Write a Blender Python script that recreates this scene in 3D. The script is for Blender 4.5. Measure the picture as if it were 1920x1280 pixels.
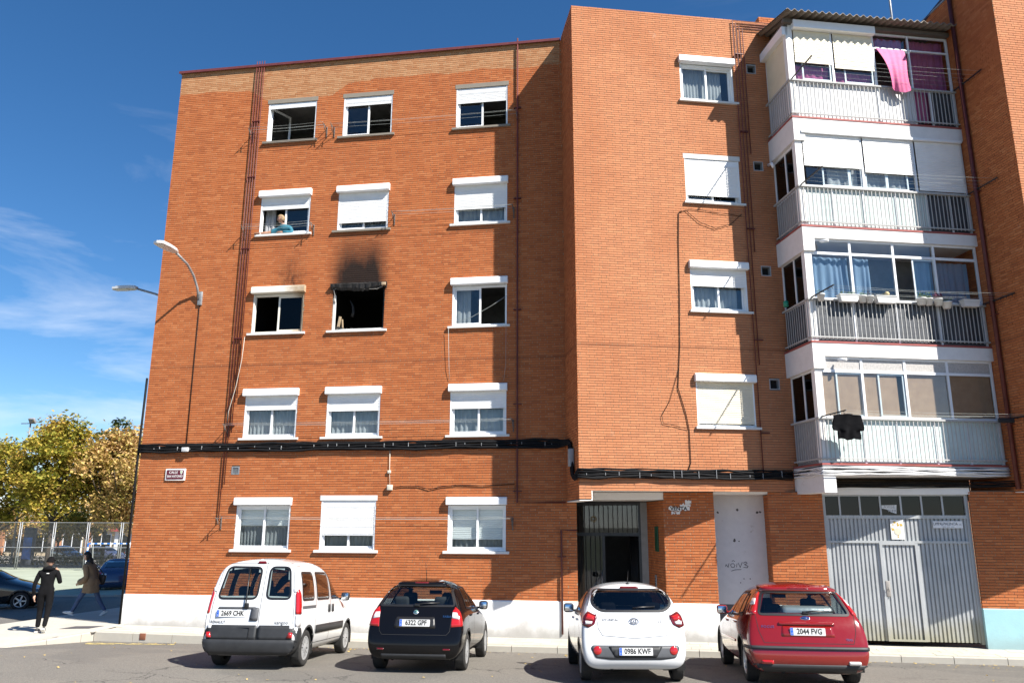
import bpy, bmesh, math, random
import numpy as np
from mathutils import Matrix, Vector, Euler
from mathutils.bvhtree import BVHTree
from mathutils.geometry import tessellate_polygon
PI = math.pi
rnd = random.Random(7)
scene = bpy.context.scene
for o in list(bpy.data.objects): bpy.data.objects.remove(o)
C = scene.collection

# ------------------------------------------------------------------ camera
CAM_YAW, CAM_PITCH, CAM_ROLL = math.radians(-8.669), math.radians(13.149), math.radians(0.149)
cam_data = bpy.data.cameras.new('camera'); cam = bpy.data.objects.new('camera', cam_data); C.objects.link(cam)
cam_data.sensor_width = 36.0; cam_data.lens = 1469.05/1920*36.0
cam_data.clip_start = 0.1; cam_data.clip_end = 6000
_f = Vector((math.sin(CAM_YAW)*math.cos(CAM_PITCH), math.cos(CAM_YAW)*math.cos(CAM_PITCH), math.sin(CAM_PITCH)))
_r = Vector((math.cos(CAM_YAW), -math.sin(CAM_YAW), 0)); _u = _r.cross(_f)
_r2 = _r*math.cos(CAM_ROLL)+_u*math.sin(CAM_ROLL); _u2 = -_r*math.sin(CAM_ROLL)+_u*math.cos(CAM_ROLL)
cam.matrix_world = Matrix(((_r2.x,_u2.x,-_f.x,11.3006),(_r2.y,_u2.y,-_f.y,-18.8912),(_r2.z,_u2.z,-_f.z,2.3240),(0,0,0,1)))
scene.camera = cam
scene.render.resolution_x = 1024; scene.render.resolution_y = 682

# ------------------------------------------------------------------ sky and sun
SUN_TO = Vector((2.2, -1.33, 2.54)).normalized()
world = bpy.data.worlds.new('World'); scene.world = world; world.use_nodes = True
wn = world.node_tree.nodes; wl = world.node_tree.links; wn.clear()
w_out = wn.new('ShaderNodeOutputWorld'); w_bg = wn.new('ShaderNodeBackground'); w_sky = wn.new('ShaderNodeTexSky')
w_sky.sky_type = 'NISHITA'; w_sky.sun_disc = False
w_sky.sun_elevation = math.asin(SUN_TO.z); w_sky.sun_rotation = math.atan2(SUN_TO.x, SUN_TO.y)
w_sky.altitude = 750; w_sky.air_density = 1.0; w_sky.dust_density = 0.15; w_sky.ozone_density = 5.0
w_bg.inputs['Strength'].default_value = 0.066
# thin wind-drawn clouds, denser towards the horizon
w_tc = wn.new('ShaderNodeTexCoord'); w_map = wn.new('ShaderNodeMapping'); w_map.inputs['Scale'].default_value = (1.0, 1.6, 6.5)
w_map.inputs['Rotation'].default_value = (0.25, 0.35, 0.5)
w_no = wn.new('ShaderNodeTexNoise'); w_no.inputs['Scale'].default_value = 1.7; w_no.inputs['Detail'].default_value = 9
w_no.inputs['Roughness'].default_value = 0.58; w_no.inputs['Distortion'].default_value = 0.5
w_rmp = wn.new('ShaderNodeValToRGB'); w_rmp.color_ramp.elements[0].position = 0.60; w_rmp.color_ramp.elements[1].position = 0.90
w_rmp.color_ramp.elements[0].color = (0,0,0,1); w_rmp.color_ramp.elements[1].color = (1,1,1,1)
w_sep = wn.new('ShaderNodeSeparateXYZ'); w_mr = wn.new('ShaderNodeMapRange')
w_mr.inputs['From Min'].default_value = 0.0; w_mr.inputs['From Max'].default_value = 0.55
w_mr.inputs['To Min'].default_value = 1.0; w_mr.inputs['To Max'].default_value = 0.10
w_mul = wn.new('ShaderNodeMath'); w_mul.operation = 'MULTIPLY'
w_mix = wn.new('ShaderNodeMixRGB'); w_mix.inputs['Color2'].default_value = (8.2, 8.5, 9.0, 1)
wl.new(w_tc.outputs['Generated'], w_map.inputs['Vector']); wl.new(w_map.outputs['Vector'], w_no.inputs['Vector'])
w_low = wn.new('ShaderNodeMapRange'); w_low.inputs['From Min'].default_value = 0.02; w_low.inputs['From Max'].default_value = 0.34; w_low.inputs['To Min'].default_value = 0.25; w_low.inputs['To Max'].default_value = 0.0
w_add = wn.new('ShaderNodeMath'); w_add.operation = 'ADD'; wl.new(w_no.outputs['Fac'], w_add.inputs[0]); wl.new(w_low.outputs['Result'], w_add.inputs[1]); wl.new(w_add.outputs['Value'], w_rmp.inputs['Fac']); wl.new(w_tc.outputs['Generated'], w_sep.inputs['Vector'])
wl.new(w_sep.outputs['Z'], w_mr.inputs['Value']); wl.new(w_sep.outputs['Z'], w_low.inputs['Value']); wl.new(w_rmp.outputs['Color'], w_mul.inputs[0]); wl.new(w_mr.outputs['Result'], w_mul.inputs[1])
wl.new(w_mul.outputs['Value'], w_mix.inputs['Fac'])
w_hsv = wn.new('ShaderNodeHueSaturation'); w_hsv.inputs['Saturation'].default_value = 1.20
wl.new(w_sky.outputs['Color'], w_hsv.inputs['Color']); wl.new(w_hsv.outputs['Color'], w_mix.inputs['Color1']); wl.new(w_mix.outputs['Color'], w_bg.inputs['Color']); wl.new(w_bg.outputs['Background'], w_out.inputs['Surface'])
sun_data = bpy.data.lights.new('sun', 'SUN'); sun_data.energy = 5.0; sun_data.angle = math.radians(0.53); sun_data.color = (1.0, 0.95, 0.87)
sun = bpy.data.objects.new('sun', sun_data); C.objects.link(sun); sun.rotation_euler = SUN_TO.to_track_quat('Z', 'Y').to_euler()
sun.location = (20, -30, 40)
scene.view_settings.view_transform = 'Standard'; scene.view_settings.look = 'None'
scene.view_settings.exposure = 1.12; scene.view_settings.gamma = 1.0; scene.view_settings.use_curve_mapping = False

# ------------------------------------------------------------------ frames of the facades
AL = math.radians(16.2687); P1 = (10.1288, -1.3288)
M_L = Matrix.Identity(4)
M_R = Matrix.Translation((P1[0], P1[1], 0)) @ Matrix.Rotation(AL, 4, 'Z')           # x along the turned front, y into it
P2 = M_R @ Vector((9.42, -2.8, 0))
M_R2 = Matrix.Translation(P2) @ Matrix.Rotation(AL, 4, 'Z')

# ------------------------------------------------------------------ helpers
def clampf(v, a, b): return max(a, min(b, v))
def z_road(X, Y):
    if Y < -1.2: z = min(-0.09, -0.345+0.065*(-1.2-Y))
    else: z = -0.345-0.012*(Y+1.2)
    return z - clampf(0.02*(-2-X), 0, 0.25)
def z_pave(X, Y):
    return -0.10-0.009*clampf(X+1.4, 0, 9)+0.03*clampf(Y, -4, 0)-clampf(0.03*(-1.4-X), 0, 0.12)-0.012*clampf(Y, 0, 60)

class MB:
    """collects shapes; build() links them as one mesh object"""
    def __init__(s, M=None): s.v = []; s.f = []; s.M = M; s.sm = []
    def add(s, vs, fs, smooth=False):
        n = len(s.v)
        if s.M is not None: vs = [s.M @ Vector(p) for p in vs]
        s.v.extend([tuple(p) for p in vs]); s.f.extend([tuple(i+n for i in f) for f in fs]); s.sm.extend([smooth]*len(fs)); return s
    def box(s, x0, x1, y0, y1, z0, z1):
        s.add([(x0,y0,z0),(x1,y0,z0),(x1,y1,z0),(x0,y1,z0),(x0,y0,z1),(x1,y0,z1),(x1,y1,z1),(x0,y1,z1)],
              [(0,3,2,1),(4,5,6,7),(0,1,5,4),(1,2,6,5),(2,3,7,6),(3,0,4,7)]); return s
    def rbox(s, x0, x1, y0, y1, z0, z1, b=0.01, seg=2):
        bm = bmesh.new(); bmesh.ops.create_cube(bm, size=1)
        for v in bm.verts: v.co = Vector(((x0+x1)/2+v.co.x*(x1-x0), (y0+y1)/2+v.co.y*(y1-y0), (z0+z1)/2+v.co.z*(z1-z0)))
        b = min(b, 0.45*min(x1-x0, y1-y0, z1-z0))
        bmesh.ops.bevel(bm, geom=list(bm.edges), offset=b, segments=seg, profile=0.5, affect='EDGES')
        s.bm(bm, True); return s
    def bm(s, bm, smooth=False):
        bm.verts.ensure_lookup_table(); bm.verts.index_update()
        s.add([v.co.copy() for v in bm.verts], [[v.index for v in f.verts] for f in bm.faces], smooth); bm.free(); return s
    def obox(s, c, sx, sy, sz, R):
        vs = [Vector(c)+R@Vector((a*sx/2, b*sy/2, d*sz/2)) for d in (-1,1) for a,b in ((-1,-1),(1,-1),(1,1),(-1,1))]
        s.add(vs, [(0,3,2,1),(4,5,6,7),(0,1,5,4),(1,2,6,5),(2,3,7,6),(3,0,4,7)]); return s
    def tube(s, pts, r, n=6, cap=True, r2=None):
        pts = [Vector(p) for p in pts]; vs = []; fs = []; prev = None
        for i, p in enumerate(pts):
            t = (pts[min(i+1, len(pts)-1)]-pts[max(i-1, 0)])
            t = t.normalized() if t.length > 1e-9 else Vector((0,0,1))
            a = prev if prev is not None else (Vector((0,0,1)) if abs(t.z) < 0.9 else Vector((1,0,0)))
            a = (a - t*a.dot(t)); a = a.normalized() if a.length > 1e-6 else t.orthogonal().normalized(); b = t.cross(a); prev = a
            rr = r if r2 is None else r+(r2-r)*i/max(1, len(pts)-1)
            if isinstance(r, (list, tuple)): rr = r[i]
            for k in range(n):
                an = 2*PI*k/n; vs.append(p+a*math.cos(an)*rr+b*math.sin(an)*rr)
        for i in range(len(pts)-1):
            for k in range(n): fs.append((i*n+k, i*n+(k+1)%n, (i+1)*n+(k+1)%n, (i+1)*n+k))
        if cap: fs.append(tuple(range(n-1,-1,-1))); fs.append(tuple((len(pts)-1)*n+k for k in range(n)))
        s.add(vs, fs, True); return s
    def lathe(s, prof, n=24, axis='Z', M=None, close=False):
        vs = []; fs = []
        for (r, h) in prof:
            for k in range(n):
                a = 2*PI*k/n; p = (r*math.cos(a), r*math.sin(a), h)
                if axis == 'X': p = (h, r*math.cos(a), r*math.sin(a))
                elif axis == 'Y': p = (r*math.cos(a), h, r*math.sin(a))
                p = Vector(p); vs.append(M@p if M is not None else p)
        m = len(prof)
        for i in range(m-1):
            for k in range(n): fs.append((i*n+k, i*n+(k+1)%n, (i+1)*n+(k+1)%n, (i+1)*n+k))
        s.add(vs, fs, True); return s
    def prism(s, poly, d0, d1, axis='Y'):
        """poly in (a,b): axis Y -> (x,z) pushed along y from d0 to d1; Z -> (x,y); X -> (y,z)"""
        def P(a, b, d): return (a,d,b) if axis == 'Y' else ((a,b,d) if axis == 'Z' else (d,a,b))
        n = len(poly); vs = [P(a,b,d0) for a,b in poly]+[P(a,b,d1) for a,b in poly]
        fs = [(i, (i+1)%n, n+(i+1)%n, n+i) for i in range(n)]
        tri = tessellate_polygon([[Vector((a,b,0)) for a,b in poly]])
        for t in tri: fs.append(tuple(t)); fs.append(tuple(n+i for i in reversed(t)))
        s.add(vs, fs); return s
    def sphere(s, c, r, sc=(1,1,1), n=12, m=8):
        prof = [(max(1e-4, math.sin(PI*i/m)), -math.cos(PI*i/m)) for i in range(m+1)]; vs = []; fs = []
        for (q, h) in prof:
            for k in range(n): a = 2*PI*k/n; vs.append((c[0]+r*sc[0]*q*math.cos(a), c[1]+r*sc[1]*q*math.sin(a), c[2]+r*sc[2]*h))
        for i in range(m):
            for k in range(n): fs.append((i*n+k, i*n+(k+1)%n, (i+1)*n+(k+1)%n, (i+1)*n+k))
        s.add(vs, fs, True); return s
    def build(s, name, m, parent=None, fix=True, smooth=None):
        me = bpy.data.meshes.new(name); me.from_pydata(s.v, [], s.f)
        me.polygons.foreach_set('use_smooth', s.sm if smooth is None else [smooth]*len(s.f))
        if fix and len(s.f) < 60000:
            bm = bmesh.new(); bm.from_mesh(me); bmesh.ops.recalc_face_normals(bm, faces=bm.faces); bm.to_mesh(me); bm.free()
        me.update(); return link(name, me, m, parent)

def link(name, me, m, parent=None):
    o = bpy.data.objects.new(name, me); C.objects.link(o)
    if m is not None and len(me.materials) == 0: me.materials.append(m)
    if parent is not None:
        o.parent = parent
        if parent.parent is None and parent.get('_world'): o.matrix_parent_inverse = Matrix.Translation(-Vector(parent['_world']))
    return o
def tag(o, label, cat, group=None, kind=None):
    o['label'] = label; o['category'] = cat
    if group: o['group'] = group
    if kind: o['kind'] = kind
    return o
def thing(name, loc, label, cat, group=None, rotz=0, worldcoords=False):
    o = bpy.data.objects.new(name, None); C.objects.link(o); o.location = loc; o.rotation_euler = (0,0,rotz); o.empty_display_size = 0.2
    if worldcoords: o['_world'] = tuple(loc)
    return tag(o, label, cat, group)
def copy_tree(o, parent=None):
    c = o.copy(); C.objects.link(c)
    if parent is not None: c.parent = parent
    for ch in o.children: copy_tree(ch, c)
    return c
def text_mesh(s, size, M, extrude=0.002, align='CENTER', spacing=1.0, xs=1.0, bold=0.0):
    cu = bpy.data.curves.new('lettering', 'FONT'); cu.body = s; cu.size = size; cu.extrude = extrude; cu.align_x = align; cu.align_y = 'CENTER'; cu.space_character = spacing
    cu.resolution_u = 2; cu.offset = bold
    ob = bpy.data.objects.new('lettering', cu); C.objects.link(ob)
    dg = bpy.context.evaluated_depsgraph_get(); me = bpy.data.meshes.new_from_object(ob.evaluated_get(dg))
    bpy.data.objects.remove(ob); bpy.data.curves.remove(cu)
    me.transform(M @ Matrix.Diagonal((xs,1,1,1))); me.update(); return me
def text_obj(name, s, size, M, m, parent, **k): return link(name, text_mesh(s, size, M, **k), m, parent)

# ------------------------------------------------------------------ materials
class NT:
    def __init__(s, name):
        s.m = bpy.data.materials.new(name); s.m.use_nodes = True; s.n = s.m.node_tree.nodes; s.l = s.m.node_tree.links; s.n.clear()
        s.out = s.n.new('ShaderNodeOutputMaterial'); s.p = s.n.new('ShaderNodeBsdfPrincipled'); s.l.new(s.p.outputs[0], s.out.inputs[0])
    def node(s, t, **k):
        n = s.n.new(t)
        for a, b in k.items(): setattr(n, a, b)
        return n
    def inp(s, sock, v):
        if hasattr(v, 'node') or isinstance(v, bpy.types.NodeSocket): s.l.new(v, sock)
        elif isinstance(v, (tuple, list)) and len(v) == 3 and sock.type == 'RGBA': sock.default_value = (*v, 1)
        else: sock.default_value = v
    def math(s, op, a, b=0.0, c=None, clamp=False):
        n = s.node('ShaderNodeMath', operation=op); n.use_clamp = clamp; s.inp(n.inputs[0], a); s.inp(n.inputs[1], b)
        if c is not None: s.inp(n.inputs[2], c)
        return n.outputs[0]
    def mix(s, f, a, b, mode='MIX'):
        n = s.node('ShaderNodeMixRGB', blend_type=mode); s.inp(n.inputs[0], f); s.inp(n.inputs[1], a); s.inp(n.inputs[2], b); return n.outputs[0]
    def noise(s, scale, detail=4, rough=0.55, vec=None, dist=0.0, stretch=None):
        n = s.node('ShaderNodeTexNoise'); n.inputs['Scale'].default_value = scale; n.inputs['Detail'].default_value = detail
        n.inputs['Roughness'].default_value = rough; n.inputs['Distortion'].default_value = dist
        v = vec if vec is not None else s.pos()
        if stretch is not None:
            mp = s.node('ShaderNodeMapping'); mp.inputs['Scale'].default_value = stretch; s.l.new(v, mp.inputs['Vector']); v = mp.outputs[0]
        s.l.new(v, n.inputs['Vector']); return n.outputs['Fac']
    def ramp(s, f, stops):
        n = s.node('ShaderNodeValToRGB'); e = n.color_ramp.elements
        while len(e) < len(stops): e.new(0.5)
        for i, (p, c) in enumerate(stops):
            e[i].position = p; c = (c,c,c) if isinstance(c, (int,float)) else c; e[i].color = (*c, 1)
        s.l.new(f, n.inputs[0]); return n.outputs[0]
    def pos(s):
        if not hasattr(s, '_pos'): s._pos = s.node('ShaderNodeNewGeometry').outputs['Position']
        return s._pos
    def obj(s):
        if not hasattr(s, '_obj'): s._obj = s.node('ShaderNodeTexCoord').outputs['Object']
        return s._obj
    def xyz(s, v=None):
        n = s.node('ShaderNodeSeparateXYZ'); s.l.new(v if v is not None else s.pos(), n.inputs[0]); return n.outputs
    def sstep(s, v, a, b):
        n = s.node('ShaderNodeMapRange', interpolation_type='SMOOTHSTEP'); s.inp(n.inputs['Value'], v)
        n.inputs['From Min'].default_value = a; n.inputs['From Max'].default_value = b; return n.outputs[0]
    def bump(s, h, st=0.3, dist=0.01):
        n = s.node('ShaderNodeBump'); n.inputs['Strength'].default_value = st; n.inputs['Distance'].default_value = dist
        s.l.new(h, n.inputs['Height']); s.l.new(n.outputs[0], s.p.inputs['Normal'])
    def set(s, **k):
        for a, b in k.items(): s.inp(s.p.inputs[a.replace('_', ' ')], b)
        return s.m
def simple(name, col, rough=0.6, metal=0.0, var=0.12, scale=6.0, bump=0.0, bscale=40.0, coat=0.0, use_obj=False, spec=0.5):
    t = NT(name); vec = t.obj() if use_obj else None
    n = t.noise(scale, 5, 0.6, vec)
    dk = tuple(c*(1-var) for c in col); lt = tuple(min(1, c*(1+var)) for c in col)
    t.set(Base_Color=t.ramp(n, [(0.3, dk), (0.7, lt)]), Roughness=rough, Metallic=metal)
    t.p.inputs['Specular IOR Level'].default_value = spec
    if coat: t.p.inputs['Coat Weight'].default_value = coat; t.p.inputs['Coat Roughness'].default_value = 0.04
    if bump: t.bump(t.noise(bscale, 4, 0.6, vec), bump, 0.01)
    return t.m
def glass_mat(name, tint=(0.75,0.82,0.82), refl=1.0, rough=0.01, fmin=0.0):
    t = NT(name); t.n.remove(t.p)
    lw = t.node('ShaderNodeLayerWeight'); lw.inputs['Blend'].default_value = 0.5; pw = t.math('POWER', lw.outputs['Facing'], 4.0); fr = t.math('MULTIPLY_ADD', pw, 0.90, 0.045)
    gl = t.node('ShaderNodeBsdfGlossy'); gl.inputs['Roughness'].default_value = rough
    tr = t.node('ShaderNodeBsdfTransparent'); tr.inputs['Color'].default_value = (*tint, 1)
    mx = t.node('ShaderNodeMixShader'); f = t.math('MULTIPLY_ADD', fr, refl, fmin, clamp=True)
    t.l.new(f, mx.inputs[0]); t.l.new(tr.outputs[0], mx.inputs[1]); t.l.new(gl.outputs[0], mx.inputs[2]); t.l.new(mx.outputs[0], t.out.inputs[0])
    return t.m
# ------------------------------------------------------------------ shared materials
def soot_fac(t):
    x, y, z = t.xyz()
    n1 = t.noise(2.2, 6, 0.62, stretch=(1.6, 1, 0.55)); n2 = t.noise(9, 5, 0.6, stretch=(1, 1, 0.5))
    dxb = t.math('ABSOLUTE', t.math('SUBTRACT', x, 4.34)); wb = t.sstep(dxb, 0.95, 0.35); 
    zb = t.math('MULTIPLY', t.sstep(z, 10.5, 8.45), t.sstep(z, 7.6, 8.3))
    b = t.math('MULTIPLY', wb, t.math('POWER', zb, 1.15))
    b = t.math('MULTIPLY', b, t.math('MULTIPLY_ADD', n1, 0.9, 0.75))
    dxa = t.math('ABSOLUTE', t.math('SUBTRACT', x, 2.45)); wa = t.sstep(dxa, 0.55, 0.05); za = t.math('MULTIPLY', t.sstep(z, 9.75, 8.5), t.sstep(z, 8.2, 8.45))
    a = t.math('MULTIPLY', t.math('MULTIPLY', wa, za), t.math('MULTIPLY_ADD', n2, 2.2, -0.66))
    a = t.math('MAXIMUM', a, 0.0)
    yok = t.math('MULTIPLY', t.math('GREATER_THAN', y, -0.3), t.math('LESS_THAN', x, 9.0))
    return t.math('MULTIPLY', t.math('MAXIMUM', b, a), yok, clamp=True)
def pale_fac(t):
    x, y, z = t.xyz(); n = t.noise(1.1, 4, 0.6)
    h = t.math('SUBTRACT', z, t.math('MULTIPLY_ADD', n, 0.35, 14.28))
    dx = t.math('ABSOLUTE', t.math('SUBTRACT', x, 2.3)); low = t.math('MULTIPLY', t.sstep(dx, 1.6, 0.9), 0.42)
    h = t.math('ADD', h, low)
    f = t.sstep(h, -0.02, 0.02)
    return t.math('MULTIPLY', f, t.math('MULTIPLY', t.math('GREATER_THAN', y, -0.06), t.math('LESS_THAN', x, 9.7)))
def make_brick(name='fired_brick', pal=0.0):
    t = NT(name); g = t.node('ShaderNodeNewGeometry'); oi = t.node('ShaderNodeObjectInfo')
    r = t.math('FRACT', t.math('ADD', g.outputs['Random Per Island'], oi.outputs['Random']))
    col = t.ramp(r, [(0.0, (0.33,0.090,0.030)), (0.2, (0.42,0.122,0.038)), (0.5, (0.46,0.138,0.044)), (0.8, (0.49,0.158,0.053)), (1.0, (0.55,0.20,0.075))])
    if pal: col = t.mix(pal, col, (0.58,0.38,0.24))  # pale mix paints the turned fronts' stronger sun into the brick colour
    big = t.noise(0.55, 4, 0.6); col = t.mix(t.math('MULTIPLY', t.sstep(big, 0.4, 0.7), 0.35), col, (0.34,0.105,0.04))
    fine = t.noise(55, 4, 0.7); col = t.mix(0.35, col, t.ramp(fine, [(0.25, (0.31,0.09,0.034)), (0.75, (0.55,0.20,0.075))]))
    # pale lime bloom and scattered worn faces
    bl = t.math('MULTIPLY', t.sstep(t.noise(3.2, 6, 0.7), 0.62, 0.80), 0.45); col = t.mix(bl, col, (0.55,0.40,0.30))
    zz = t.xyz()[2]; sl = t.math('MULTIPLY', t.sstep(t.math('ABSOLUTE', t.math('SUBTRACT', zz, 6.37)), 0.05, 0.015), t.math('MULTIPLY', t.noise(1.3, 3), 0.8)); col = t.mix(sl, col, (0.16,0.055,0.028))
    streak = t.math('MULTIPLY', t.sstep(t.noise(2.6, 5, 0.6, stretch=(2.2,2.2,0.16)), 0.58, 0.80), 0.18); col = t.mix(streak, col, (0.24,0.085,0.04))
    pale = pale_fac(t); col = t.mix(t.math('MULTIPLY', pale, 0.8), col, t.ramp(r, [(0.0, (0.40,0.19,0.085)), (1.0, (0.50,0.29,0.15))]))
    col = t.mix(t.math('MULTIPLY', soot_fac(t), 0.97), col, (0.012,0.010,0.009))
    t.set(Base_Color=col, Roughness=0.82); t.p.inputs['Specular IOR Level'].default_value = 0.25
    t.bump(t.noise(120, 4, 0.6), 0.25, 0.004); return t.m
def make_mortar(name='brick_mortar', base=(0.40,0.30,0.22)):
    t = NT(name); col = t.ramp(t.noise(4, 6, 0.65), [(0.3, tuple(c*0.7 for c in base)), (0.7, tuple(c*1.15 for c in base))])
    pale = pale_fac(t); col = t.mix(pale, col, (0.52,0.40,0.25))
    col = t.mix(t.math('MULTIPLY', soot_fac(t), 0.96), col, (0.014,0.012,0.011))
    t.set(Base_Color=col, Roughness=0.92); t.bump(t.noise(90, 4, 0.7), 0.4, 0.004); return t.m
def make_paint_wall(name, col, dirt=(0.20,0.185,0.16), zlo=-0.2, zhi=0.55, amount=0.85, crack=True):
    t = NT(name); x, y, z = t.xyz()
    n = t.noise(1.3, 7, 0.65); n2 = t.noise(0.7, 5, 0.6)
    base = t.ramp(t.noise(2.5, 6, 0.6), [(0.3, tuple(c*0.93 for c in col)), (0.7, col)])
    low = t.sstep(t.math('ADD', z, t.math('MULTIPLY_ADD', n, -0.9, 0.45)), zhi-0.25, zlo)
    patch = t.math('MULTIPLY', t.sstep(n2, 0.46, 0.66), t.sstep(n, 0.38, 0.60)); patch = t.math('MULTIPLY', patch, t.sstep(z, zhi, zlo+0.15))
    f = t.math('MULTIPLY', t.math('MAXIMUM', t.math('MULTIPLY', low, 0.8), t.math('MULTIPLY', patch, 1.0)), amount, clamp=True)
    c = t.mix(f, base, dirt)
    if crack:
        v = t.node('ShaderNodeTexVoronoi', feature='DISTANCE_TO_EDGE'); v.inputs['Scale'].default_value = 2.3; t.l.new(t.pos(), v.inputs['Vector'])
        ck = t.math('MULTIPLY', t.sstep(v.outputs['Distance'], 0.006, 0.0), t.sstep(t.noise(1.1, 3), 0.5, 0.7)); c = t.mix(t.math('MULTIPLY', ck, 0.5), c, (0.22,0.2,0.18))
    t.set(Base_Color=c, Roughness=0.85); t.bump(t.noise(28, 6, 0.65), 0.25, 0.01); return t.m
BRICK = make_brick(); BRICK_R = make_brick('sunlit_fired_brick', 0.38); MORTAR = make_mortar(base=(0.15,0.10,0.068)); MORTAR_F = make_mortar('flush_joint_mortar', (0.40,0.25,0.145))
M_PLINTH = make_paint_wall('white_plinth_paint', (0.80,0.80,0.79))
M_BLUEPL = make_paint_wall('pale_blue_plinth_paint', (0.32,0.55,0.59), dirt=(0.25,0.33,0.33))
M_WHITE = make_paint_wall('white_render', (0.80,0.79,0.77), dirt=(0.45,0.42,0.38), zlo=-50, zhi=-49)
def worn_white(name, col, rust=(0.25,0.16,0.09), amt=0.6):
    t = NT(name); n = t.noise(2.4, 7, 0.7); base = t.ramp(t.noise(6, 4), [(0.3, tuple(c*0.92 for c in col)), (0.7, col)])
    f = t.math('MULTIPLY', t.sstep(n, 0.63, 0.76), amt); t.set(Base_Color=t.mix(f, base, rust), Roughness=0.8); t.bump(t.noise(40, 5), 0.2, 0.006); return t.m
M_SLAB = worn_white('white_slab_paint', (0.74,0.73,0.72), (0.36,0.31,0.26), 0.8)
M_PANEL = worn_white('stained_white_panel', (0.70,0.69,0.69), (0.36,0.32,0.26), 0.9)
M_SILLW = worn_white('white_sill', (0.66,0.66,0.64), (0.24,0.22,0.20), 0.8)
M_SILLC = worn_white('weathered_concrete_sill', (0.24,0.21,0.17), (0.05,0.045,0.04), 0.95)
M_PVC = simple('white_pvc', (0.80,0.81,0.82), 0.35, var=0.03)
M_ALU = simple('white_lacquered_aluminium', (0.74,0.76,0.79), 0.4, var=0.05)
M_SHUT = simple('white_shutter_slat', (0.80,0.80,0.79), 0.45, var=0.05, scale=3)
M_SHUTC = simple('cream_shutter_slat', (0.70,0.64,0.50), 0.5, var=0.06, scale=3)
def smoked(name):
    t = NT(name); x, y, z = t.xyz(); n = t.noise(5, 5, 0.6)
    f = t.sstep(t.math('ADD', x, t.math('MULTIPLY', n, 0.7)), 2.6, 3.2); t.set(Base_Color=t.mix(f, (0.74,0.70,0.62), (0.40,0.30,0.19)), Roughness=0.5); return t.m
M_SMOKED = smoked('smoke_stained_plastic')
M_BURNT = simple('charred_plastic', (0.018,0.016,0.015), 0.75, var=0.5, scale=12, bump=0.4, bscale=30)
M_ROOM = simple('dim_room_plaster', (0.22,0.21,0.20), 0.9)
M_ROOMDK = simple('char_and_shade_black', (0.010,0.010,0.010), 0.95)  # near-black: charred rooms, garage inside, and painted shade in the vents
M_CURT = None
def curtain_mat(name, col, trans=0.35):
    t = NT(name); t.n.remove(t.p); d = t.node('ShaderNodeBsdfDiffuse'); tl = t.node('ShaderNodeBsdfTranslucent'); tr = t.node('ShaderNodeBsdfTransparent')
    x, y, z = t.xyz(); w = t.noise(20, 3, stretch=(1,1,0.1)); c = t.ramp(w, [(0.3, tuple(q*0.85 for q in col)), (0.7, col)])
    t.l.new(c, d.inputs[0]); t.l.new(c, tl.inputs[0]); m1 = t.node('ShaderNodeMixShader'); m1.inputs[0].default_value = 0.4
    t.l.new(d.outputs[0], m1.inputs[1]); t.l.new(tl.outputs[0], m1.inputs[2]); m2 = t.node('ShaderNodeMixShader'); m2.inputs[0].default_value = trans
    t.l.new(m1.outputs[0], m2.inputs[1]); t.l.new(tr.outputs[0], m2.inputs[2]); t.l.new(m2.outputs[0], t.out.inputs[0]); return t.m
M_CURT = curtain_mat('white_net_curtain', (0.78,0.80,0.83), 0.25)
M_CBLUE = curtain_mat('blue_curtain', (0.34,0.47,0.66), 0.05)
M_CPINK = curtain_mat('pink_curtain', (0.72,0.22,0.42), 0.03)
M_CGREY = curtain_mat('grey_drape', (0.42,0.44,0.46), 0.05)
M_WGLASS = glass_mat('window_glass', (0.93,0.96,0.96), 1.1, 0.005, 0.01)
M_REDP = simple('dark_red_pipe_paint', (0.105,0.020,0.016), 0.55, var=0.25, scale=8)
M_REDB = simple('dark_red_strip_paint', (0.30,0.075,0.065), 0.7, var=0.2, scale=5)
M_CABLE = simple('black_cable_rubber', (0.010,0.010,0.011), 0.75, var=0.3, spec=0.15)
M_CABW = simple('white_painted_cable', (0.72,0.72,0.72), 0.5, var=0.1)
M_GALV = simple('galvanised_steel', (0.30,0.31,0.32), 0.55, 0.5, var=0.25, scale=14)
M_LAMP = simple('pale_grey_lamp_housing', (0.62,0.63,0.63), 0.4, 0.2, var=0.05)
M_IRON = simple('black_iron', (0.025,0.025,0.028), 0.45, 0.3, var=0.3)
M_GREYD = simple('grey_plastic', (0.32,0.33,0.34), 0.5, var=0.1)
M_WLINE = simple('pale_washing_line', (0.38,0.41,0.39), 0.6)
def garage_mat():
    t = NT('grey_blue_sheet_steel'); x, y, z = t.xyz()
    c = t.ramp(t.noise(1.6, 6, 0.65), [(0.3, (0.37,0.385,0.39)), (0.7, (0.46,0.475,0.48))])
    st = t.math('MULTIPLY', t.sstep(t.noise(7, 5, 0.6, stretch=(1,1,0.12)), 0.55, 0.8), 0.4); c = t.mix(st, c, (0.20,0.21,0.22))
    low = t.math('MULTIPLY', t.sstep(t.math('ADD', z, t.math('MULTIPLY', t.noise(3, 5), -0.7)), 0.15, -0.45), 0.75); c = t.mix(low, c, (0.30,0.28,0.18))
    t.set(Base_Color=c, Roughness=0.5, Metallic=0.15); return t.m
M_GARAGE = garage_mat()
M_DOORIRON = simple('dark_door_metal', (0.03,0.032,0.036), 0.35, 0.4, var=0.2)
M_BLACK = simple('black_print', (0.012,0.012,0.012), 0.6, var=0.1)
M_PAPER = worn_white('white_paper', (0.74,0.74,0.72), (0.5,0.47,0.4), 0.4)
M_CONC = worn_white('grey_concrete', (0.36,0.34,0.31), (0.16,0.15,0.13), 0.6)
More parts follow.
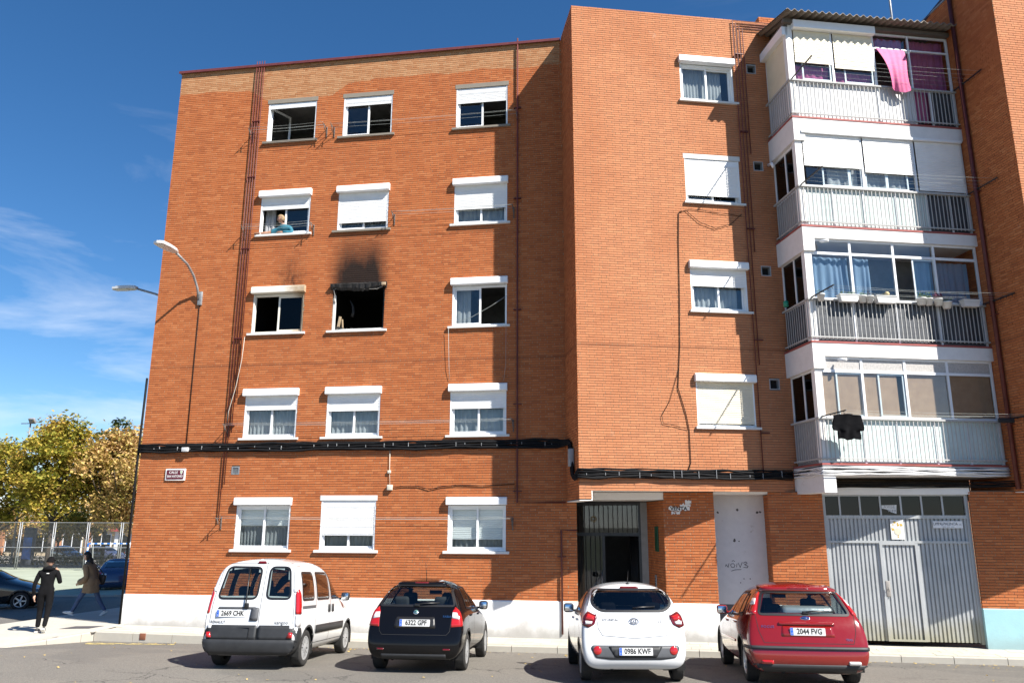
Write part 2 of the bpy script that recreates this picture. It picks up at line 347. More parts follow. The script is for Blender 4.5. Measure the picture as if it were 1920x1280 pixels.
M_FIBRE = worn_white('old_fibre_cement_sheet', (0.20,0.17,0.14), (0.08,0.07,0.06), 0.8)
M_COPING = simple('dark_red_metal_coping', (0.17,0.045,0.045), 0.45, 0.2, var=0.15)
# ------------------------------------------------------------------ ground, road, pavement
def sheet(name, xs, ys, zf, m, kind='structure', cond=None):
    vs = []; fs = []; nx = len(xs)
    for y in ys:
        for x in xs: vs.append((x, y, zf(x, y)))
    for j in range(len(ys)-1):
        for i in range(nx-1):
            if cond and not cond((xs[i]+xs[i+1])/2, (ys[j]+ys[j+1])/2): continue
            a = j*nx+i; fs.append((a, a+1, a+nx+1, a+nx))
    me = bpy.data.meshes.new(name); me.from_pydata(vs, [], fs); me.polygons.foreach_set('use_smooth', [True]*len(fs))
    o = link(name, me, m); o['kind'] = kind; return o
def lin(a, b, n): return [a+(b-a)*i/n for i in range(n+1)]
def asphalt_mat():
    t = NT('worn_asphalt'); 
    c = t.ramp(t.noise(0.5, 6, 0.65), [(0.25, (0.125,0.115,0.10)), (0.75, (0.20,0.184,0.158))])
    g = t.noise(75, 3, 0.85); c = t.mix(0.62, c, t.ramp(g, [(0.34, (0.030,0.029,0.027)), (0.5, (0.13,0.122,0.108)), (0.68, (0.40,0.37,0.32))]), 'MIX')
    g2 = t.noise(22, 5, 0.8); c = t.mix(0.40, c, t.ramp(g2, [(0.32, (0.055,0.052,0.047)), (0.68, (0.29,0.265,0.225))]))
    pt_ = t.sstep(t.noise(0.23, 2, 0.4), 0.50, 0.53); c = t.mix(t.math('MULTIPLY', pt_, 0.28), c, (0.075,0.072,0.068))
    dust = t.math('MULTIPLY', t.sstep(t.noise(1.1, 7, 0.7, stretch=(0.5,1.5,1)), 0.52, 0.75), 0.45); c = t.mix(dust, c, (0.24,0.21,0.17))
    cr = t.node('ShaderNodeTexVoronoi', feature='DISTANCE_TO_EDGE'); cr.inputs['Scale'].default_value = 0.55
    wv = t.node('ShaderNodeVectorMath', operation='ADD'); t.l.new(t.pos(), wv.inputs[0]); nn = t.node('ShaderNodeTexNoise'); nn.inputs['Scale'].default_value = 1.5; nn.inputs['Detail'].default_value = 6
    t.l.new(t.pos(), nn.inputs['Vector']); t.l.new(nn.outputs['Color'], wv.inputs[1]); t.l.new(wv.outputs[0], cr.inputs['Vector'])
    ck = t.math('MULTIPLY', t.sstep(cr.outputs['Distance'], 0.012, 0.002), t.sstep(t.noise(0.4, 3), 0.48, 0.6)); c = t.mix(t.math('MULTIPLY', ck, 0.75), c, (0.025,0.024,0.023))
    oil = t.math('MULTIPLY', t.sstep(t.noise(0.9, 4, 0.6), 0.60, 0.76), 0.6); c = t.mix(oil, c, (0.05,0.048,0.045))
    t.set(Base_Color=c, Roughness=0.9); t.bump(t.noise(170, 3, 0.8), 0.6, 0.012); return t.m
M_ASPH = asphalt_mat()
xs = sorted(set(lin(-90, -12, 8)+lin(-12, 24, 36)+lin(24, 90, 8))); ys = sorted(set(lin(-23, -8, 5)+lin(-8, 4, 30)+lin(4, 26, 12)))
sheet('road', xs, ys, z_road, M_ASPH)
M_EARTH = simple('far_ground_earth', (0.085,0.08,0.055), 0.95, var=0.25, scale=0.05)
sheet('ground', lin(-1500, 1500, 20), lin(-1500, 1500, 20), lambda x, y: -3.2, M_EARTH)
M_DARKGND = simple('bounce_cutting_ground', (0.055,0.062,0.028), 0.95, var=0.3, scale=0.4)
sheet('unseen_dark_ground', lin(-90, 90, 12), lin(-120, -23, 8), lambda x, y: z_road(x, -23)-0.02, M_DARKGND)  # unseen dark ground behind the camera, added to cut light bounced onto the facade
# pavement: bed, slabs along the front, kerb stones
def pave_mat():
    t = NT('cement_paving'); c = t.ramp(t.noise(1.2, 7, 0.65), [(0.3, (0.40,0.37,0.31)), (0.7, (0.52,0.49,0.42))])
    c = t.mix(0.25, c, t.ramp(t.noise(60, 3, 0.7), [(0.3, (0.25,0.23,0.2)), (0.7, (0.62,0.59,0.52))]))
    c = t.mix(t.math('MULTIPLY', t.sstep(t.noise(2.4, 6, 0.7), 0.58, 0.74), 0.45), c, (0.24,0.22,0.18)); t.set(Base_Color=c, Roughness=0.88); t.bump(t.noise(70, 4), 0.25, 0.006); return t.m
def slab_mat():
    t = NT('coloured_cement_tile'); oi = t.node('ShaderNodeObjectInfo'); r = oi.outputs['Random']
    n = t.node('ShaderNodeValToRGB'); n.color_ramp.interpolation = 'CONSTANT'; e = n.color_ramp.elements
    for i, (p, c) in enumerate([(0, (0.50,0.46,0.36)), (0.38, (0.44,0.42,0.36)), (0.6, (0.36,0.43,0.34)), (0.74, (0.54,0.43,0.34)), (0.88, (0.48,0.45,0.40))]):
        if i > 1: e.new(p)
        e[i].position = p; e[i].color = (*c, 1)
    t.l.new(r, n.inputs[0]); c = t.mix(0.4, n.outputs[0], t.ramp(t.noise(2.0, 7, 0.7), [(0.3, (0.30,0.28,0.23)), (0.7, (0.60,0.56,0.48))]))
    c = t.mix(0.2, c, t.ramp(t.noise(80, 3, 0.7), [(0.3, (0.22,0.2,0.17)), (0.7, (0.66,0.62,0.55))]))
    t.set(Base_Color=c, Roughness=0.88); t.bump(t.noise(70, 4), 0.2, 0.005); return t.m
M_PAVE = pave_mat(); M_TILE = slab_mat()
M_KERB = worn_white('granite_kerb', (0.42,0.395,0.34), (0.24,0.22,0.18), 0.6)
CURB_Y = -1.14
pave = sheet('pavement', sorted(set(lin(-1.3, 9, 12)+lin(9, 40, 10))), lin(CURB_Y+0.14, 0.35, 6), lambda x, y: z_pave(x, y)-0.022, M_PAVE)
# corner pavement reaching out past the parking bay and along the side street
def corner_z(x, y): return z_pave(x, y)
corner = sheet('corner_pavement', lin(-5.0, -1.25, 25), sorted(set(lin(-9, 0.3, 30)+lin(0.3, 24, 24))), corner_z, M_PAVE,
               cond=lambda x, y: (x < -1.42-max(0, -(y+1.3))*0.30) or (y > -1.1 and x < -1.26))
tile_me = None
def tile_mesh():
    mb = MB(); mb.box(-0.1975, 0.1975, -0.1385, 0.1385, -0.03, 0.0); me = bpy.data.meshes.new('paving_slab'); me.from_pydata(mb.v, [], mb.f); me.materials.append(M_TILE); return me
tile_me = tile_mesh(); nt = 0
for row in range(4):
    yc = CURB_Y+0.14+0.1425+row*0.285
    xo = -1.25+(0.2 if row % 2 else 0.0)
    for k in range(75):
        xc = xo+0.2+k*0.402
        if xc > 27.5 or nt >= 300: continue
        if yc > -0.04: continue
        o = bpy.data.objects.new('paving_slab', tile_me); C.objects.link(o); o.parent = pave
        o.location = (xc, yc, z_pave(xc, yc)+rnd.uniform(-0.002, 0.002)); o.rotation_euler = (0.03+rnd.uniform(-.004,.004), rnd.uniform(-.004,.004), rnd.uniform(-.006,.006)); nt += 1
kerb = MB()
kerb.add([(-1.3,CURB_Y,-0.6),(30,CURB_Y,-0.6),(30,CURB_Y+.1,-0.6),(-1.3,CURB_Y+.1,-0.6)], [(0,1,2,3)])
kerb = kerb.build('kerb', M_KERB); kerb['kind'] = 'structure'
def kerb_stone(xa, ya, xb, yb, parent, w=0.13):
    za = z_pave(xa, ya)+0.002; zb = z_pave(xb, yb)+0.002; d = Vector((xb-xa, yb-ya, 0)); L = d.length; d.normalize(); n = Vector((-d.y, d.x, 0)); g = 0.006; c = 0.018
    prof = [(0, -0.30), (0, -c), (c, 0), (w, 0), (w, -0.30)]       # 0 = road side
    vs = []
    for (q, z0_) in ((g, za), (L-g, zb)):
        for (a, h) in prof: p = Vector((xa, ya, 0))+d*q+n*a; vs.append((p.x, p.y, z0_+h))
    mb = MB(); mb.add(vs, [(0,1,6,5),(1,2,7,6),(2,3,8,7),(3,4,9,8),(0,4,3,2,1),(5,6,7,8,9)]); mb.build('kerb_stone', M_KERB, parent)
x = -1.30
while x < 27: kerb_stone(x, CURB_Y, min(x+0.99, 27), CURB_Y, kerb); x += 0.99
pts = [(-1.30,-1.14), (-1.36,-1.5), (-1.60,-2.3), (-1.90,-3.3), (-2.20,-4.3), (-2.5,-5.3), (-2.8,-6.3), (-3.1,-7.3), (-3.4,-8.3)]
for i in range(len(pts)-1): kerb_stone(*pts[i+1], *pts[i], kerb)
pts = [(-5.0, 24-0.98*k) for k in range(34)]
for i in range(len(pts)-1): kerb_stone(*pts[i], *pts[i+1], kerb)
# dark repair patch and cover plate in the corner pavement, brown kerb reflector, yellow paint remains, leaves
mb = MB(); zc = z_pave(-1.9,-0.5); 
mb.add([(-2.55,-0.72,z_pave(-2.55,-0.72)+.004),(-1.75,-0.72,z_pave(-1.75,-.72)+.004),(-1.62,-0.32,z_pave(-1.62,-.32)+.004),(-2.40,-0.32,z_pave(-2.4,-.32)+.004)], [(0,1,2,3)])
o = mb.build('cover_plate', simple('dark_iron_cover', (0.12,0.105,0.10), 0.6, 0.4, var=0.3)); tag(o, 'dark square cover plate set in the pavement by the building corner', 'cover plate')
mb = MB(); mb.rbox(-0.13, 0.02, CURB_Y-0.012, CURB_Y+0.02, -0.29, -0.15, 0.004); tag(mb.build('kerb_marker', simple('rust_brown_marker', (0.20,0.075,0.04), 0.6)), 'small rust brown marker plate fixed to the kerb face', 'marker')
t = NT('worn_yellow_road_paint'); n = t.noise(6, 7, 0.7); tr = t.node('ShaderNodeBsdfTransparent'); mx = t.node('ShaderNodeMixShader')
t.l.new(t.sstep(n, 0.42, 0.56), mx.inputs[0]); t.l.new(tr.outputs[0], mx.inputs[1]); t.l.new(t.p.outputs[0], mx.inputs[2]); t.l.new(mx.outputs[0], t.out.inputs[0]); t.set(Base_Color=(0.52,0.42,0.16), Roughness=0.8); M_YEL = t.m
def road_mark(name, poly, label):
    mb = MB(); vs = [(a, b, z_road(a, b)+0.006) for a, b in poly]; mb.add(vs, [tuple(range(len(vs)))]); tag(mb.build(name, M_YEL), label, 'road marking')
road_mark('road_marking', [(-1.1,-1.62),(0.9,-1.35),(1.0,-1.58),(-0.9,-2.0)], 'worn yellow paint band along the kerb by the corner')
road_mark('road_marking', [(-1.6,-4.9),(-0.6,-4.7),(-0.7,-5.05),(-1.6,-5.2)], 'faded yellow paint patch out on the open asphalt')
leafm = simple('dry_leaf', (0.42,0.30,0.10), 0.8, var=0.35, scale=2, use_obj=True)
mb = MB()
for i in range(320):
    a = rnd.uniform(0, 22); b = -1.2-abs(rnd.gauss(0, 0.35)) if rnd.random() < 0.6 else rnd.uniform(-9, -1.3)
    z = z_road(a, b)+0.012; s = rnd.uniform(0.012, 0.036); an = rnd.uniform(0, 6.28); h = rnd.uniform(0.0, 0.02)
    mb.add([(a+s*math.cos(an+q), b+s*math.sin(an+q)*0.8, z+(h if k % 2 else 0)) for k, q in enumerate((0, 1.3, 2.6, 3.9, 5.2))], [(0,1,2,3,4)])
o = mb.build('fallen_leaves', leafm, fix=False); tag(o, 'dry yellow leaves scattered over the asphalt and along the kerb', 'leaves', kind='stuff')

# ------------------------------------------------------------------ brickwork
def sub_intervals(a, b, cuts):
    segs = [(a, b)]
    for c0, c1 in cuts:
        ns = []
        for s0, s1 in segs:
            if c1 <= s0 or c0 >= s1: ns.append((s0, s1)); continue
            if c0 > s0: ns.append((s0, c0))
            if c1 < s1: ns.append((c1, s1))
        segs = ns
    return [s for s in segs if s[1]-s[0] > 0.012]
COURSE = 0.06
def brick_rects(x0, x1, z0, z1, openings, seed=0, shift=0.0):
    r = random.Random(seed); out = []; strips = []; k0 = int(math.floor(z0/COURSE+0.001))
    k = k0; drift = 0.0
    while k*COURSE < z1-0.02:
        zb = max(k*COURSE+0.0058, z0); zt = min(k*COURSE+0.0542, z1)
        if zt-zb > 0.015:
            cuts = [(o[0], o[1]) for o in openings if o[2] < (zb+zt)/2 < o[3]]
            for s in sub_intervals(x0, x1, cuts): strips.append((s[0], s[1], zb+0.001, zt-0.001))
            drift += r.uniform(-.016,.016); x = x0-0.375+((0.1875 if k % 2 else 0.0)+shift+drift+r.uniform(-.006,.006)) % 0.375 - 0.1; st = True
            while x < x1:
                L = 0.24 if st else 0.115
                L2 = L+r.uniform(-.004,.004)
                a, b = max(x, x0), min(x+L2, x1)
                if b-a > 0.02:
                    for s in sub_intervals(a, b, cuts): out.append((s[0], s[1], zb+r.uniform(-.0012,.0012), zt+r.uniform(-.0012,.0012), r.uniform(-.0016,.0010)))
                x += L+0.010; st = not st
        k += 1
    return out, strips
def brick_mesh(name, M, rects, depth=0.012, parent=None, m=None, y0=0.0):
    n = len(rects)
    if n == 0: return None
    A = np.array(rects); x0, x1, z0, z1, dy = A.T; f = y0+dy; bk = np.full(n, y0+depth)
    V = np.stack([np.stack([x0,f,z0],1), np.stack([x1,f,z0],1), np.stack([x1,f,z1],1), np.stack([x0,f,z1],1),
                  np.stack([x0,bk,z0],1), np.stack([x1,bk,z0],1), np.stack([x1,bk,z1],1), np.stack([x0,bk,z1],1)], 1).reshape(-1, 3)
    Mn = np.array(M); V = V@Mn[:3,:3].T+Mn[:3,3]
    F = np.array([[0,1,2,3],[0,4,5,1],[1,5,6,2],[2,6,7,3],[3,7,4,0]]); F = (F[None]+8*np.arange(n)[:,None,None]).reshape(-1, 4)
    me = bpy.data.meshes.new(name); me.vertices.add(len(V)); me.vertices.foreach_set('co', V.astype(np.float32).ravel())
    me.loops.add(F.size); me.loops.foreach_set('vertex_index', F.astype(np.int32).ravel()); me.polygons.add(len(F))
    me.polygons.foreach_set('loop_start', (np.arange(len(F))*4).astype(np.int32)); me.polygons.foreach_set('use_smooth', [False]*len(F)); me.update(calc_edges=True); me.validate()
    return link(name, me, m or BRICK, parent)
def wall_backing(name, M, x0, x1, z0, z1, openings, m, parent, y=0.0, reveal=0.15, rm=None):
    xs = sorted({x0, x1, *[clampf(v, x0, x1) for o in openings for v in o[:2]]}); zs = sorted({z0, z1, *[clampf(v, z0, z1) for o in openings for v in o[2:4]]})
    mb = MB(M)
    for i in range(len(xs)-1):
        for j in range(len(zs)-1):
            cx = (xs[i]+xs[i+1])/2; cz = (zs[j]+zs[j+1])/2
            if any(o[0] < cx < o[1] and o[2] < cz < o[3] for o in openings): continue
            mb.add([(xs[i],y,zs[j]),(xs[i+1],y,zs[j]),(xs[i+1],y,zs[j+1]),(xs[i],y,zs[j+1])], [(0,1,2,3)])
    for o in openings:
        a, b, c, d = o[:4]; q = y+reveal
        if len(o) > 4 and o[4] == 'noreveal': continue
        mb.add([(a,y,c),(a,q,c),(a,q,d),(a,y,d),(b,y,c),(b,q,c),(b,q,d),(b,y,d)], [(0,1,2,3),(5,4,7,6),(0,4,5,1),(3,2,6,7)])
    return mb.build(name, m, parent, fix=False)

bld = thing('apartment_building', (4.0, 0.0, -0.12), 'five storey red brick apartment building with sawtooth front, shuttered windows and glazed balconies', 'building', worldcoords=True)
FH = 2.76; ZS0 = 1.6515; HB = 1.3188; MZ0 = 1.708; MHB = 1.280
LCOL = [(1.387,2.885,1.333,2.933), (3.619,5.091,3.533,5.150), (6.835,8.314,6.770,8.368)]
EDGE = -1.375; XJ = 9.741
def opening_of(bx0, bx1, zs, zt): return (bx0+0.03, bx1-0.03, zs+0.055, zt-0.01)
openL = [opening_of(c[0], c[1], ZS0+FH*r, ZS0+FH*r+HB) for r in range(5) for c in LCOL]
VENTL = (1.20, 1.41, 3.55, 3.75)
TOPL = 15.16; PT = 0.613
rects, strips = brick_rects(EDGE, XJ, PT, TOPL, openL+[VENTL], 1)
wL = wall_backing('front_wall', M_L, EDGE, XJ+0.02, -0.5, TOPL, openL+[VENTL+('noreveal',)], MORTAR, bld, y=0.012)
o = brick_mesh('brickwork', M_L, rects, parent=wL); o['kind'] = 'stuff'
o = brick_mesh('mortar_beds', M_L, [(s[0], s[1], s[2], s[3], 0.0035) for s in strips], parent=wL, m=MORTAR_F); o['kind'] = 'stuff'
# ground floor going on to the right of the step
GX = [(9.97, 11.99, -1, 3.2), (13.125, 14.335, -1, 3.2), (15.52, 18.60, -1, 3.2)]
GTOP = 3.08
rects, strips = brick_rects(XJ, 24, PT, GTOP, GX, 2, 0.05)
mb = MB(); mb.box(14.337, 14.55, 0.013, 0.7, -0.5, 3.06); mb.box(12.9, 13.123, 0.013, 0.7, -0.5, 3.06); jb = mb.build('recess_jamb', MORTAR, bld)
rj, _ = brick_rects(-0.62, 0.0, PT, 3.02, [], 15); o = brick_mesh('brickwork', Matrix.Translation((14.326,0.006,0)) @ Matrix(((0,1,0,0),(-1,0,0,0),(0,0,1,0),(0,0,0,1))), rj, parent=jb); o['kind'] = 'stuff'
near = [r for r in rects if 11.9 < r[0] < 13.2 or (14.3 < r[0] < 15.6 and r[2] < 1.55)]
near = sorted(near, key=lambda r: (0 if r[0] < 13.2 else 1, r[2]))[:300]; ns = set(near); wGs = []
for (a_, b_) in ((XJ+0.02, 9.97), (11.99, 13.125), (14.335, 15.52), (18.60, 24)):
    wG = wall_backing('ground_floor_wall', M_L, a_, b_, -0.5, GTOP, [], MORTAR, bld, y=0.012); wGs.append((a_, b_, wG))
    rs_ = [r for r in rects if r not in ns and a_-0.03 <= r[0] < b_]
    if rs_: o = brick_mesh('brickwork', M_L, rs_, parent=wG); o['kind'] = 'stuff'
    o = brick_mesh('mortar_beds', M_L, [(s[0], s[1], s[2], s[3], 0.0035) for s in strips if a_-0.03 <= s[0] < b_], parent=wG, m=MORTAR_F); o['kind'] = 'stuff'
bcache = {}
for r in near:
    L = round(r[1]-r[0], 2); H = round(r[3]-r[2], 3)
    if L < 0.02: continue
    if (L, H) not in bcache:
        mb = MB(); mb.rbox(0, L, 0, 0.06, 0, H, 0.003, 1); me = bpy.data.meshes.new('brick'); me.from_pydata(mb.v, [], mb.f); me.materials.append(BRICK); bcache[(L, H)] = me
    o = bpy.data.objects.new('brick', bcache[(L, H)]); C.objects.link(o); o.parent = [w_ for (a_, b_, w_) in wGs if a_-0.03 <= r[0] < b_][0]; o.location = (r[0], r[4], r[2])
# turned front (first sawtooth): face, return and the part behind the balconies
MCOL = (2.769, 4.246, 2.7485, 4.313)
openM = [opening_of(MCOL[0], MCOL[1], MZ0+FH*r, MZ0+FH*r+MHB) for r in range(1, 5)]
VENTM = [(4.60, 4.86, z-0.13, z+0.13) for z in (5.55, 8.34, 11.10, 13.82)]
RT = 15.23; ZB = 3.085; UE = 5.3
rects, strips = brick_rects(0, UE, 2.86, RT, openM+VENTM+[(0.28, UE, 2.0, ZB)], 3)
wR = wall_backing('turned_front_wall', M_R, 0, 9.42, 2.86, RT, openM+[v+('noreveal',) for v in VENTM]+[(0.28, 9.42, 2.86, ZB, 'noreveal')], MORTAR, bld, y=0.012)
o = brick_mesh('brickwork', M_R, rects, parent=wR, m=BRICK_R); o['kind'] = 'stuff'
o = brick_mesh('mortar_beds', M_R, [(s[0], s[1], s[2], s[3], 0.0035) for s in strips], parent=wR, m=MORTAR_F); o['kind'] = 'stuff'
M_RS = M_R @ Matrix.Rotation(PI/2, 4, 'Z')                    # return face: local x runs back along +v; its outside is local +y... turned below
M_RS = M_R @ Matrix(((0,1,0,0),(-1,0,0,0),(0,0,1,0),(0,0,0,1)))  # local x -> -v (towards the street), local y -> +u (into the block)
SD = 1.385
rects, strips = brick_rects(-SD, 0.0, 2.86, RT, [], 4)
wS = wall_backing('return_wall', M_RS, -SD, 0.0, 2.86, RT, [], MORTAR, bld, y=0.012)
o = brick_mesh('brickwork', M_RS, rects, parent=wS); o['kind'] = 'stuff'
# second sawtooth on the right
rects, strips = brick_rects(0, 2.6, 3.05, 15.3, [], 5)
w2 = wall_backing('right_front_wall', M_R2, 0, 9, 3.05, RT+.1, [], MORTAR, bld, y=0.012)
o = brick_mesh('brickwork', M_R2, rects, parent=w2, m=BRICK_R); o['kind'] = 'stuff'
o = brick_mesh('mortar_beds', M_R2, [(s[0], s[1], s[2], s[3], 0.0035) for s in strips], parent=w2, m=MORTAR_F); o['kind'] = 'stuff'
M_R2S = M_R2 @ Matrix(((0,1,0,0),(-1,0,0,0),(0,0,1,0),(0,0,0,1)))
rects, strips = brick_rects(-2.8, 0.0, 3.05, RT+.1, [], 6)
w3 = wall_backing('right_return_wall', M_R2S, -2.8, 0.0, 3.05, RT+.1, [], MORTAR, bld, y=0.012)
o = brick_mesh('brickwork', M_R2S, rects, parent=w3); o['kind'] = 'stuff'
# hidden body: left end, back, flat roof, floor plates
mb = MB(); mb.add([(EDGE,0.012,-0.6),(EDGE,11,-0.6),(EDGE,11,TOPL),(EDGE,0.012,TOPL)], [(0,1,2,3)])
t = NT('end_wall_brick'); bt = t.node('ShaderNodeTexBrick'); bt.inputs['Scale'].default_value = 1.0; bt.inputs['Brick Width'].default_value = 0.25; bt.inputs['Row Height'].default_value = 0.06; bt.inputs['Mortar Size'].default_value = 0.005
cx = t.node('ShaderNodeCombineXYZ'); xx = t.xyz(); t.l.new(xx[1], cx.inputs[0]); t.l.new(xx[2], cx.inputs[1]); t.l.new(cx.outputs[0], bt.inputs['Vector'])
bt.inputs['Color1'].default_value = (0.42,0.14,0.055,1); bt.inputs['Color2'].default_value = (0.34,0.11,0.045,1); bt.inputs['Mortar'].default_value = (0.3,0.22,0.16,1); t.set(Base_Color=bt.outputs[0], Roughness=0.85); M_END = t.m
mb.build('end_wall', M_END, bld, fix=False)
mb = MB(); mb.add([(EDGE,11,-0.6),(30,11,-0.6),(30,11,RT),(EDGE,11,RT)], [(0,1,2,3)]); mb.build('back_wall', M_END, bld, fix=False)
mb = MB(); mb.box(EDGE+.05, XJ+.4, 0.2, 11, TOPL-0.35, TOPL-0.25); mb.M = M_R; mb.box(0.1, 9.3, 0.15, 9, RT-0.4, RT-0.3); mb.M = M_R2; mb.box(0.1, 9, 0.15, 9, RT-0.4, RT-0.3); mb.build('roof', M_CONC, bld)
mb = MB(); mb.M = M_R; mb.box(5.4, 9.4, 0.02, 0.30, 2.9, RT-0.5); mb.M = None; mb.box(18.7, 24, 0.05, 0.3, -0.4, 3.0); mb.build('inner_wall', M_CONC, bld)
# plinth
mb = MB(); 
for a, b in ((EDGE-0.03, 9.97), (11.99, 13.125), (14.335, 15.52)):
    mb.add([(a,-0.03,-0.5),(b,-0.03,-0.5),(b,-0.03,PT-0.02),(b,-0.012,PT),(a,-0.012,PT),(a,-0.03,PT-0.02),(a,0.05,-0.5),(a,0.05,PT),(b,0.05,-0.5),(b,0.05,PT)],
           [(0,1,2,5),(5,2,3,4),(4,3,9,7),(0,5,4,7,6),(1,8,9,3,2)])
mb.add([(EDGE-0.03,-0.03,-0.5),(EDGE-0.03,11,-0.5),(EDGE-0.03,11,PT),(EDGE-0.03,-0.03,PT)], [(0,1,2,3)])
mb.build('plinth', M_PLINTH, bld)
mb = MB(); a, b = 18.60, 24
mb.add([(a,-0.03,-0.5),(b,-0.03,-0.5),(b,-0.03,PT-0.02),(b,-0.012,PT),(a,-0.012,PT),(a,-0.03,PT-0.02),(a,0.1,-0.5),(a,0.1,PT)], [(0,1,2,5),(5,2,3,4),(0,5,4,7,6)])
mb.build('plinth', M_BLUEPL, bld)['label'] = 'pale blue painted plinth right of the garage'
# roof coping and parapet trims
mb = MB(); mb.box(EDGE-0.06, XJ-0.02, -0.07, 0.10, TOPL-0.005, TOPL+0.035); mb.box(EDGE-0.06, XJ-0.02, -0.075, -0.06, TOPL-0.04, TOPL-0.004); mb.box(EDGE-0.06, EDGE+.1, 0.10, 11, TOPL-0.005, TOPL+0.035); mb.build('coping', M_COPING, bld)
# soffits
mb = MB(); mb.M = M_R; mb.box(0.30, 4.72, 0.018, 1.35, ZB-0.002, ZB+0.06); mb.build('soffit', M_WHITE, bld)
mb = MB(M_R); mb.box(0.004, 0.272, 0.004, 1.37, 2.845, 2.859); mb.box(0.272, 0.298, 0.004, 1.36, 2.846, ZB-0.004); mb.build('soffit_corner', M_WHITE, bld)
mb = MB(M_R2); mb.box(0.01, 9, 0.01, 2.6, 3.035, 3.049); mb.build('soffit', M_WHITE, bld)
mb = MB(); mb.box(9.60, 12.0, 0.02, 1.5, 2.90, 3.07); mb.build('entrance_ceiling', M_WHITE, bld)
mb = MB(); mb.box(13.11, 14.35, 0.02, 0.8, 3.02, 3.08); mb.build('panel_head', M_WHITE, bld)
# ------------------------------------------------------------------ windows
M_SOOTG = glass_mat('sooty_glass', (0.30,0.30,0.30), 0.5, 0.05, 0.0)
def shutter_into(mb, x0, x1, y, zt, zb, pitch=0.042):
    n = max(1, int(round((zt-zb)/pitch))); p = (zt-zb)/n; vs = []; fs = []
    prof = []
    for k in range(n):
        z = zt-k*p; prof += [(0.006, z), (-0.001, z-0.25*p), (-0.003, z-0.55*p), (0.002, z-0.9*p)]
    prof.append((0.006, zb))
    for (d, z) in prof: vs += [(x0, y+d, z), (x1, y+d, z)]
    for i in range(len(prof)-1): fs.append((2*i, 2*i+1, 2*i+3, 2*i+2))
    mb.add(vs, fs); mb.box(x0, x1, y-0.004, y+0.010, zb-0.028, zb)
def curtain_into(mb, x0, x1, y, z0, z1, amp=0.03, wl=0.11, seed=0, flare=0.0):
    r = random.Random(seed); n = max(6, int((x1-x0)/0.018)); ph = r.uniform(0, 6); vs = []; fs = []; m = 6
    for j in range(m+1):
        f = j/m; z = z1+(z0-z1)*f
        for i in range(n+1):
            q = i/n; x = x0+(x1-x0)*q
            vs.append((x+flare*f*(q-0.5), y+amp*(0.5+0.5*f)*math.sin(ph+2*PI*(x-x0)/wl+1.3*math.sin(9*q+ph))+0.01*math.sin(5*z+x*7), z))
    for j in range(m):
        for i in range(n): a = j*(n+1)+i; fs.append((a, a+1, a+n+2, a+n+1))
    mb.add(vs, fs, True)
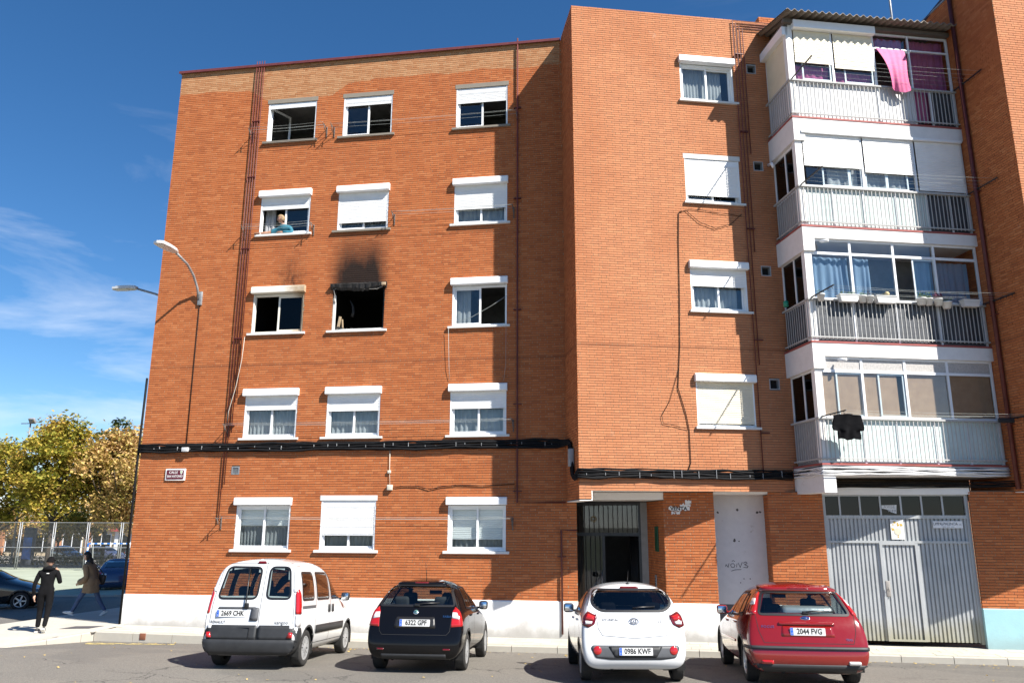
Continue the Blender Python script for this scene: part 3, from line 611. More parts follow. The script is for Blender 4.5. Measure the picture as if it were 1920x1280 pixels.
def window(M, col, zs, zt, kind='box', shut=0.0, leaves='both', curtain=None, sill='white', shcol='white', room=True, label=None, boxmat=None, seed=0, inner=0.0, framemat=None, panes=None):
    bx0, bx1, sx0, sx1 = col; x0, x1, z0, z1 = bx0+0.03, bx1-0.03, zs+0.055, zt-0.01
    fm = framemat or M_PVC; W = x1-x0
    boxh = 0.185 if kind == 'box' else 0.20
    ztop = z1-(boxh if kind == 'box' else 0.07)          # top of what shows below the box or the lintel
    yf = 0.045
    f = MB(M)                                             # outer frame
    f.box(x0, x0+0.05, yf, yf+0.07, z0, ztop); f.box(x1-0.05, x1, yf, yf+0.07, z0, ztop); f.box(x0+0.05, x1-0.05, yf, yf+0.07, z0, z0+0.05); f.box(x0+0.05, x1-0.05, yf, yf+0.07, ztop-0.05, ztop)
    # guides for the shutter
    f.box(x0+0.002, x0+0.034, 0.012, yf-0.001, z0+0.002, ztop); f.box(x1-0.034, x1-0.002, 0.012, yf-0.001, z0+0.002, ztop)
    w = f.build('window', fm, bld)
    if label: w['label'] = label
    xm = (x0+x1)/2; a0, a1 = x0+0.05, x1-0.05; b0, b1 = z0+0.05, ztop-0.05
    def leaf(p0, p1, yy, glass=True):
        s = MB(M); q = 0.048
        s.box(p0, p0+q, yy, yy+0.035, b0, b1); s.box(p1-q, p1, yy, yy+0.035, b0, b1); s.box(p0+q, p1-q, yy, yy+0.035, b0, b0+q); s.box(p0+q, p1-q, yy, yy+0.035, b1-q, b1)
        s.build('sash', fm, w)
        if glass: g = MB(M); g.box(p0+q, p1-q, yy+0.014, yy+0.019, b0+q, b1-q); g.build('pane', M_SOOTG if room == 'burnt' else M_WGLASS, w)
    if leaves in ('both', 'left', 'leftpair'): leaf(a0, xm+0.03, yf+0.034)
    if leaves in ('both', 'right'): leaf(xm-0.03, a1, yf+0.072 if leaves == 'both' else yf+0.034)
    if leaves == 'leftpair': leaf(a0+0.05, xm+0.0, yf+0.072)
    if leaves == 'casement':
        s = MB(M @ Matrix.Translation((a0, yf+0.07, 0)) @ Matrix.Rotation(math.radians(62), 4, 'Z')); L = xm-a0
        s.box(0, 0.05, 0, 0.04, b0, b1); s.box(L-0.05, L, 0, 0.04, b0, b1); s.box(0.05, L-0.05, 0, 0.04, b0, b0+0.05); s.box(0.05, L-0.05, 0, 0.04, b1-0.05, b1); s.build('sash', fm, w)
        g = MB(s.M); g.box(0.05, L-0.05, 0.015, 0.02, b0+0.05, b1-0.05); g.build('pane', M_WGLASS, w)
    if kind == 'box':
        b = MB(M); zb0 = zt-boxh; d = 0.115
        b.add([(bx0,-d,zb0+0.012),(bx0,-d+0.012,zb0),(bx0,0.04,zb0),(bx0,0.04,zt),(bx0,-d+0.03,zt),(bx0,-d,zt-0.03),
               (bx1,-d,zb0+0.012),(bx1,-d+0.012,zb0),(bx1,0.04,zb0),(bx1,0.04,zt),(bx1,-d+0.03,zt),(bx1,-d,zt-0.03)],
              [(0,1,2,3,4,5),(11,10,9,8,7,6),(0,6,7,1),(1,7,8,2),(3,9,10,4),(4,10,11,5),(5,11,6,0),(2,8,9,3)])
        b.build('shutter_box', boxmat or M_PVC, w)
        stop = zb0+0.005
    else:
        b = MB(M); b.box(x0-0.03, x1+0.03, -0.006, 0.20, z1-0.065, z1+0.06); b.build('lintel', M_SILLC if sill == 'concrete' else M_SILLW, w)
        b = MB(M); b.box(x0+0.002, x1-0.002, 0.020, yf-0.002, ztop-0.15, ztop-0.003); b.build('shutter_box', M_PVC, w); stop = ztop-0.15
    if shut > 0:
        zb_ = stop-(stop-z0)*shut
        s = MB(M); shutter_into(s, x0+0.012, x1-0.012, 0.022 if kind == 'box' else 0.026, stop, zb_+0.03); so = s.build('shutter', M_SHUTC if shcol == 'cream' else M_SHUT, w, fix=False)
    if inner > 0:
        s = MB(M); shutter_into(s, a0, a1, 0.165, b1+0.04, b1-(b1-b0)*inner); s.build('shutter', M_SHUT, w, fix=False)
    if curtain:
        cm = {'net': M_CURT, 'grey': M_CGREY, 'blue': M_CBLUE}[curtain[0]]
        c = MB(M)
        for (q0, q1) in curtain[1]: curtain_into(c, a0+(a1-a0)*q0, a0+(a1-a0)*q1, 0.235, z0+0.06, z1-0.1, 0.022, 0.10+0.02*(seed % 3), seed)
        c.build('curtain', cm, w, fix=False)
    s = MB(M)
    s.add([(sx0,-0.065,zs),(sx1,-0.065,zs),(sx1,-0.065,zs+0.055),(sx0,-0.065,zs+0.055),(sx0,0.115,zs),(sx1,0.115,zs),(sx1,0.115,zs+0.075),(sx0,0.115,zs+0.075)],
          [(0,1,2,3),(3,2,6,7),(0,4,5,1),(0,3,7,4),(1,5,6,2)])
    s.build('sill', M_SILLC if sill == 'concrete' else M_SILLW, w)
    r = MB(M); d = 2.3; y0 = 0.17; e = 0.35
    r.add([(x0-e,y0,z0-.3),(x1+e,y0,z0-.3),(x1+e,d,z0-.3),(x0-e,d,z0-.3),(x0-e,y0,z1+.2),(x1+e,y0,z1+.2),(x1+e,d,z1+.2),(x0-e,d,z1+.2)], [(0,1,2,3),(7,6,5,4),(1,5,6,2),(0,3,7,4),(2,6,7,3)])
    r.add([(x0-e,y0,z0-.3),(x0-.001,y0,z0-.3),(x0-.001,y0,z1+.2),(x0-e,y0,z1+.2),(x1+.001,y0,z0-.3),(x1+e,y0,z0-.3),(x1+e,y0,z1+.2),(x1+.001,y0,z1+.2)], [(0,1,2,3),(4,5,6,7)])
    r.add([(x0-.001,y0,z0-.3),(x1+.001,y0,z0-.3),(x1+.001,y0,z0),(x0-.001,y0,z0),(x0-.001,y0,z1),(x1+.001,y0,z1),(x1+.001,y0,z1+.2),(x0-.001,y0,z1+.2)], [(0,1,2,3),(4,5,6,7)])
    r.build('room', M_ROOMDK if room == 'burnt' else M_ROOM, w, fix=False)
    return w
def LW(c, r, **k): return window(M_L, LCOL[c], ZS0+FH*r, ZS0+FH*r+HB, seed=r*3+c, **k)
def MW(r, **k): return window(M_R, MCOL, MZ0+FH*r, MZ0+FH*r+MHB, seed=20+r, **k)
LW(0,4, kind='recess', shut=0.0, leaves='casement', sill='concrete')
LW(1,4, kind='recess', shut=0.10, leaves='left', sill='concrete')
LW(2,4, kind='recess', shut=0.28, leaves='left', sill='concrete')
LW(0,3, shut=0.33, leaves='right', curtain=('net', [(0.0, 0.22)]))
LW(1,3, shut=0.80, leaves='both', curtain=('grey', [(0,1)]), sill='concrete')
LW(2,3, shut=0.62, leaves='both', curtain=('net', [(0,1)]))
LW(0,2, shut=0.0, leaves='right', boxmat=M_SMOKED, framemat=M_SMOKED, room='burnt', label='smoke stained window left of the burnt one')
LW(2,2, shut=0.0, leaves='left', curtain=('net', [(0,0.3)]))
LW(0,1, shut=0.34, leaves='both', curtain=('net', [(0,1)]))
LW(1,1, shut=0.40, leaves='both', curtain=('net', [(0,1)]))
LW(2,1, shut=0.40, leaves='both', curtain=('net', [(0,1)]))
LW(0,0, shut=0.0, inner=0.42, leaves='both', curtain=('grey', [(0,1)]))
LW(1,0, kind='recess', shut=0.66, leaves='both', curtain=('grey', [(0,1)]))
LW(2,0, shut=0.0, inner=0.74, leaves='both', curtain=('grey', [(0,1)]))
MW(4, shut=0.0, leaves='both', curtain=('net', [(0,0.85)]))
MW(3, kind='recess', shut=0.82, leaves='both', curtain=('grey', [(0,0.45)]))
MW(2, shut=0.42, leaves='both', curtain=('net', [(0,0.9)]))
MW(1, shut=0.93, shcol='cream', leaves='both')
# the burnt out window
def burnt_window():
    bx0, bx1, sx0, sx1 = LCOL[1]; zs = ZS0+FH*2; zt = zs+HB; x0, x1, z0, z1 = bx0+0.03, bx1-0.03, zs+0.055, zt-0.01; r = random.Random(3)
    f = MB(); f.box(x0, x0+0.055, 0.045, 0.115, z0+0.05, z1-0.28); f.box(x0, x1, 0.045, 0.115, z0, z0+0.05); w = f.build('window', M_SILLW, bld); w['label'] = 'burnt out window with charred empty frame'
    f = MB(); f.box(x1-0.05, x1, 0.045, 0.115, z0+0.05, z1-0.15); f.box(x0, x0+0.05, 0.05, 0.11, z1-0.28, z1-0.1); f.build('charred_frame', M_BURNT, w)
    b = MB(); pts = []                                                       # sagging remains of the shutter box
    n = 26
    for i in range(n+1):
        q = i/n; x = bx0-0.02+(bx1-bx0+0.04)*q; s = -0.05*math.sin(PI*q)+0.012*r.uniform(-1, 1)
        pts.append([(x,-0.10+0.03*r.random(),zt-0.10+s*1.2+0.02*r.random()),(x,-0.11,zt-0.02+s*0.3),(x,-0.04,zt+0.012*r.random()),(x,0.04,zt),(x,0.05,zt-0.13+s),(x,-0.03,zt-0.155+s*1.6+0.03*r.random())])
    vs = [p for st in pts for p in st]; fs = []
    for i in range(n):
        for k in range(6): fs.append((i*6+k, i*6+(k+1)%6, (i+1)*6+(k+1)%6, (i+1)*6+k))
    fs += [(5,4,3,2,1,0), tuple(n*6+k for k in range(6))]; b.add(vs, fs); b.build('charred_shutter_box', M_BURNT, w)
    b = MB(); b.rbox(bx1-0.10, bx1+0.02, -0.118, -0.02, zt-0.11, zt-0.03, 0.01); b.build('box_end_cap', M_SMOKED, w)
    b = MB(); b.tube([(x0+0.01,-0.02,zt-0.05),(x0+0.03,-0.03,zt-0.18),(x0+0.05,0.0,zt-0.30),(x0+0.03,0.02,zt-0.42),(x0+0.06,0.03,zt-0.5)], 0.012, 5); b.tube([(x0+0.05,-0.03,zt-0.14),(x1-0.2,-0.05,zt-0.19),(x1-0.04,-0.06,zt-0.12)], 0.010, 5); b.build('melted_strap', simple('scorched_strap', (0.30,0.28,0.25), 0.7), w)
    b = MB(); b.obox((x0+0.17, 0.09, z0+0.22), 0.06, 0.04, 0.36, Matrix.Rotation(math.radians(9), 3, 'Y')); b.obox((x0+0.26, 0.12, z0+0.18), 0.03, 0.03, 0.3, Matrix.Rotation(math.radians(-6), 3, 'Y')); b.build('broken_sash', M_SMOKED, w)
    b = MB()
    for k in range(16): q = r.uniform(x0+0.1, x0+0.55); b.obox((q, 0.06+r.uniform(-.04,.05), z0+0.065+r.random()*0.02), r.uniform(.02,.09), .02, r.uniform(.01,.05), Matrix.Rotation(r.uniform(-.9,.9), 3, 'Y'))
    b.build('debris', M_BURNT, w)
    b = MB(); b.tube([(x0+0.36,0.3,z1-0.35),(x0+0.44,0.32,z1-0.52),(x0+0.47,0.3,z1-0.7),(x0+0.43,0.33,z1-0.8)], 0.02, 5, r2=0.05); b.build('charred_rag', M_BURNT, w)
    s = MB(); s.add([(sx0,-0.065,zs),(sx1,-0.065,zs),(sx1,-0.065,zs+0.055),(sx0,-0.065,zs+0.055),(sx0,0.115,zs),(sx1,0.115,zs),(sx1,0.115,zs+0.075),(sx0,0.115,zs+0.075)], [(0,1,2,3),(3,2,6,7),(0,4,5,1),(0,3,7,4),(1,5,6,2)]); s.build('sill', M_SILLW, w)
    q = MB(); e = 0.3; y0 = 0.16; d = 2.5
    q.add([(x0-e,y0,z0-.3),(x1+e,y0,z0-.3),(x1+e,d,z0-.3),(x0-e,d,z0-.3),(x0-e,y0,z1+.2),(x1+e,y0,z1+.2),(x1+e,d,z1+.2),(x0-e,d,z1+.2)], [(0,1,2,3),(7,6,5,4),(1,5,6,2),(0,3,7,4),(2,6,7,3)])
    q.build('room', M_ROOMDK, w, fix=False)
burnt_window()
# small vents
mb = MB(); a, b, c, d = VENTL; mb.box(a-0.005, a+0.03, -0.004, 0.06, c, d); mb.box(b-0.03, b+0.005, -0.004, 0.06, c, d); mb.box(a+.03, b-.03, -0.004, 0.06, c, c+0.03); mb.box(a+.03, b-.03, -0.004, 0.06, d-0.03, d)
for k in range(6): mb.box(a+0.03, b-0.03, 0.004+0.002*k % 0.004, 0.03, c+0.035+k*0.023, c+0.048+k*0.023)
mb.box(a, b, 0.05, 0.055, c, d); mb.build('air_vent', M_GALV, bld)
for v in VENTM:
    a, b, c, d = v; mb = MB(M_R); mb.box(a, a+0.025, 0.0, 0.16, c, d); mb.box(b-0.025, b, 0.0, 0.16, c, d); mb.box(a+.025, b-.025, 0.0, 0.16, d-0.025, d); mb.box(a+.025, b-.025, 0, 0.16, c, c+0.025); av = mb.build('air_vent', M_GREYD, bld); mb = MB(M_R); mb.box(a+.025, b-.025, 0.12, 0.165, c+.025, d-.025); mb.build('dark_duct', M_ROOMDK, av)  # black plate paints the shade at the back of each vent
# ------------------------------------------------------------------ entrance
nRv = M_R.to_3x3() @ Vector((0,1,0))
def along(p, d): return (p[0]+nRv.x*d, p[1]+nRv.y*d)
pA = (9.97, 0.012); pB = (11.99, 0.012); pA2 = along(pA, 1.45); pB2 = along(pB, 1.35)
mb = MB(); mb.add([(pB[0],pB[1],-.5),(pB2[0],pB2[1],-.5),(pB2[0],pB2[1],3),(pB[0],pB[1],3)], [(0,1,2,3)]); mb.add([(pA[0],pA[1],-.5),(pA2[0],pA2[1],-.5),(pA2[0],pA2[1],3),(pA[0],pA[1],3)], [(0,1,2,3)]); er = mb.build('entrance_reveal', MORTAR, bld, fix=False)
Ms = Matrix.Translation((pB[0]-0.012, 0, 0)) @ Matrix.Rotation(AL, 4, 'Z') @ Matrix(((0,1,0,0),(-1,0,0,0),(0,0,1,0),(0,0,0,1)))
rects, _ = brick_rects(-1.33, 0.0, -0.1, 2.9, [], 9); o = brick_mesh('brickwork', Ms, rects, parent=er); o['kind'] = 'stuff'
mb = MB(); mb.box(8.6, 12.2, 0.9, 4.0, -0.42, -0.12); mb.box(9.9, 12.0, 0.02, 0.9, -0.42, -0.16); mb.build('entrance_floor', M_CONC, bld)
yd = 1.28; d = MB()
d.box(9.55, 9.64, yd, yd+0.08, -0.12, 2.88); d.box(11.40, 11.46, yd, yd+0.08, -0.12, 2.88); d.box(9.64, 11.40, yd, yd+0.08, 2.80, 2.88); d.box(9.64, 11.40, yd, yd+0.08, 2.06, 2.14); d.box(10.50, 10.57, yd, yd+0.08, -0.12, 2.06); d.box(9.64, 10.50, yd, yd+0.07, -0.12, 0.10); d.box(10.57, 11.40, yd, yd+0.07, -0.12, 0.10)
door = d.build('entrance_door', M_DOORIRON, bld)
for k in range(7): b = MB(); xx_ = 9.74+k*0.118; b.tube([(xx_, yd-0.02, 0.1), (xx_, yd-0.02, 2.06)], 0.009, 6); b.build('bar', M_IRON, door)
for k in range(15): b = MB(); xx_ = 9.72+k*0.118; b.tube([(xx_, yd-0.02, 2.14), (xx_, yd-0.02, 2.80)], 0.009, 6); b.build('bar', M_IRON, door)
b = MB(); 
for q in (0.07, 0.045): b.tube([(10.30+q*math.cos(2*PI*k/16), yd-0.03, 2.47+q*math.sin(2*PI*k/16)) for k in range(17)], 0.008, 5, cap=False)
b.build('ornament', simple('gilt_iron', (0.16,0.11,0.04), 0.5, 0.5), door)
b = MB(); b.box(9.64, 10.50, yd+0.03, yd+0.036, 0.10, 2.06); b.build('pane', M_WGLASS, door); b = MB(); b.box(9.64, 11.40, yd+0.03, yd+0.036, 2.14, 2.80); b.build('pane', M_WGLASS, door)
b = MB(M_L @ Matrix.Translation((11.40, yd+0.04, 0)) @ Matrix.Rotation(math.radians(-75), 4, 'Z')); b.box(-0.05, 0, 0, 0.05, -.1, 2.04); b.box(-0.86, -0.81, 0, 0.05, -.1, 2.04); b.box(-0.81, -0.05, 0, 0.05, -.1, .1); b.box(-0.81, -0.05, 0, 0.05, 1.96, 2.04)
for k in range(6): b.tube([(-0.14-k*0.118, -0.01, 0.1), (-0.14-k*0.118, -0.01, 1.96)], 0.009, 5)
b.build('open_leaf', M_DOORIRON, door)
b = MB(); b.box(11.46, 11.62, yd-0.06, yd+0.2, -0.12, 2.88); b.build('door_pillar', simple('grey_stone_pillar', (0.22,0.22,0.22), 0.6), bld)
b = MB(); b.box(9.62, 9.76, yd-0.12, yd-0.02, 2.16, 2.72); b.build('letter_panel', simple('pale_meter_door', (0.45,0.44,0.40), 0.6), bld)
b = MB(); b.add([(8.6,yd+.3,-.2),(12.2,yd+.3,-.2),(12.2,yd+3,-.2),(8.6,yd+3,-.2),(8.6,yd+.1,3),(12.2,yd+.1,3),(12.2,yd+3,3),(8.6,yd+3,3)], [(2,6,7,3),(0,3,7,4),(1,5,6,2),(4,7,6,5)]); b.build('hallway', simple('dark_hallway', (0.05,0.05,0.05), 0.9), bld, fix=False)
# things fixed in the doorway
Mq = Matrix.Translation((pB[0], pB[1], 0)) @ Matrix.Rotation(AL, 4, 'Z') @ Matrix(((0,1,0,0),(-1,0,0,0),(0,0,1,0),(0,0,0,1)))
b = MB(Mq); b.rbox(-0.62, -0.40, -0.05, -0.012, 1.72, 2.30, 0.012); o = b.build('notice_box', simple('green_enamel', (0.008,0.06,0.028), 0.5)); tag(o, 'narrow green box on the brick side wall of the entrance', 'notice box')
b = MB(Mq); b.rbox(-0.75, -0.66, -0.04, -0.012, 0.78, 1.18, 0.008); o = b.build('intercom', M_GALV); tag(o, 'metal intercom panel on the brick side wall of the entrance', 'intercom')
b = MB(Mq); 
for k in range(5): b.rbox(-0.72, -0.69, -0.046, -0.038, 0.86+k*0.055, 0.89+k*0.055, 0.003)
q = b.build('button', M_BLACK, o)
# stained white panel
mb = MB(); mb.box(13.125, 14.335, 0.655, 0.8, -0.4, 3.04); pn = mb.build('blank_panel', M_PANEL, bld); pn['label'] = 'stained white infill panel with scribbled graffiti'
mb = MB(); mb.box(13.125, 14.335, 0.65, 0.656, -0.4, 0.55); mb.build('panel_base', simple('dark_grey_base', (0.10,0.10,0.11), 0.8), bld)
mb = MB(); r = random.Random(4)
for (cx_, cz_, s_) in ((13.27,2.62,.03),(13.72,2.68,.035),(14.17,2.62,.035),(14.24,2.63,.03),(13.62,1.98,.04),(13.72,1.96,.02),(13.70,1.03,.015),(13.78,1.12,.015),(13.92,1.12,.015)): mb.prism([(cx_+s_*(.6+.5*r.random())*math.cos(2*PI*k/9), cz_+s_*(.6+.5*r.random())*math.sin(2*PI*k/9)) for k in range(9)], 0.6525, 0.656)
mb.build('plaster_chips', simple('dark_chip', (0.10,0.095,0.09), 0.9), pn)
def stroke(mb, pts, w=0.011, y0=0.650, y1=0.6545, M=None):
    for (a, b_), (c, d_) in zip(pts[:-1], pts[1:]):
        dx, dz = c-a, d_-b_; L = math.hypot(dx, dz); nx, nz = -dz/L*w/2, dx/L*w/2; ex, ez = dx/L*w*0.3, dz/L*w*0.3
        mb.prism([(a-ex+nx, b_-ez+nz), (a-ex-nx, b_-ez-nz), (c+ex-nx, d_+ez-nz), (c+ex+nx, d_+ez+nz)], y0, y1)
g = MB(); ox, oz, s = 13.38, 1.36, 0.58                                        # scrawled tag in marker pen
def G(*p): stroke(g, [(ox+a*s, oz+b*s) for a, b in p])
G((0.00,0.05),(0.02,0.13)); G((0.02,0.13),(0.10,0.02),(0.14,0.17)); G((0.20,0.10),(0.24,0.02),(0.33,0.02),(0.37,0.10),(0.31,0.17),(0.22,0.15),(0.20,0.10)); G((0.43,0.03),(0.45,0.16)); G((0.26,0.25),(0.31,0.29),(0.37,0.25))
G((0.50,0.19),(0.57,0.02),(0.66,0.22)); G((0.70,0.19),(0.80,0.24),(0.85,0.18),(0.74,0.13),(0.88,0.07),(0.84,0.01),(0.70,0.03)); G((0.22,-0.12),(0.38,-0.07),(0.60,-0.06))
o = g.build('graffiti', M_BLACK); tag(o, 'black marker scrawl on the stained white panel', 'graffiti')
mb = MB(); r = random.Random(8)
for (a, b_, c, d_) in ((12.10,12.58,2.66,2.74),(12.36,12.60,2.74,2.80),(12.48,12.62,2.80,2.88),(12.16,12.36,2.58,2.63)):
    n_ = 9; up = [(a+(c_-0)/n_*(b_-a), d_+r.uniform(-.025,.025)) for c_ in range(n_+1)]; dn = [(a+(n_-c_)/n_*(b_-a), c+r.uniform(-.025,.025)) for c_ in range(n_+1)]; mb.prism(up+dn, -0.0065, -0.003)
o = mb.build('torn_poster', M_PAPER); tag(o, 'torn remains of a white sale poster on the brick pier', 'poster')
text_obj('lettering', 'VENTA', 0.115, Matrix.Translation((12.33,-0.0072,2.695)) @ Matrix.Rotation(PI/2, 4, 'X'), M_BLACK, o, extrude=0.0006, xs=1.05, bold=0.004)
# ------------------------------------------------------------------ garage
GA, GB, GY = 15.52, 18.60, 0.10; GZ0, GZ1 = -0.13, 3.03
g = MB(); g.box(GA, GA+0.07, GY-0.03, GY+0.08, GZ0, GZ1); g.box(GB-0.07, GB, GY-0.03, GY+0.08, GZ0, GZ1); g.box(GA+.07, GB-.07, GY-0.03, GY+0.08, GZ1-0.06, GZ1); g.box(GA+.07, GB-.07, GY-0.03, GY+0.08, 2.48, 2.55); g.box(GA+.07, GB-.07, GY-0.03, GY+0.08, 1.95, 2.0)
gar = g.build('garage_door', M_GARAGE, bld)
def corr(mb, x0, x1, y, z0, z1, p=0.085, d=0.034):
    x = x0; prof = []
    while x < x1-0.001:
        for (q, dd) in ((0, 0), (0.56, 0), (0.62, d), (0.94, d)):
            if x+q*p < x1: prof.append((x+q*p, y+dd))
        x += p
    prof.append((x1, y)); vs = []; fs = []
    for (a, b_) in prof: vs += [(a, b_, z0), (a, b_, z1)]
    for i in range(len(prof)-1): fs.append((2*i, 2*i+2, 2*i+3, 2*i+1))
    mb.add(vs, fs)
for (x0, x1, z0, z1) in ((GA+.07, GB-.07, 2.0, 2.48), (GA+.07, 16.66, -0.10, 1.95), (16.72, 17.40, -0.06, 1.91), (17.46, GB-.07, -0.10, 1.95)):
    q = MB(); corr(q, x0, x1, GY, z0, z1); q.build('sheet_panel', M_GARAGE, gar, fix=False)
q = MB(); q.box(16.66, 16.72, GY-0.035, GY+0.03, -0.1, 1.95); q.box(17.40, 17.46, GY-0.028, GY+0.03, -0.1, 1.95); q.box(16.72, 17.40, GY-0.03, GY+0.03, 1.91, 1.95); q.box(16.72, 17.40, GY-0.03, GY+0.03, -0.10, -0.06); q.build('wicket_frame', M_GARAGE, gar)
q = MB(); q.rbox(16.705, 16.80, GY-0.045, GY-0.02, 0.82, 1.15, 0.01); q.tube([(16.75,GY-0.09,0.92),(16.75,GY-0.09,1.05)], 0.010, 6); q.tube([(16.75,GY-0.04,0.98),(16.75,GY-0.09,0.98)], 0.008, 6); q.build('lock_plate', worn_white('rusted_lock', (0.30,0.28,0.26), (0.25,0.10,0.04), 0.9), gar)
mxs = [GA+.07]+[15.90+0.434*k for k in range(7)]
for k, mx_ in enumerate(mxs[1:-1]): q = MB(); q.box(mx_-0.018, mx_+0.018, GY-0.02, GY+0.05, 2.55, 2.97); q.build('glazing_bar', M_GARAGE, gar)
edges = [GA+.07]+mxs[1:-1]+[GB-.07]
M_DGLASS = glass_mat('dark_dusty_glass', (0.12,0.13,0.135), 0.8, 0.06, 0.0)
for a, b_ in zip(edges[:-1], edges[1:]): q = MB(); q.box(a+0.018, b_-0.018, GY+0.015, GY+0.02, 2.55, 2.97); q.build('pane', M_DGLASS, gar)
q = MB(); q.add([(GA,GY+.1,GZ0),(GB,GY+.1,GZ0),(GB,3.5,GZ0),(GA,3.5,GZ0),(GA,GY+.1,GZ1),(GB,GY+.1,GZ1),(GB,3.5,GZ1),(GA,3.5,GZ1)], [(0,1,2,3),(7,6,5,4),(1,5,6,2),(0,3,7,4),(2,6,7,3)]); q.build('garage_interior', M_ROOMDK, bld, fix=False)
q = MB(); q.box(GA-0.02, GB+0.03, 0.0, 0.25, 3.0, 3.17); q.build('garage_lintel', M_WHITE, bld)
q = MB(); q.prism([(16.80,2.70),(16.90,2.68),(16.99,2.62),(17.10,2.585),(17.12,2.78),(16.80,2.77)], GY+0.008, GY+0.012); o = q.build('paper_notice', M_PAPER); tag(o, 'torn white paper notice behind the glass above the garage door', 'notice')
text_obj('lettering', 'AVISE', 0.10, Matrix.Translation((16.96,GY+0.0065,2.735)) @ Matrix.Rotation(PI/2,4,'X'), M_GREYD, o, extrude=0.0008)
q = MB()
for k, (a, w_) in enumerate(((16.93,.03),(16.98,.012),(17.01,.03),(17.06,.03))): q.box(a, a+w_*0.4, GY+0.0055, GY+0.0075, 2.615-0.01*(k<2)+0.02*(k<1), 2.675); q.box(a+w_*0.6, a+w_, GY+0.0055, GY+0.0075, 2.63, 2.675)
q.build('faded_letters', M_GREYD, o)
q = MB(); q.box(16.93, 17.21, GY-0.040, GY-0.034, 2.03, 2.46); o = q.build('poster', M_PAPER); tag(o, 'sun bleached yellow and white poster on the garage door', 'poster')
q = MB(); r = random.Random(5)
for k in range(9):
    a = 16.95+r.random()*0.20; b_ = 2.06+r.random()*0.34; s_ = r.uniform(.02,.05); q.prism([(a,b_),(a+s_,b_+.01),(a+s_*0.9,b_+s_),(a-.01,b_+s_*1.3)], GY-0.0425-0.0001*k, GY-0.0405)
q.build('faded_print', simple('faded_ochre_print', (0.55,0.36,0.06), 0.7), o)
q = MB(); q.prism([(17.07+0.075*math.cos(2*PI*k/20), 2.20+0.075*math.sin(2*PI*k/20)) for k in range(20)], GY-0.0445, GY-0.0435); q.build('faded_disc', simple('bleached_disc', (0.62,0.58,0.45), 0.7), o)
q = MB(); q.box(17.82, 18.43, GY-0.042, GY-0.034, 2.275, 2.425); o = q.build('company_sign', simple('white_sign_plastic', (0.75,0.75,0.76), 0.4)); tag(o, 'white company name sign with dark lettering on the garage door', 'sign')
text_obj('lettering', 'LIMPAJ-PALENCIA', 0.082, Matrix.Translation((18.08,GY-0.0432,2.365)) @ Matrix.Rotation(PI/2,4,'X'), M_BLACK, o, extrude=0.0008, xs=0.78); text_obj('lettering', 's.l.', 0.05, Matrix.Translation((18.385,GY-0.0432,2.357)) @ Matrix.Rotation(PI/2,4,'X'), M_BLACK, o, extrude=0.0008, xs=0.8)
q = MB()
for k in range(11):
    if k % 4 != 3: q.box(18.02+k*0.022, 18.034+k*0.022, GY-0.0445, GY-0.0415, 2.295, 2.312)
q.build('small_print', M_GREYD, o)
# ------------------------------------------------------------------ balconies on the turned front
U0, U1, VF = 5.04, 9.42, -1.29
SL = [3.63, 6.32, 9.06, 11.81]; FB = [3.38, 5.98, 8.75, 11.45]
M_BAR = worn_white('chipped_white_bar_paint', (0.42,0.42,0.41), (0.30,0.22,0.16), 0.5)
M_STRIPE = None
def stripe_mat():
    t = NT('pale_green_striped_screen'); x = t.xyz(t.obj())[0]; s = t.math('FRACT', t.math('MULTIPLY', x, 22.0))
    f = t.sstep(t.math('ABSOLUTE', t.math('SUBTRACT', s, 0.5)), 0.18, 0.26); c = t.mix(f, (0.34,0.44,0.43), (0.62,0.68,0.68))
    c = t.mix(t.math('MULTIPLY', t.sstep(t.noise(3, 5), 0.5, 0.75), 0.4), c, (0.36,0.40,0.40)); t.set(Base_Color=c, Roughness=0.6); return t.m
M_STRIPE = stripe_mat(); M_PALEG = simple('pale_green_cloth_screen', (0.55,0.66,0.66), 0.8, var=0.12, scale=2.5)
M_DARKP = simple('dark_grey_screen', (0.05,0.055,0.065), 0.5, var=0.4, scale=3); M_GREYP = simple('light_grey_screen', (0.60,0.60,0.62), 0.6, var=0.08, scale=2)
def wicker():
    t = NT('wicker_roll_blind'); x, y, z = t.xyz(); s = t.math('FRACT', t.math('MULTIPLY', z, 42.0)); f = t.sstep(s, 0.25, 0.5)
    c = t.mix(f, (0.20,0.11,0.065), (0.44,0.28,0.18)); c = t.mix(0.25, c, t.ramp(t.noise(5, 4), [(0.3, (0.22,0.13,0.08)), (0.7, (0.50,0.34,0.22))])); t.set(Base_Color=c, Roughness=0.8); return t.m
M_WICK = wicker(); M_FROST = simple('frosted_pane', (0.42,0.40,0.38), 0.35, var=0.2, scale=30, bump=0.5, bscale=60)
bar_me = None
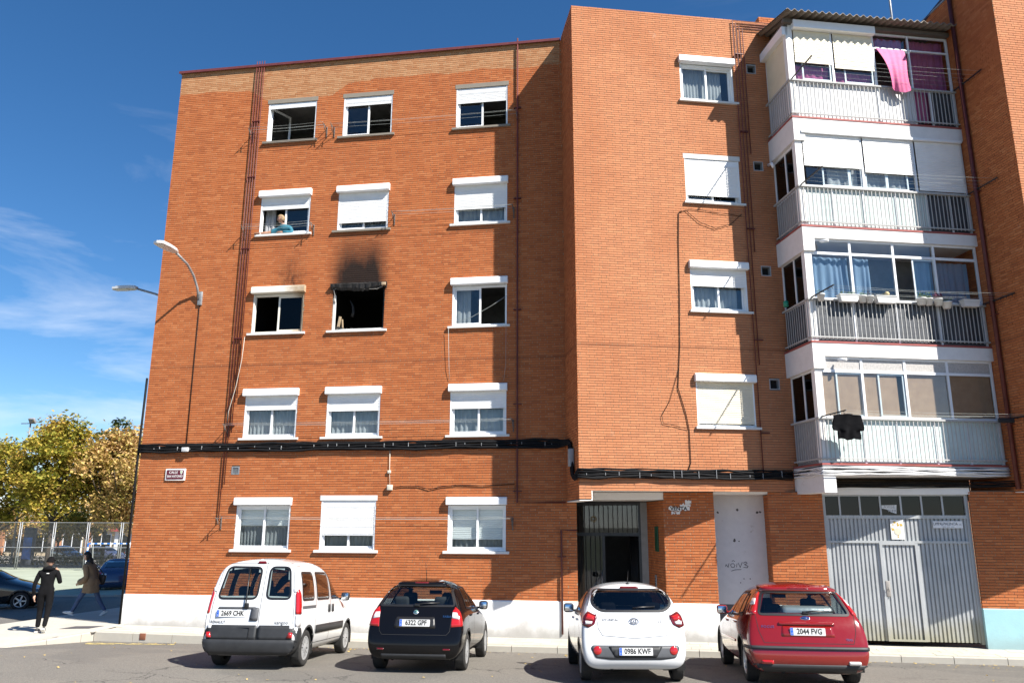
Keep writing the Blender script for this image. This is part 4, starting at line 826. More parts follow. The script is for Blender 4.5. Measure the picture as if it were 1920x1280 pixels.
def balcony(k, spec):
    z = SL[k]; ztop = FB[k+1] if k < 3 else 14.30; rail = z+0.98
    s = MB(M_R); s.box(U0, U1, VF, 0.0, FB[k], z-0.045); s.box(U0, U0+0.28, VF+0.002, 0.0, z-0.62, FB[k]-0.001)
    b = s.build('balcony', M_SLAB, bld); b['label'] = spec['label']
    s = MB(M_R); s.box(U0-0.012, U1, VF-0.012, 0.0, z-0.043, z); s.build('edge_strip', M_REDB, b)
    # railing
    s = MB(M_R); s.box(U0+0.0, U1, VF+0.0, VF+0.045, rail-0.03, rail+0.01); s.box(U0, U0+0.045, VF+0.045, -0.02, rail-0.03, rail+0.01); s.build('hand_rail', M_BAR, b)
    s = MB(M_R); s.box(U0, U1, VF+0.01, VF+0.035, z+0.085, z+0.115); s.box(U0+0.01, U0+0.035, VF+0.035, -0.02, z+0.085, z+0.115); s.build('foot_rail', M_BAR, b)
    global bar_me
    if bar_me is None:
        q = MB(); q.box(-0.008, 0.008, -0.008, 0.008, 0.0, 0.90); bar_me = bpy.data.meshes.new('baluster'); bar_me.from_pydata(q.v, [], q.f); bar_me.materials.append(M_BAR)
    def bar(u, v, pitch=0):
        o = bpy.data.objects.new('baluster', bar_me); C.objects.link(o); o.parent = b; o.matrix_local = M_R @ Matrix.Translation((u, v, z+0.06)) @ Matrix.Rotation(rnd.uniform(-.006,.006), 4, 'Y')
    n = 44
    for i in range(n): bar(U0+0.03+(U1-U0-0.08)*i/(n-1), VF+0.022)
    for i in range(1, 12): bar(U0+0.022, VF+0.02+(-VF-0.08)*i/12)
    # corner post and side frame
    s = MB(M_R); s.box(U0+0.03, U0+0.20, VF+0.05, VF+0.20, z, ztop-0.002 if k < 3 else 14.30); s.build('corner_post', M_WHITE, b)
    # front frame
    yv = VF+0.062; fr = MB(M_R); x0 = U0+0.20; x1 = U1-0.02
    fr.box(x0, x1, yv, yv+0.05, rail-0.02, rail+0.05)
    if spec.get('transom'): fr.box(x0, x1, yv, yv+0.05, spec['transom']-0.03, spec['transom']+0.03)
    fr.box(x0, x1, yv, yv+0.05, ztop-0.05, ztop-0.003)
    for m_ in spec['mull']: fr.box(m_-0.028, m_+0.028, yv+0.002, yv+0.048, rail+0.05, ztop-0.05)
    fr.box(x1-0.05, x1, yv+0.001, yv+0.049, z, ztop-0.05)
    for m_ in spec.get('lowmull', []): fr.box(m_-0.022, m_+0.022, yv+0.002, yv+0.04, z, rail-0.02)
    fr.build('window_frame', M_ALU, b)
    for (a, c, mt) in spec['panels']: s = MB(M_R); s.box(a+0.004, c-0.004, yv+0.022, yv+0.03, z+0.02, rail-0.025); s.build('screen_panel', mt, b)
    for (a, c, z0, z1, mt) in spec['panes']: s = MB(M_R); s.box(a+0.01, c-0.01, yv+0.02, yv+0.026, z0, z1); s.build('pane', mt, b)
    for (a, c, z0, z1, mt) in spec.get('sliders', []):
        s = MB(M_R); s.box(a, a+0.035, yv+0.028, yv+0.055, z0, z1); s.box(c-0.035, c, yv+0.028, yv+0.055, z0, z1); s.box(a+.035, c-.035, yv+0.028, yv+0.055, z0, z0+0.035); s.box(a+.035, c-.035, yv+0.028, yv+0.055, z1-0.035, z1); s.build('sliding_sash', mt, b)
    for (a, c, z0, z1, mt, dd) in spec.get('shutters', []): s = MB(M_R); shutter_into(s, a, c, yv-0.025, z1, z0+0.03, 0.045); s.build('shutter', mt, b, fix=False)
    for (a, c, z0, z1, mt, am) in spec.get('curtains', []): s = MB(M_R); curtain_into(s, a, c, yv+0.15, z0, z1, am, 0.16, int(a*10)); s.build('curtain', mt, b, fix=False)
    for (a, c, z0, z1) in spec.get('blinds', []): s = MB(M_R); s.box(a, c, yv+0.06, yv+0.066, z0, z1); s.build('roll_blind', M_WICK, b)
    # left side glazing
    su = U0+0.09; s = MB(M_R); ss = spec['side']
    s.box(su, su+0.05, VF+0.20, 0.0, rail-0.02, rail+0.04); s.box(su, su+0.05, VF+0.20, 0.0, ztop-0.32, ztop-0.26); s.box(su+.001, su+0.049, -0.62, -0.57, rail+0.04, ztop-0.32); s.box(su+.001, su+.049, -0.06, -0.005, rail+.04, ztop-0.32); s.build('side_frame', M_ALU, b)
    s = MB(M_R); s.box(su+0.02, su+0.026, VF+0.2, -0.62, rail+0.04, ztop-0.32); s.build('side_pane', ss[0], b); s = MB(M_R); s.box(su+0.02, su+0.026, -0.57, -0.06, rail+0.04, ztop-0.32); s.build('side_pane', ss[0], b)
    s = MB(M_R); s.box(su+0.015, su+0.02, VF+0.2, -0.02, z+0.02, rail-0.02); s.build('side_screen', ss[1], b)
    if len(ss) > 2: s = MB(M_R @ Matrix(((0,1,0,0),(-1,0,0,0),(0,0,1,0),(0,0,0,1)))); shutter_into(s, 0.08, 1.08, su-0.02, ztop-0.26, rail+ss[2], 0.045); s.build('side_shutter', M_SHUTC, b, fix=False)
    # dim inside
    s = MB(M_R); s.add([(U0+.3,-0.02,z),(U1,-0.02,z),(U1,-0.02,ztop),(U0+.3,-0.02,ztop)], [(0,1,2,3)]); s.build('inner_back', M_ROOM, b, fix=False)
    return b
R1 = [z+1.03 for z in SL]
B1 = dict(label='lowest glazed balcony with wicker blinds behind the panes', transom=5.66, mull=[6.20, 7.24, 8.28], lowmull=[6.1,6.9,7.8,8.6],
    panels=[(5.24,6.1,M_PALEG),(6.1,6.9,M_PALEG),(6.9,7.8,M_PALEG),(7.8,8.6,M_PALEG),(8.6,9.35,M_PALEG)],
    panes=[(5.24,6.2,4.66,5.63,M_WGLASS),(6.2,7.24,4.66,5.63,M_WGLASS),(7.24,8.28,4.66,5.63,M_WGLASS),(8.28,9.36,4.66,5.63,M_WGLASS)]+[(a,c,5.69,5.94,M_FROST) for a,c in ((5.24,6.2),(6.2,7.24),(7.24,8.28),(8.28,9.36))],
    sliders=[(5.58,6.2,4.66,5.63,M_ALU),(6.58,7.2,4.66,5.63,M_ALU)], blinds=[(5.24,6.2,4.5,5.63),(6.2,6.60,4.5,5.63),(6.60,7.05,4.62,5.63),(7.30,8.25,4.55,5.63),(8.32,9.34,4.55,5.63)], side=(M_DGLASS, M_GREYD))
B2 = dict(label='second floor balcony with pale blue curtains and flower boxes', transom=8.41, mull=[6.20, 7.27, 8.30], lowmull=[6.15,7.2,8.25],
    panels=[(5.24,6.15,M_DARKP),(6.15,7.2,M_DARKP),(7.2,8.25,M_DARKP),(8.25,9.35,M_DARKP)],
    panes=[(5.24,6.2,7.36,8.38,M_WGLASS),(6.2,7.27,7.36,8.38,M_WGLASS),(7.75,8.3,7.36,8.38,M_WGLASS),(8.3,9.36,7.36,8.38,M_WGLASS)]+[(a,c,8.44,8.70,M_WGLASS) for a,c in ((5.24,6.2),(6.2,7.27),(7.27,8.3),(8.3,9.36))],
    sliders=[(7.74,8.3,7.36,8.38,M_ALU)], curtains=[(5.26,6.18,7.2,8.36,M_CBLUE,.03),(6.26,6.72,7.2,8.36,M_CBLUE,.03),(7.82,8.24,7.2,8.36,M_CBLUE,.03),(8.34,9.2,7.2,8.36,M_CBLUE,.03)], side=(M_DGLASS, M_DARKP))
B3 = dict(label='third floor balcony enclosed by white roller shutters', transom=None, mull=[6.745, 8.095], lowmull=[5.9,6.68,7.5,8.3,8.9],
    panels=[(5.24,5.9,M_STRIPE),(5.9,6.68,M_STRIPE),(6.68,7.5,M_STRIPE),(7.5,8.3,M_STRIPE),(8.3,8.9,M_DARKP),(8.9,9.35,M_DARKP)],
    panes=[(5.3,6.7,10.12,10.6,M_WGLASS),(6.8,8.05,10.12,10.6,M_WGLASS)], sliders=[(5.72,6.4,10.1,10.62,M_ALU),(6.4,6.72,10.1,10.62,M_ALU),(6.8,7.35,10.1,10.62,M_ALU),(7.35,7.9,10.1,10.62,M_ALU)],
    shutters=[(5.26,6.70,10.56,11.38,M_SHUT,0),(6.79,8.05,10.48,11.38,M_SHUT,0),(8.14,9.34,10.10,11.38,M_SHUT,0)], curtains=[(5.9,6.65,10.0,10.6,M_CURT,.02),(6.9,7.9,10.0,10.6,M_CURT,.02)], side=(M_DGLASS, M_GREYD))
B4 = dict(label='top balcony with cream shutters and a bright pink curtain', transom=None, mull=[6.25, 7.36], lowmull=[7.36,8.3,8.75],
    panels=[(5.24,6.25,M_GREYP),(6.25,7.36,M_GREYP),(7.36,8.3,M_GREYP),(8.75,9.35,M_DARKP)],
    panes=[(5.26,6.22,12.86,13.4,M_WGLASS),(6.28,7.33,12.86,13.4,M_WGLASS),(8.36,9.36,12.88,13.85,M_WGLASS),(7.42,8.3,13.9,14.24,M_WGLASS),(8.32,9.36,13.9,14.24,M_WGLASS)], sliders=[(5.45,6.2,12.86,13.35,M_ALU),(6.55,7.3,12.86,13.35,M_ALU),(8.14,8.36,12.86,13.86,M_ALU)],
    shutters=[(5.26,6.21,13.28,14.16,M_SHUTC,0),(6.29,7.32,13.20,14.16,M_SHUTC,0)], curtains=[(5.3,6.2,12.2,13.3,M_CPINK,.02),(6.3,7.3,12.2,13.2,M_CPINK,.02),(7.45,8.25,13.88,14.25,M_CPINK,.03),(8.36,9.34,12.0,14.25,M_CPINK,.03)], side=(M_DGLASS, M_GREYP, 0.10))
bals = [balcony(i, s) for i, s in enumerate((B1, B2, B3, B4))]
s = MB(M_R); s.box(7.34, 9.40, VF+0.062, VF+0.11, 13.86, 13.90); s.box(8.30, 8.34, VF+0.064, VF+0.108, 12.85, 14.25); s.build('window_frame', M_ALU, bals[3])
s = MB(M_R); s.box(5.22, 7.36, VF-0.10, VF+0.06, 14.16, 14.36); s.build('shutter_box', M_PVC, bals[3])
s = MB(M_R); s.box(U0-0.06, U0+0.09, VF+0.05, -0.02, 14.02, 14.24); s.build('side_shutter_box', M_PVC, bals[3])
s = MB(M_R); s.box(5.22, 9.36, VF-0.03, VF+0.06, 11.385, 11.448); s.build('shutter_box', M_PVC, bals[2])
# corrugated roof over the top balcony
s = MB(M_R); n = 27; vs = []; fs = []; cols = []
for i in range(n*6+1):
    u = 4.93+(9.75-4.93)*i/(n*6); w = 0.035*math.sin(2*PI*i/6); cols.append((u, w))
rows = [(-1.62, 14.40), (-0.8, 14.60), (0.15, 14.84)]
for th in (0, 0.02):
    for (v, z) in rows:
        for (u, w) in cols: vs.append((u, v, z+w+0.05-th))
nc = len(cols)
for j in range(2):
    for i in range(nc-1): a = j*nc+i; fs.append((a, a+1, a+nc+1, a+nc)); b_ = 3*nc+a; fs.append((b_+nc, b_+nc+1, b_+1, b_))
for i in range(nc-1): fs.append((i, 3*nc+i, 3*nc+i+1, i+1))
s.add(vs, fs, True); rf = s.build('balcony_roof', M_FIBRE, bld, fix=False)
s = MB(M_R); s.box(4.99, 9.4, VF-0.05, VF+0.05, 14.30, 14.40); s.box(U0, U0+0.1, VF+.05, 0, 14.24, 14.36); s.build('roof_beam', simple('weathered_timber', (0.12,0.10,0.08), 0.8), rf)
# chimney block
s = MB(M_R); s.box(5.35, 6.6, 0.6, 1.4, RT-.5, 15.85); ch = s.build('chimney', MORTAR, bld)
rects, _ = brick_rects(5.35, 6.6, RT-.5, 15.85, [], 12); o = brick_mesh('brickwork', M_R @ Matrix.Translation((0,0.588,0)), rects, parent=ch); o['kind'] = 'stuff'
Mc = M_R @ Matrix.Translation((5.338,0,0)) @ Matrix(((0,1,0,0),(-1,0,0,0),(0,0,1,0),(0,0,0,1))); rects, _ = brick_rects(-1.4, -0.6, RT-.5, 15.85, [], 13); o = brick_mesh('brickwork', Mc, rects, parent=ch); o['kind'] = 'stuff'
s = MB(M_R); s.sphere((5.75,0.9,15.93), 0.11, (1.3,1,0.8)); s.build('chimney_cap', M_BLACK, ch)
# ------------------------------------------------------------------ clotheslines of the balconies
def bal_line(k, label, nl=5, uL=5.12, uR=9.36, out=0.95):
    z = SL[k]+1.0; c = thing('clothesline', M_R @ Vector((uL, VF, z)), label, 'clothesline', 'clotheslines on iron arms in front of the balconies', worldcoords=True)
    for u in (uL, uR):
        a = MB(M_R); a.box(u-0.012, u+0.012, VF-out, VF+0.02, z-0.012, z+0.012)
        for i in range(nl): v = VF-0.18-i*(out-0.25)/(nl-1); a.tube([(u, v, z-0.012), (u, v, z-0.05), (u+0.012, v, z-0.06)], 0.006, 5)
        a.build('arm', M_IRON, c)
    for i in range(nl):
        v = VF-0.18-i*(out-0.25)/(nl-1); sg = rnd.uniform(.01,.05); pts = [(uL+(uR-uL)*q/10, v, z+0.014-sg*4*(q/10)*(1-q/10)) for q in range(11)]; l = MB(M_R); l.tube(pts, 0.0022, 4); l.build('line', M_WLINE, c)
    return c
bal_line(3, 'washing lines on iron arms outside the top balcony with the pink curtain'); bal_line(2, 'washing lines on iron arms outside the balcony with white shutters')
bal_line(1, 'washing lines on iron arms outside the balcony with the flower boxes'); bal_line(0, 'washing lines on iron arms outside the lowest balcony, a black shirt on them')
# pink curtain blown out of the top balcony
def cloth_sheet(mb, prof, n=18):
    vs = []; fs = []
    for j, row in enumerate(prof):
        for i in range(n+1): vs.append(row(i/n))
    for j in range(len(prof)-1):
        for i in range(n): a = j*(n+1)+i; fs.append((a, a+1, a+n+2, a+n+1))
    mb.add(vs, fs, True)
s = MB(M_R); rows_ = []
for j in range(15):
    f = j/14
    def row(q, f=f):
        w = 0.74+0.08*math.sin(5*f)-0.10*f; u = 7.42+0.22*f+(q-0.0)*w*(1-0.28*math.sin(PI*f*0.9)); z = 13.86-1.18*f-0.10*math.sin(PI*q)*f; v = VF+0.04-0.20*math.sin(PI*f*0.75)-0.018*math.sin(q*9+2.5*f+1.5*math.sin(q*5))*(0.35+f)-0.004*math.sin(q*27+6*f)
        return (u, v, z)
    rows_.append(row)
cloth_sheet(s, rows_, 40); o = s.build('pink_curtain', simple('bright_pink_cloth', (0.60,0.12,0.27), 0.75, var=0.12), fix=False); tag(o, 'bright pink curtain blown out over the top balcony railing', 'curtain')
# black shirt drying on the lowest line
s = MB(M_R); zt = SL[0]+0.985
LS = [(0,5.20,5.82),(.06,5.19,5.83),(.16,5.16,5.85),(.26,5.15,5.88),(.32,5.17,5.87),(.335,5.27,5.78),(.42,5.27,5.77),(.50,5.29,5.76)]
for off in (0.0, 0.05):
    rows_ = []
    for (d, a_, b_) in LS:
        def row(q, d=d, a_=a_, b_=b_, off=off): return (a_+(b_-a_)*q, VF-0.36+off-0.02*math.sin(q*15+d*9)-0.015*math.sin(d*22+q*4), zt-d+0.03*math.sin(PI*q)*(1-d*2)-0.03*(0.5-abs(q-0.5))*(d > .3)+0.012*math.sin(q*11)*(d>.4))
        rows_.append(row)
    cloth_sheet(s, rows_, 22)
o = s.build('black_shirt', simple('black_cotton', (0.006,0.006,0.007), 0.95, var=0.3, spec=0.08), fix=False); tag(o, 'black shirt hung to dry in front of the lowest balcony', 'shirt')
s = MB(M_R); s.rbox(8.95, 9.32, VF-0.5, VF-0.42, SL[0]+0.88, SL[0]+0.985, 0.03); o = s.build('dark_cloth', simple('dark_folded_cloth', (0.02,0.02,0.025), 0.9)); tag(o, 'small dark cloth bunched on the line at the right end of the lowest balcony', 'cloth')
# flower boxes on the second balcony
M_POT = worn_white('white_plastic_pot', (0.72,0.72,0.70), (0.35,0.30,0.25), 0.5); M_LEAF = simple('pot_plant_leaf', (0.07,0.13,0.03), 0.7, var=0.4, scale=20); M_SOIL = simple('potting_soil', (0.05,0.035,0.025), 0.95); M_PURP = simple('purple_flower', (0.16,0.03,0.07), 0.7, var=0.4, scale=20)
zr_ = SL[1]+0.99
def pot(kind, u, w, label, plant=None, v=VF-0.085, dz=-0.09):
    t_ = thing('flower_box' if kind == 'box' else 'flower_pot', M_R @ Vector((u, v, zr_+dz)), label, 'planter' if kind == 'box' else 'flowerpot', 'pots and boxes hung on the balcony rail', worldcoords=True); s = MB(M_R)
    if kind == 'box':
        b0, b1 = 0.82, 1.0
        s.add([(u-w/2*b0,v-.06,zr_+dz),(u+w/2*b0,v-.06,zr_+dz),(u+w/2*b0,v+.06,zr_+dz),(u-w/2*b0,v+.06,zr_+dz),(u-w/2,v-.08,zr_+dz+.15),(u+w/2,v-.08,zr_+dz+.15),(u+w/2,v+.08,zr_+dz+.15),(u-w/2,v+.08,zr_+dz+.15)], [(0,3,2,1),(0,1,5,4),(1,2,6,5),(2,3,7,6),(3,0,4,7)])
        s.box(u-w/2-.01, u+w/2+.01, v-.09, v+.09, zr_+dz+.145, zr_+dz+.165)
    else: s.lathe([(0.001,0),(w*0.36,0),(w*0.5,0.13),(w*0.54,0.13),(w*0.54,0.155),(w*0.44,0.155)], 14, 'Z', Matrix.Translation((u, v, zr_+dz)))
    s.build('pot', M_POT, t_)
    s = MB(M_R); s.box(u-w*0.3, u+w*0.3, v-.05, v+.05, zr_+dz+.13, zr_+dz+.168); s.build('soil', M_SOIL, t_)
    if plant:
        s = MB(M_R); r = random.Random(int(u*100)); m_, h, cnt = plant
        for i in range(cnt):
            p = Vector((u+r.uniform(-.42,.42)*w, v+r.uniform(-.06,.06), zr_+dz+.16+abs(r.gauss(0,.5))*h)); e = Euler((r.uniform(0,6),r.uniform(0,6),r.uniform(0,6))).to_matrix(); q = r.uniform(.012,.03); s.add([p+e@Vector(c_)*q for c_ in ((-1,0,0),(0,-.5,0),(1,0,0),(0,.5,.1))], [(0,1,2,3)])
        for i in range(5): p = (u+r.uniform(-.3,.3)*w, v, zr_+dz+.15); s.tube([p, (p[0]+r.uniform(-.03,.03), v, p[2]+h*r.uniform(.5,1))], 0.004, 4)
        s.build('plant', m_, t_, fix=False)
pot('pot', 5.30, 0.17, 'white flower pot at the corner end of the balcony rail', (M_LEAF, .08, 20)); pot('box', 5.95, 0.46, 'white flower box with trailing dry plant on the balcony rail', (M_LEAF, .09, 70)); pot('pot', 6.30, 0.17, 'round white pot beside the flower box with the trailing plant', (M_LEAF,.14,20)); pot('pot', 6.47, 0.17, 'round white pot with dried stalks beside the long empty box', (M_SOIL,.16,20)); pot('box', 6.85, 0.50, 'long empty white flower box under the straw ball')
pot('pot', 7.74, 0.22, 'white pot with green leaves left of the purple plant', (M_LEAF,.13,60)); pot('pot', 7.92, 0.18, 'white pot with small flowers next to the purple plant', (M_LEAF,.12,40)); pot('pot', 8.16, 0.20, 'white pot holding the bushy purple plant', (M_PURP,.17,150)); pot('pot', 8.36, 0.22, 'low white pot right of the purple plant', (M_LEAF,.08,50), dz=-.15); pot('box', 8.95, 0.42, 'white flower box with black bracket near the right end of the rail')
o = MB(M_R); o.tube([(6.98,VF+.02,zr_),(6.98,VF+.02,zr_+.13)], .006, 5); o.sphere((6.98,VF+.02,zr_+.17), .055); o = o.build('straw_ball', simple('straw', (0.5,0.4,0.22), 0.9, bump=.5)); tag(o, 'round straw ball on a stick standing on the balcony rail', 'ornament')
o = MB(M_R); o.lathe([(0.03,0),(0.06,0.02),(0.06,0.14),(0.03,0.16)], 12, 'Z', M_R.inverted() @ M_R @ Matrix.Translation((4.99,-0.35,SL[1]+1.02))); o = o.build('watering_can', simple('green_plastic', (0.02,0.25,0.15), 0.4)); tag(o, 'small green plastic can on the side rail of the second floor balcony', 'can')
# cameras and fittings on the slabs
for (u, z, lb) in ((5.45, 8.62, 'white security camera under the slab above the blue curtains'), (5.62, 5.86, 'white security camera under the slab above the wicker blinds')):
    o = MB(M_R); o.tube([(u,VF-0.0,z+.04),(u,VF-.06,z+.03)], .02, 8); o.tube([(u,VF-.05,z+.03),(u+.10,VF-.17,z+.01)], .038, 10); o = o.build('security_camera', M_PVC); tag(o, lb, 'camera', 'security cameras on the balconies')
o = MB(M_R); o.tube([(4.98,-.05,11.12),(4.98,-.22,11.08),(4.98,-.3,10.95)], .04, 8); o = o.build('flue_pipe', M_PVC); tag(o, 'short white flue elbow beside the shuttered balcony', 'pipe')
# ------------------------------------------------------------------ things fixed to the facade
def wall_wave(u, k, amp): return amp*(math.sin(u*1.9+k*1.7)+0.6*math.sin(u*3.7+k*2.9)+0.35*math.sin(u*8.3+k))
cab = thing('cable_bundle', (4, -0.05, 4.25), 'bundle of black telephone and power cables clipped along the brick front', 'cables', worldcoords=True)
for k in range(13):
    zz = 4.33-0.0165*k; r_ = 0.012+0.009*((k*7) % 3); pts = []
    for i in range(60):
        x = EDGE-0.02+i*(9.55-EDGE)/59; pts.append((x, -0.03-0.012*((k*5) % 4), zz+wall_wave(x, k, 0.010+0.004*(k % 3))))
    zl = 3.53-0.0155*k; yy = -0.03-0.012*((k*5) % 4)
    # bend round the return, drop and run on over the turned front
    p = M_RS @ Vector((-1.0+0.03*k, -0.04, 4.28-0.01*k)); q = M_RS @ Vector((-0.75+0.02*k, -0.05, 3.9)); q2 = M_RS @ Vector((-0.55+0.02*k, -0.06, 3.45-0.01*k)); q3 = M_RS @ Vector((-0.18, -0.06, 3.40-0.008*k))
    pts += [(XJ-0.12+0.004*k, -0.06, 4.30-0.012*k), p, q, q2, q3]
    for i in range(34): u = -0.03+i*5.0/33; pts.append(M_R @ Vector((u, yy-0.02, zl+wall_wave(u, k+3, 0.012+0.005*(k % 3)))))
    c = MB(); c.tube(pts, r_, 5); c.build('cable', M_CABLE, cab, fix=False)
c = MB(); r = random.Random(2)
for i in range(30): x = EDGE+0.3+i*0.365+r.uniform(-.12,.12); c.box(x-0.004, x+0.004, -0.09, 0.0, 4.15+r.uniform(0,.08), 4.20+r.uniform(0,.10))
c.M = M_R
for i in range(13): u = 0.2+i*0.37+r.uniform(-.1,.1); c.box(u-0.004, u+0.004, -0.115, 0.0, 3.34+r.uniform(0,.06), 3.42+r.uniform(0,.12))
c.build('cable_clips', M_GREYD, cab)['kind'] = 'stuff'
cb = thing('cable_run', M_R @ Vector((5.3, VF, 3.5)), 'whitewashed cables running along the edge of the lowest balcony slab', 'cables', worldcoords=True)
for k in range(9):
    pts = [M_R @ Vector((U0-0.03, -0.05+0.0*k-(0.02*(k%3)), 3.55-0.022*k))]
    for i in range(8): v = -0.1-i*1.19/7; pts.append(M_R @ Vector((U0-0.03-0.008*(k % 3), v, 3.555-0.022*k+wall_wave(v*2, k, .012))))
    for i in range(30): u = U0-0.02+i*(U1-U0)/29; pts.append(M_R @ Vector((u, VF-0.03-0.01*(k % 3), 3.555-0.020*k+wall_wave(u, k, .013))))
    c = MB(); c.tube(pts, 0.011+0.004*(k % 2), 5); c.build('cable', M_CABW if k % 3 else M_CABLE, cb, fix=False)
c2 = thing('cable_run', (17, -0.05, 3.2), 'black cables along the white lintel over the garage door', 'cables', worldcoords=True)
for k in range(5):
    pts = [(15.62+i*0.16, -0.035-0.012*(k % 2), 3.26-0.026*k+wall_wave(i*.16, k, .008)) for i in range(26)]; c = MB(); c.tube(pts, 0.012, 5); c.build('cable', M_CABLE, c2, fix=False)
# cable box on the return wall
o = MB(M_RS); o.rbox(-0.62, -0.44, -0.12, -0.012, 3.62, 4.02, 0.01); o = o.build('junction_box', M_GREYD); tag(o, 'grey junction box beside the cable drop on the brick return', 'junction box')
o = MB(); o.rbox(-0.16, 0.02, -0.14, -0.06, 4.13, 4.24, 0.01); o = o.build('junction_box', M_LAMP); tag(o, 'small pale junction box on the cables under the street lamp', 'junction box')
o = MB(); o.rbox(5.34, 5.47, -0.08, 0.0, 3.14, 3.27, 0.008); o.tube([(5.40,-0.03,3.27),(5.38,-0.03,3.6),(5.37,-0.03,4.15)], 0.008, 5); o.rbox(5.33,5.41,-.05,0,3.55,3.62,.005); o = o.build('junction_box', simple('cream_plastic', (0.62,0.58,0.48), 0.5)); tag(o, 'small cream box with a wire below the cables', 'junction box')
o = MB(); o.tube([(5.47,-0.02,3.2),(5.8,-0.02,3.24),(6.1,-0.02,3.23),(6.4,-0.025,3.16),(6.7,-0.02,3.22),(7.1,-0.02,3.26),(7.7,-0.02,3.24),(8.5,-0.02,3.27)], 0.009, 5); o = o.build('loose_wire', M_CABLE); tag(o, 'single thin wire sagging across the brick above the ground floor windows', 'wire')
# gas pipes
def pipes(name, label, runs, r=0.013, clips=(), M=None, m=None, grp='dark red gas pipes on the facade'):
    t_ = thing(name, (M or M_L) @ Vector(runs[0][-1]), label, 'pipe', grp, worldcoords=True)
    for pts in runs: c = MB(M); c.tube(pts, r, 7); c.build('pipe', m or M_REDP, t_)
    if clips:
        for (x, z) in clips: c = MB(M); c.box(x-0.10, x+0.10, -0.07, 0.0, z-0.010, z+0.010); c.build('bracket', m or M_REDP, t_)
    return t_
pipes('gas_pipes', 'four dark red gas pipes running down beside the left window column', [[(0.98+0.075*k, -0.05, 15.30), (0.98+0.075*k, -0.05, 2.4+0.9*(k % 2)+ (2.2 if k > 1 else 0))] for k in range(4)], clips=[(1.09, z) for z in (13.4, 11.7, 9.6, 7.1, 4.8)])
pipes('gas_pipes', 'dark red gas pipe running down in the shade right of the windows', [[(8.56,-0.05,15.3),(8.56,-0.05,2.84),(9.72,-0.05,2.84)]], clips=[(8.56,z) for z in (13.2,10.6,7.6,5.2,3.1)], r=0.022)
pipes('gas_pipes', 'dark red pipe at the plinth left of the entrance', [[(9.61,-0.05,-0.1),(9.61,-0.05,2.20),(9.97,-0.05,2.20)]], r=0.022, clips=[(9.61,1.6)])
pipes('gas_pipes', 'cluster of dark red gas pipes on the turned front beside the windows', [[(5.35,-0.05,15.18-0.07*k),(4.28+0.085*k,-0.05,15.18-0.07*k),(4.28+0.085*k,-0.05,(3.5,6.0,8.8,11.4)[k])] for k in range(4)], M=M_R, clips=[(4.40,z) for z in (14.2,12.0,9.4,6.6,4.4)])
pipes('drain_pipe', 'dark downpipe on the shaded return wall of the right block', [[(-1.25,-0.06,15.3),(-1.25,-0.06,3.1)]], M=M_R2S, r=0.05, grp=None, clips=[(-1.25,z) for z in (13,10,7,4.5)])
pipes('conduit', 'black conduit climbing the far left edge of the brick front', [[(EDGE-0.04,-0.02,6.1),(EDGE-0.05,-0.03,3.9),(EDGE-0.05,-0.03,-0.1)]], r=0.03, m=M_CABLE, grp=None)
# wall lamps
def wall_lamp(base, path, head, yaw, label):
    t_ = thing('street_lamp', base, label, 'street lamp', worldcoords=True)
    c = MB(); c.rbox(base[0]-0.06, base[0]+0.06, base[1]-0.05, base[1]+0.02, base[2]-0.22, base[2]+0.16, 0.008); c.build('wall_bracket', M_GALV, t_)
    c = MB(); c.tube(path, 0.032, 9); c.build('arm', M_GALV, t_)
    M_ = Matrix.Translation(head) @ Matrix.Rotation(yaw, 4, 'Z'); c = MB(M_)
    out = [(-0.10,0.0),(-0.06,0.07),(0.10,0.14),(0.40,0.16),(0.66,0.13),(0.72,0.0)]; poly = out+[(a,-b) for a, b in reversed(out[1:-1])]
    c.prism(poly, -0.03, 0.035, 'Z'); c.prism([(a*0.8+.05,b*0.7) for a, b in poly], 0.035, 0.07, 'Z'); hd = c.build('lamp_head', M_LAMP, t_)
    c = MB(M_); c.box(0.22, 0.60, -0.10, 0.10, -0.036, -0.031); c.build('led_panel', simple('lamp_lens', (0.55,0.56,0.55), 0.2), hd)
wall_lamp((-0.11,0.0,8.28), [(-0.14,-0.04,8.22),(-0.16,-0.12,8.52),(-0.17,-0.34,8.80),(-0.16,-0.70,9.0),(-0.14,-1.30,9.12)], (-0.14,-1.36,9.13), math.radians(267), 'curved street lamp fixed to the brick front by the corner')
wall_lamp((EDGE-0.0,1.5,8.30), [(EDGE-0.04,1.5,8.25),(EDGE-0.20,1.5,8.45),(EDGE-0.6,1.5,8.72),(EDGE-1.1,1.5,8.93),(EDGE-1.72,1.5,9.12)], (EDGE-1.78,1.5,9.14), math.radians(180), 'street lamp reaching out from the side wall round the corner')
o = MB(); o.tube([(-0.11,-0.02,8.06),(-0.10,-0.02,4.3)], 0.010, 5); o = o.build('lamp_cable', M_CABLE); tag(o, 'thin dark cable dropping from the corner street lamp to the cable bundle', 'cable')
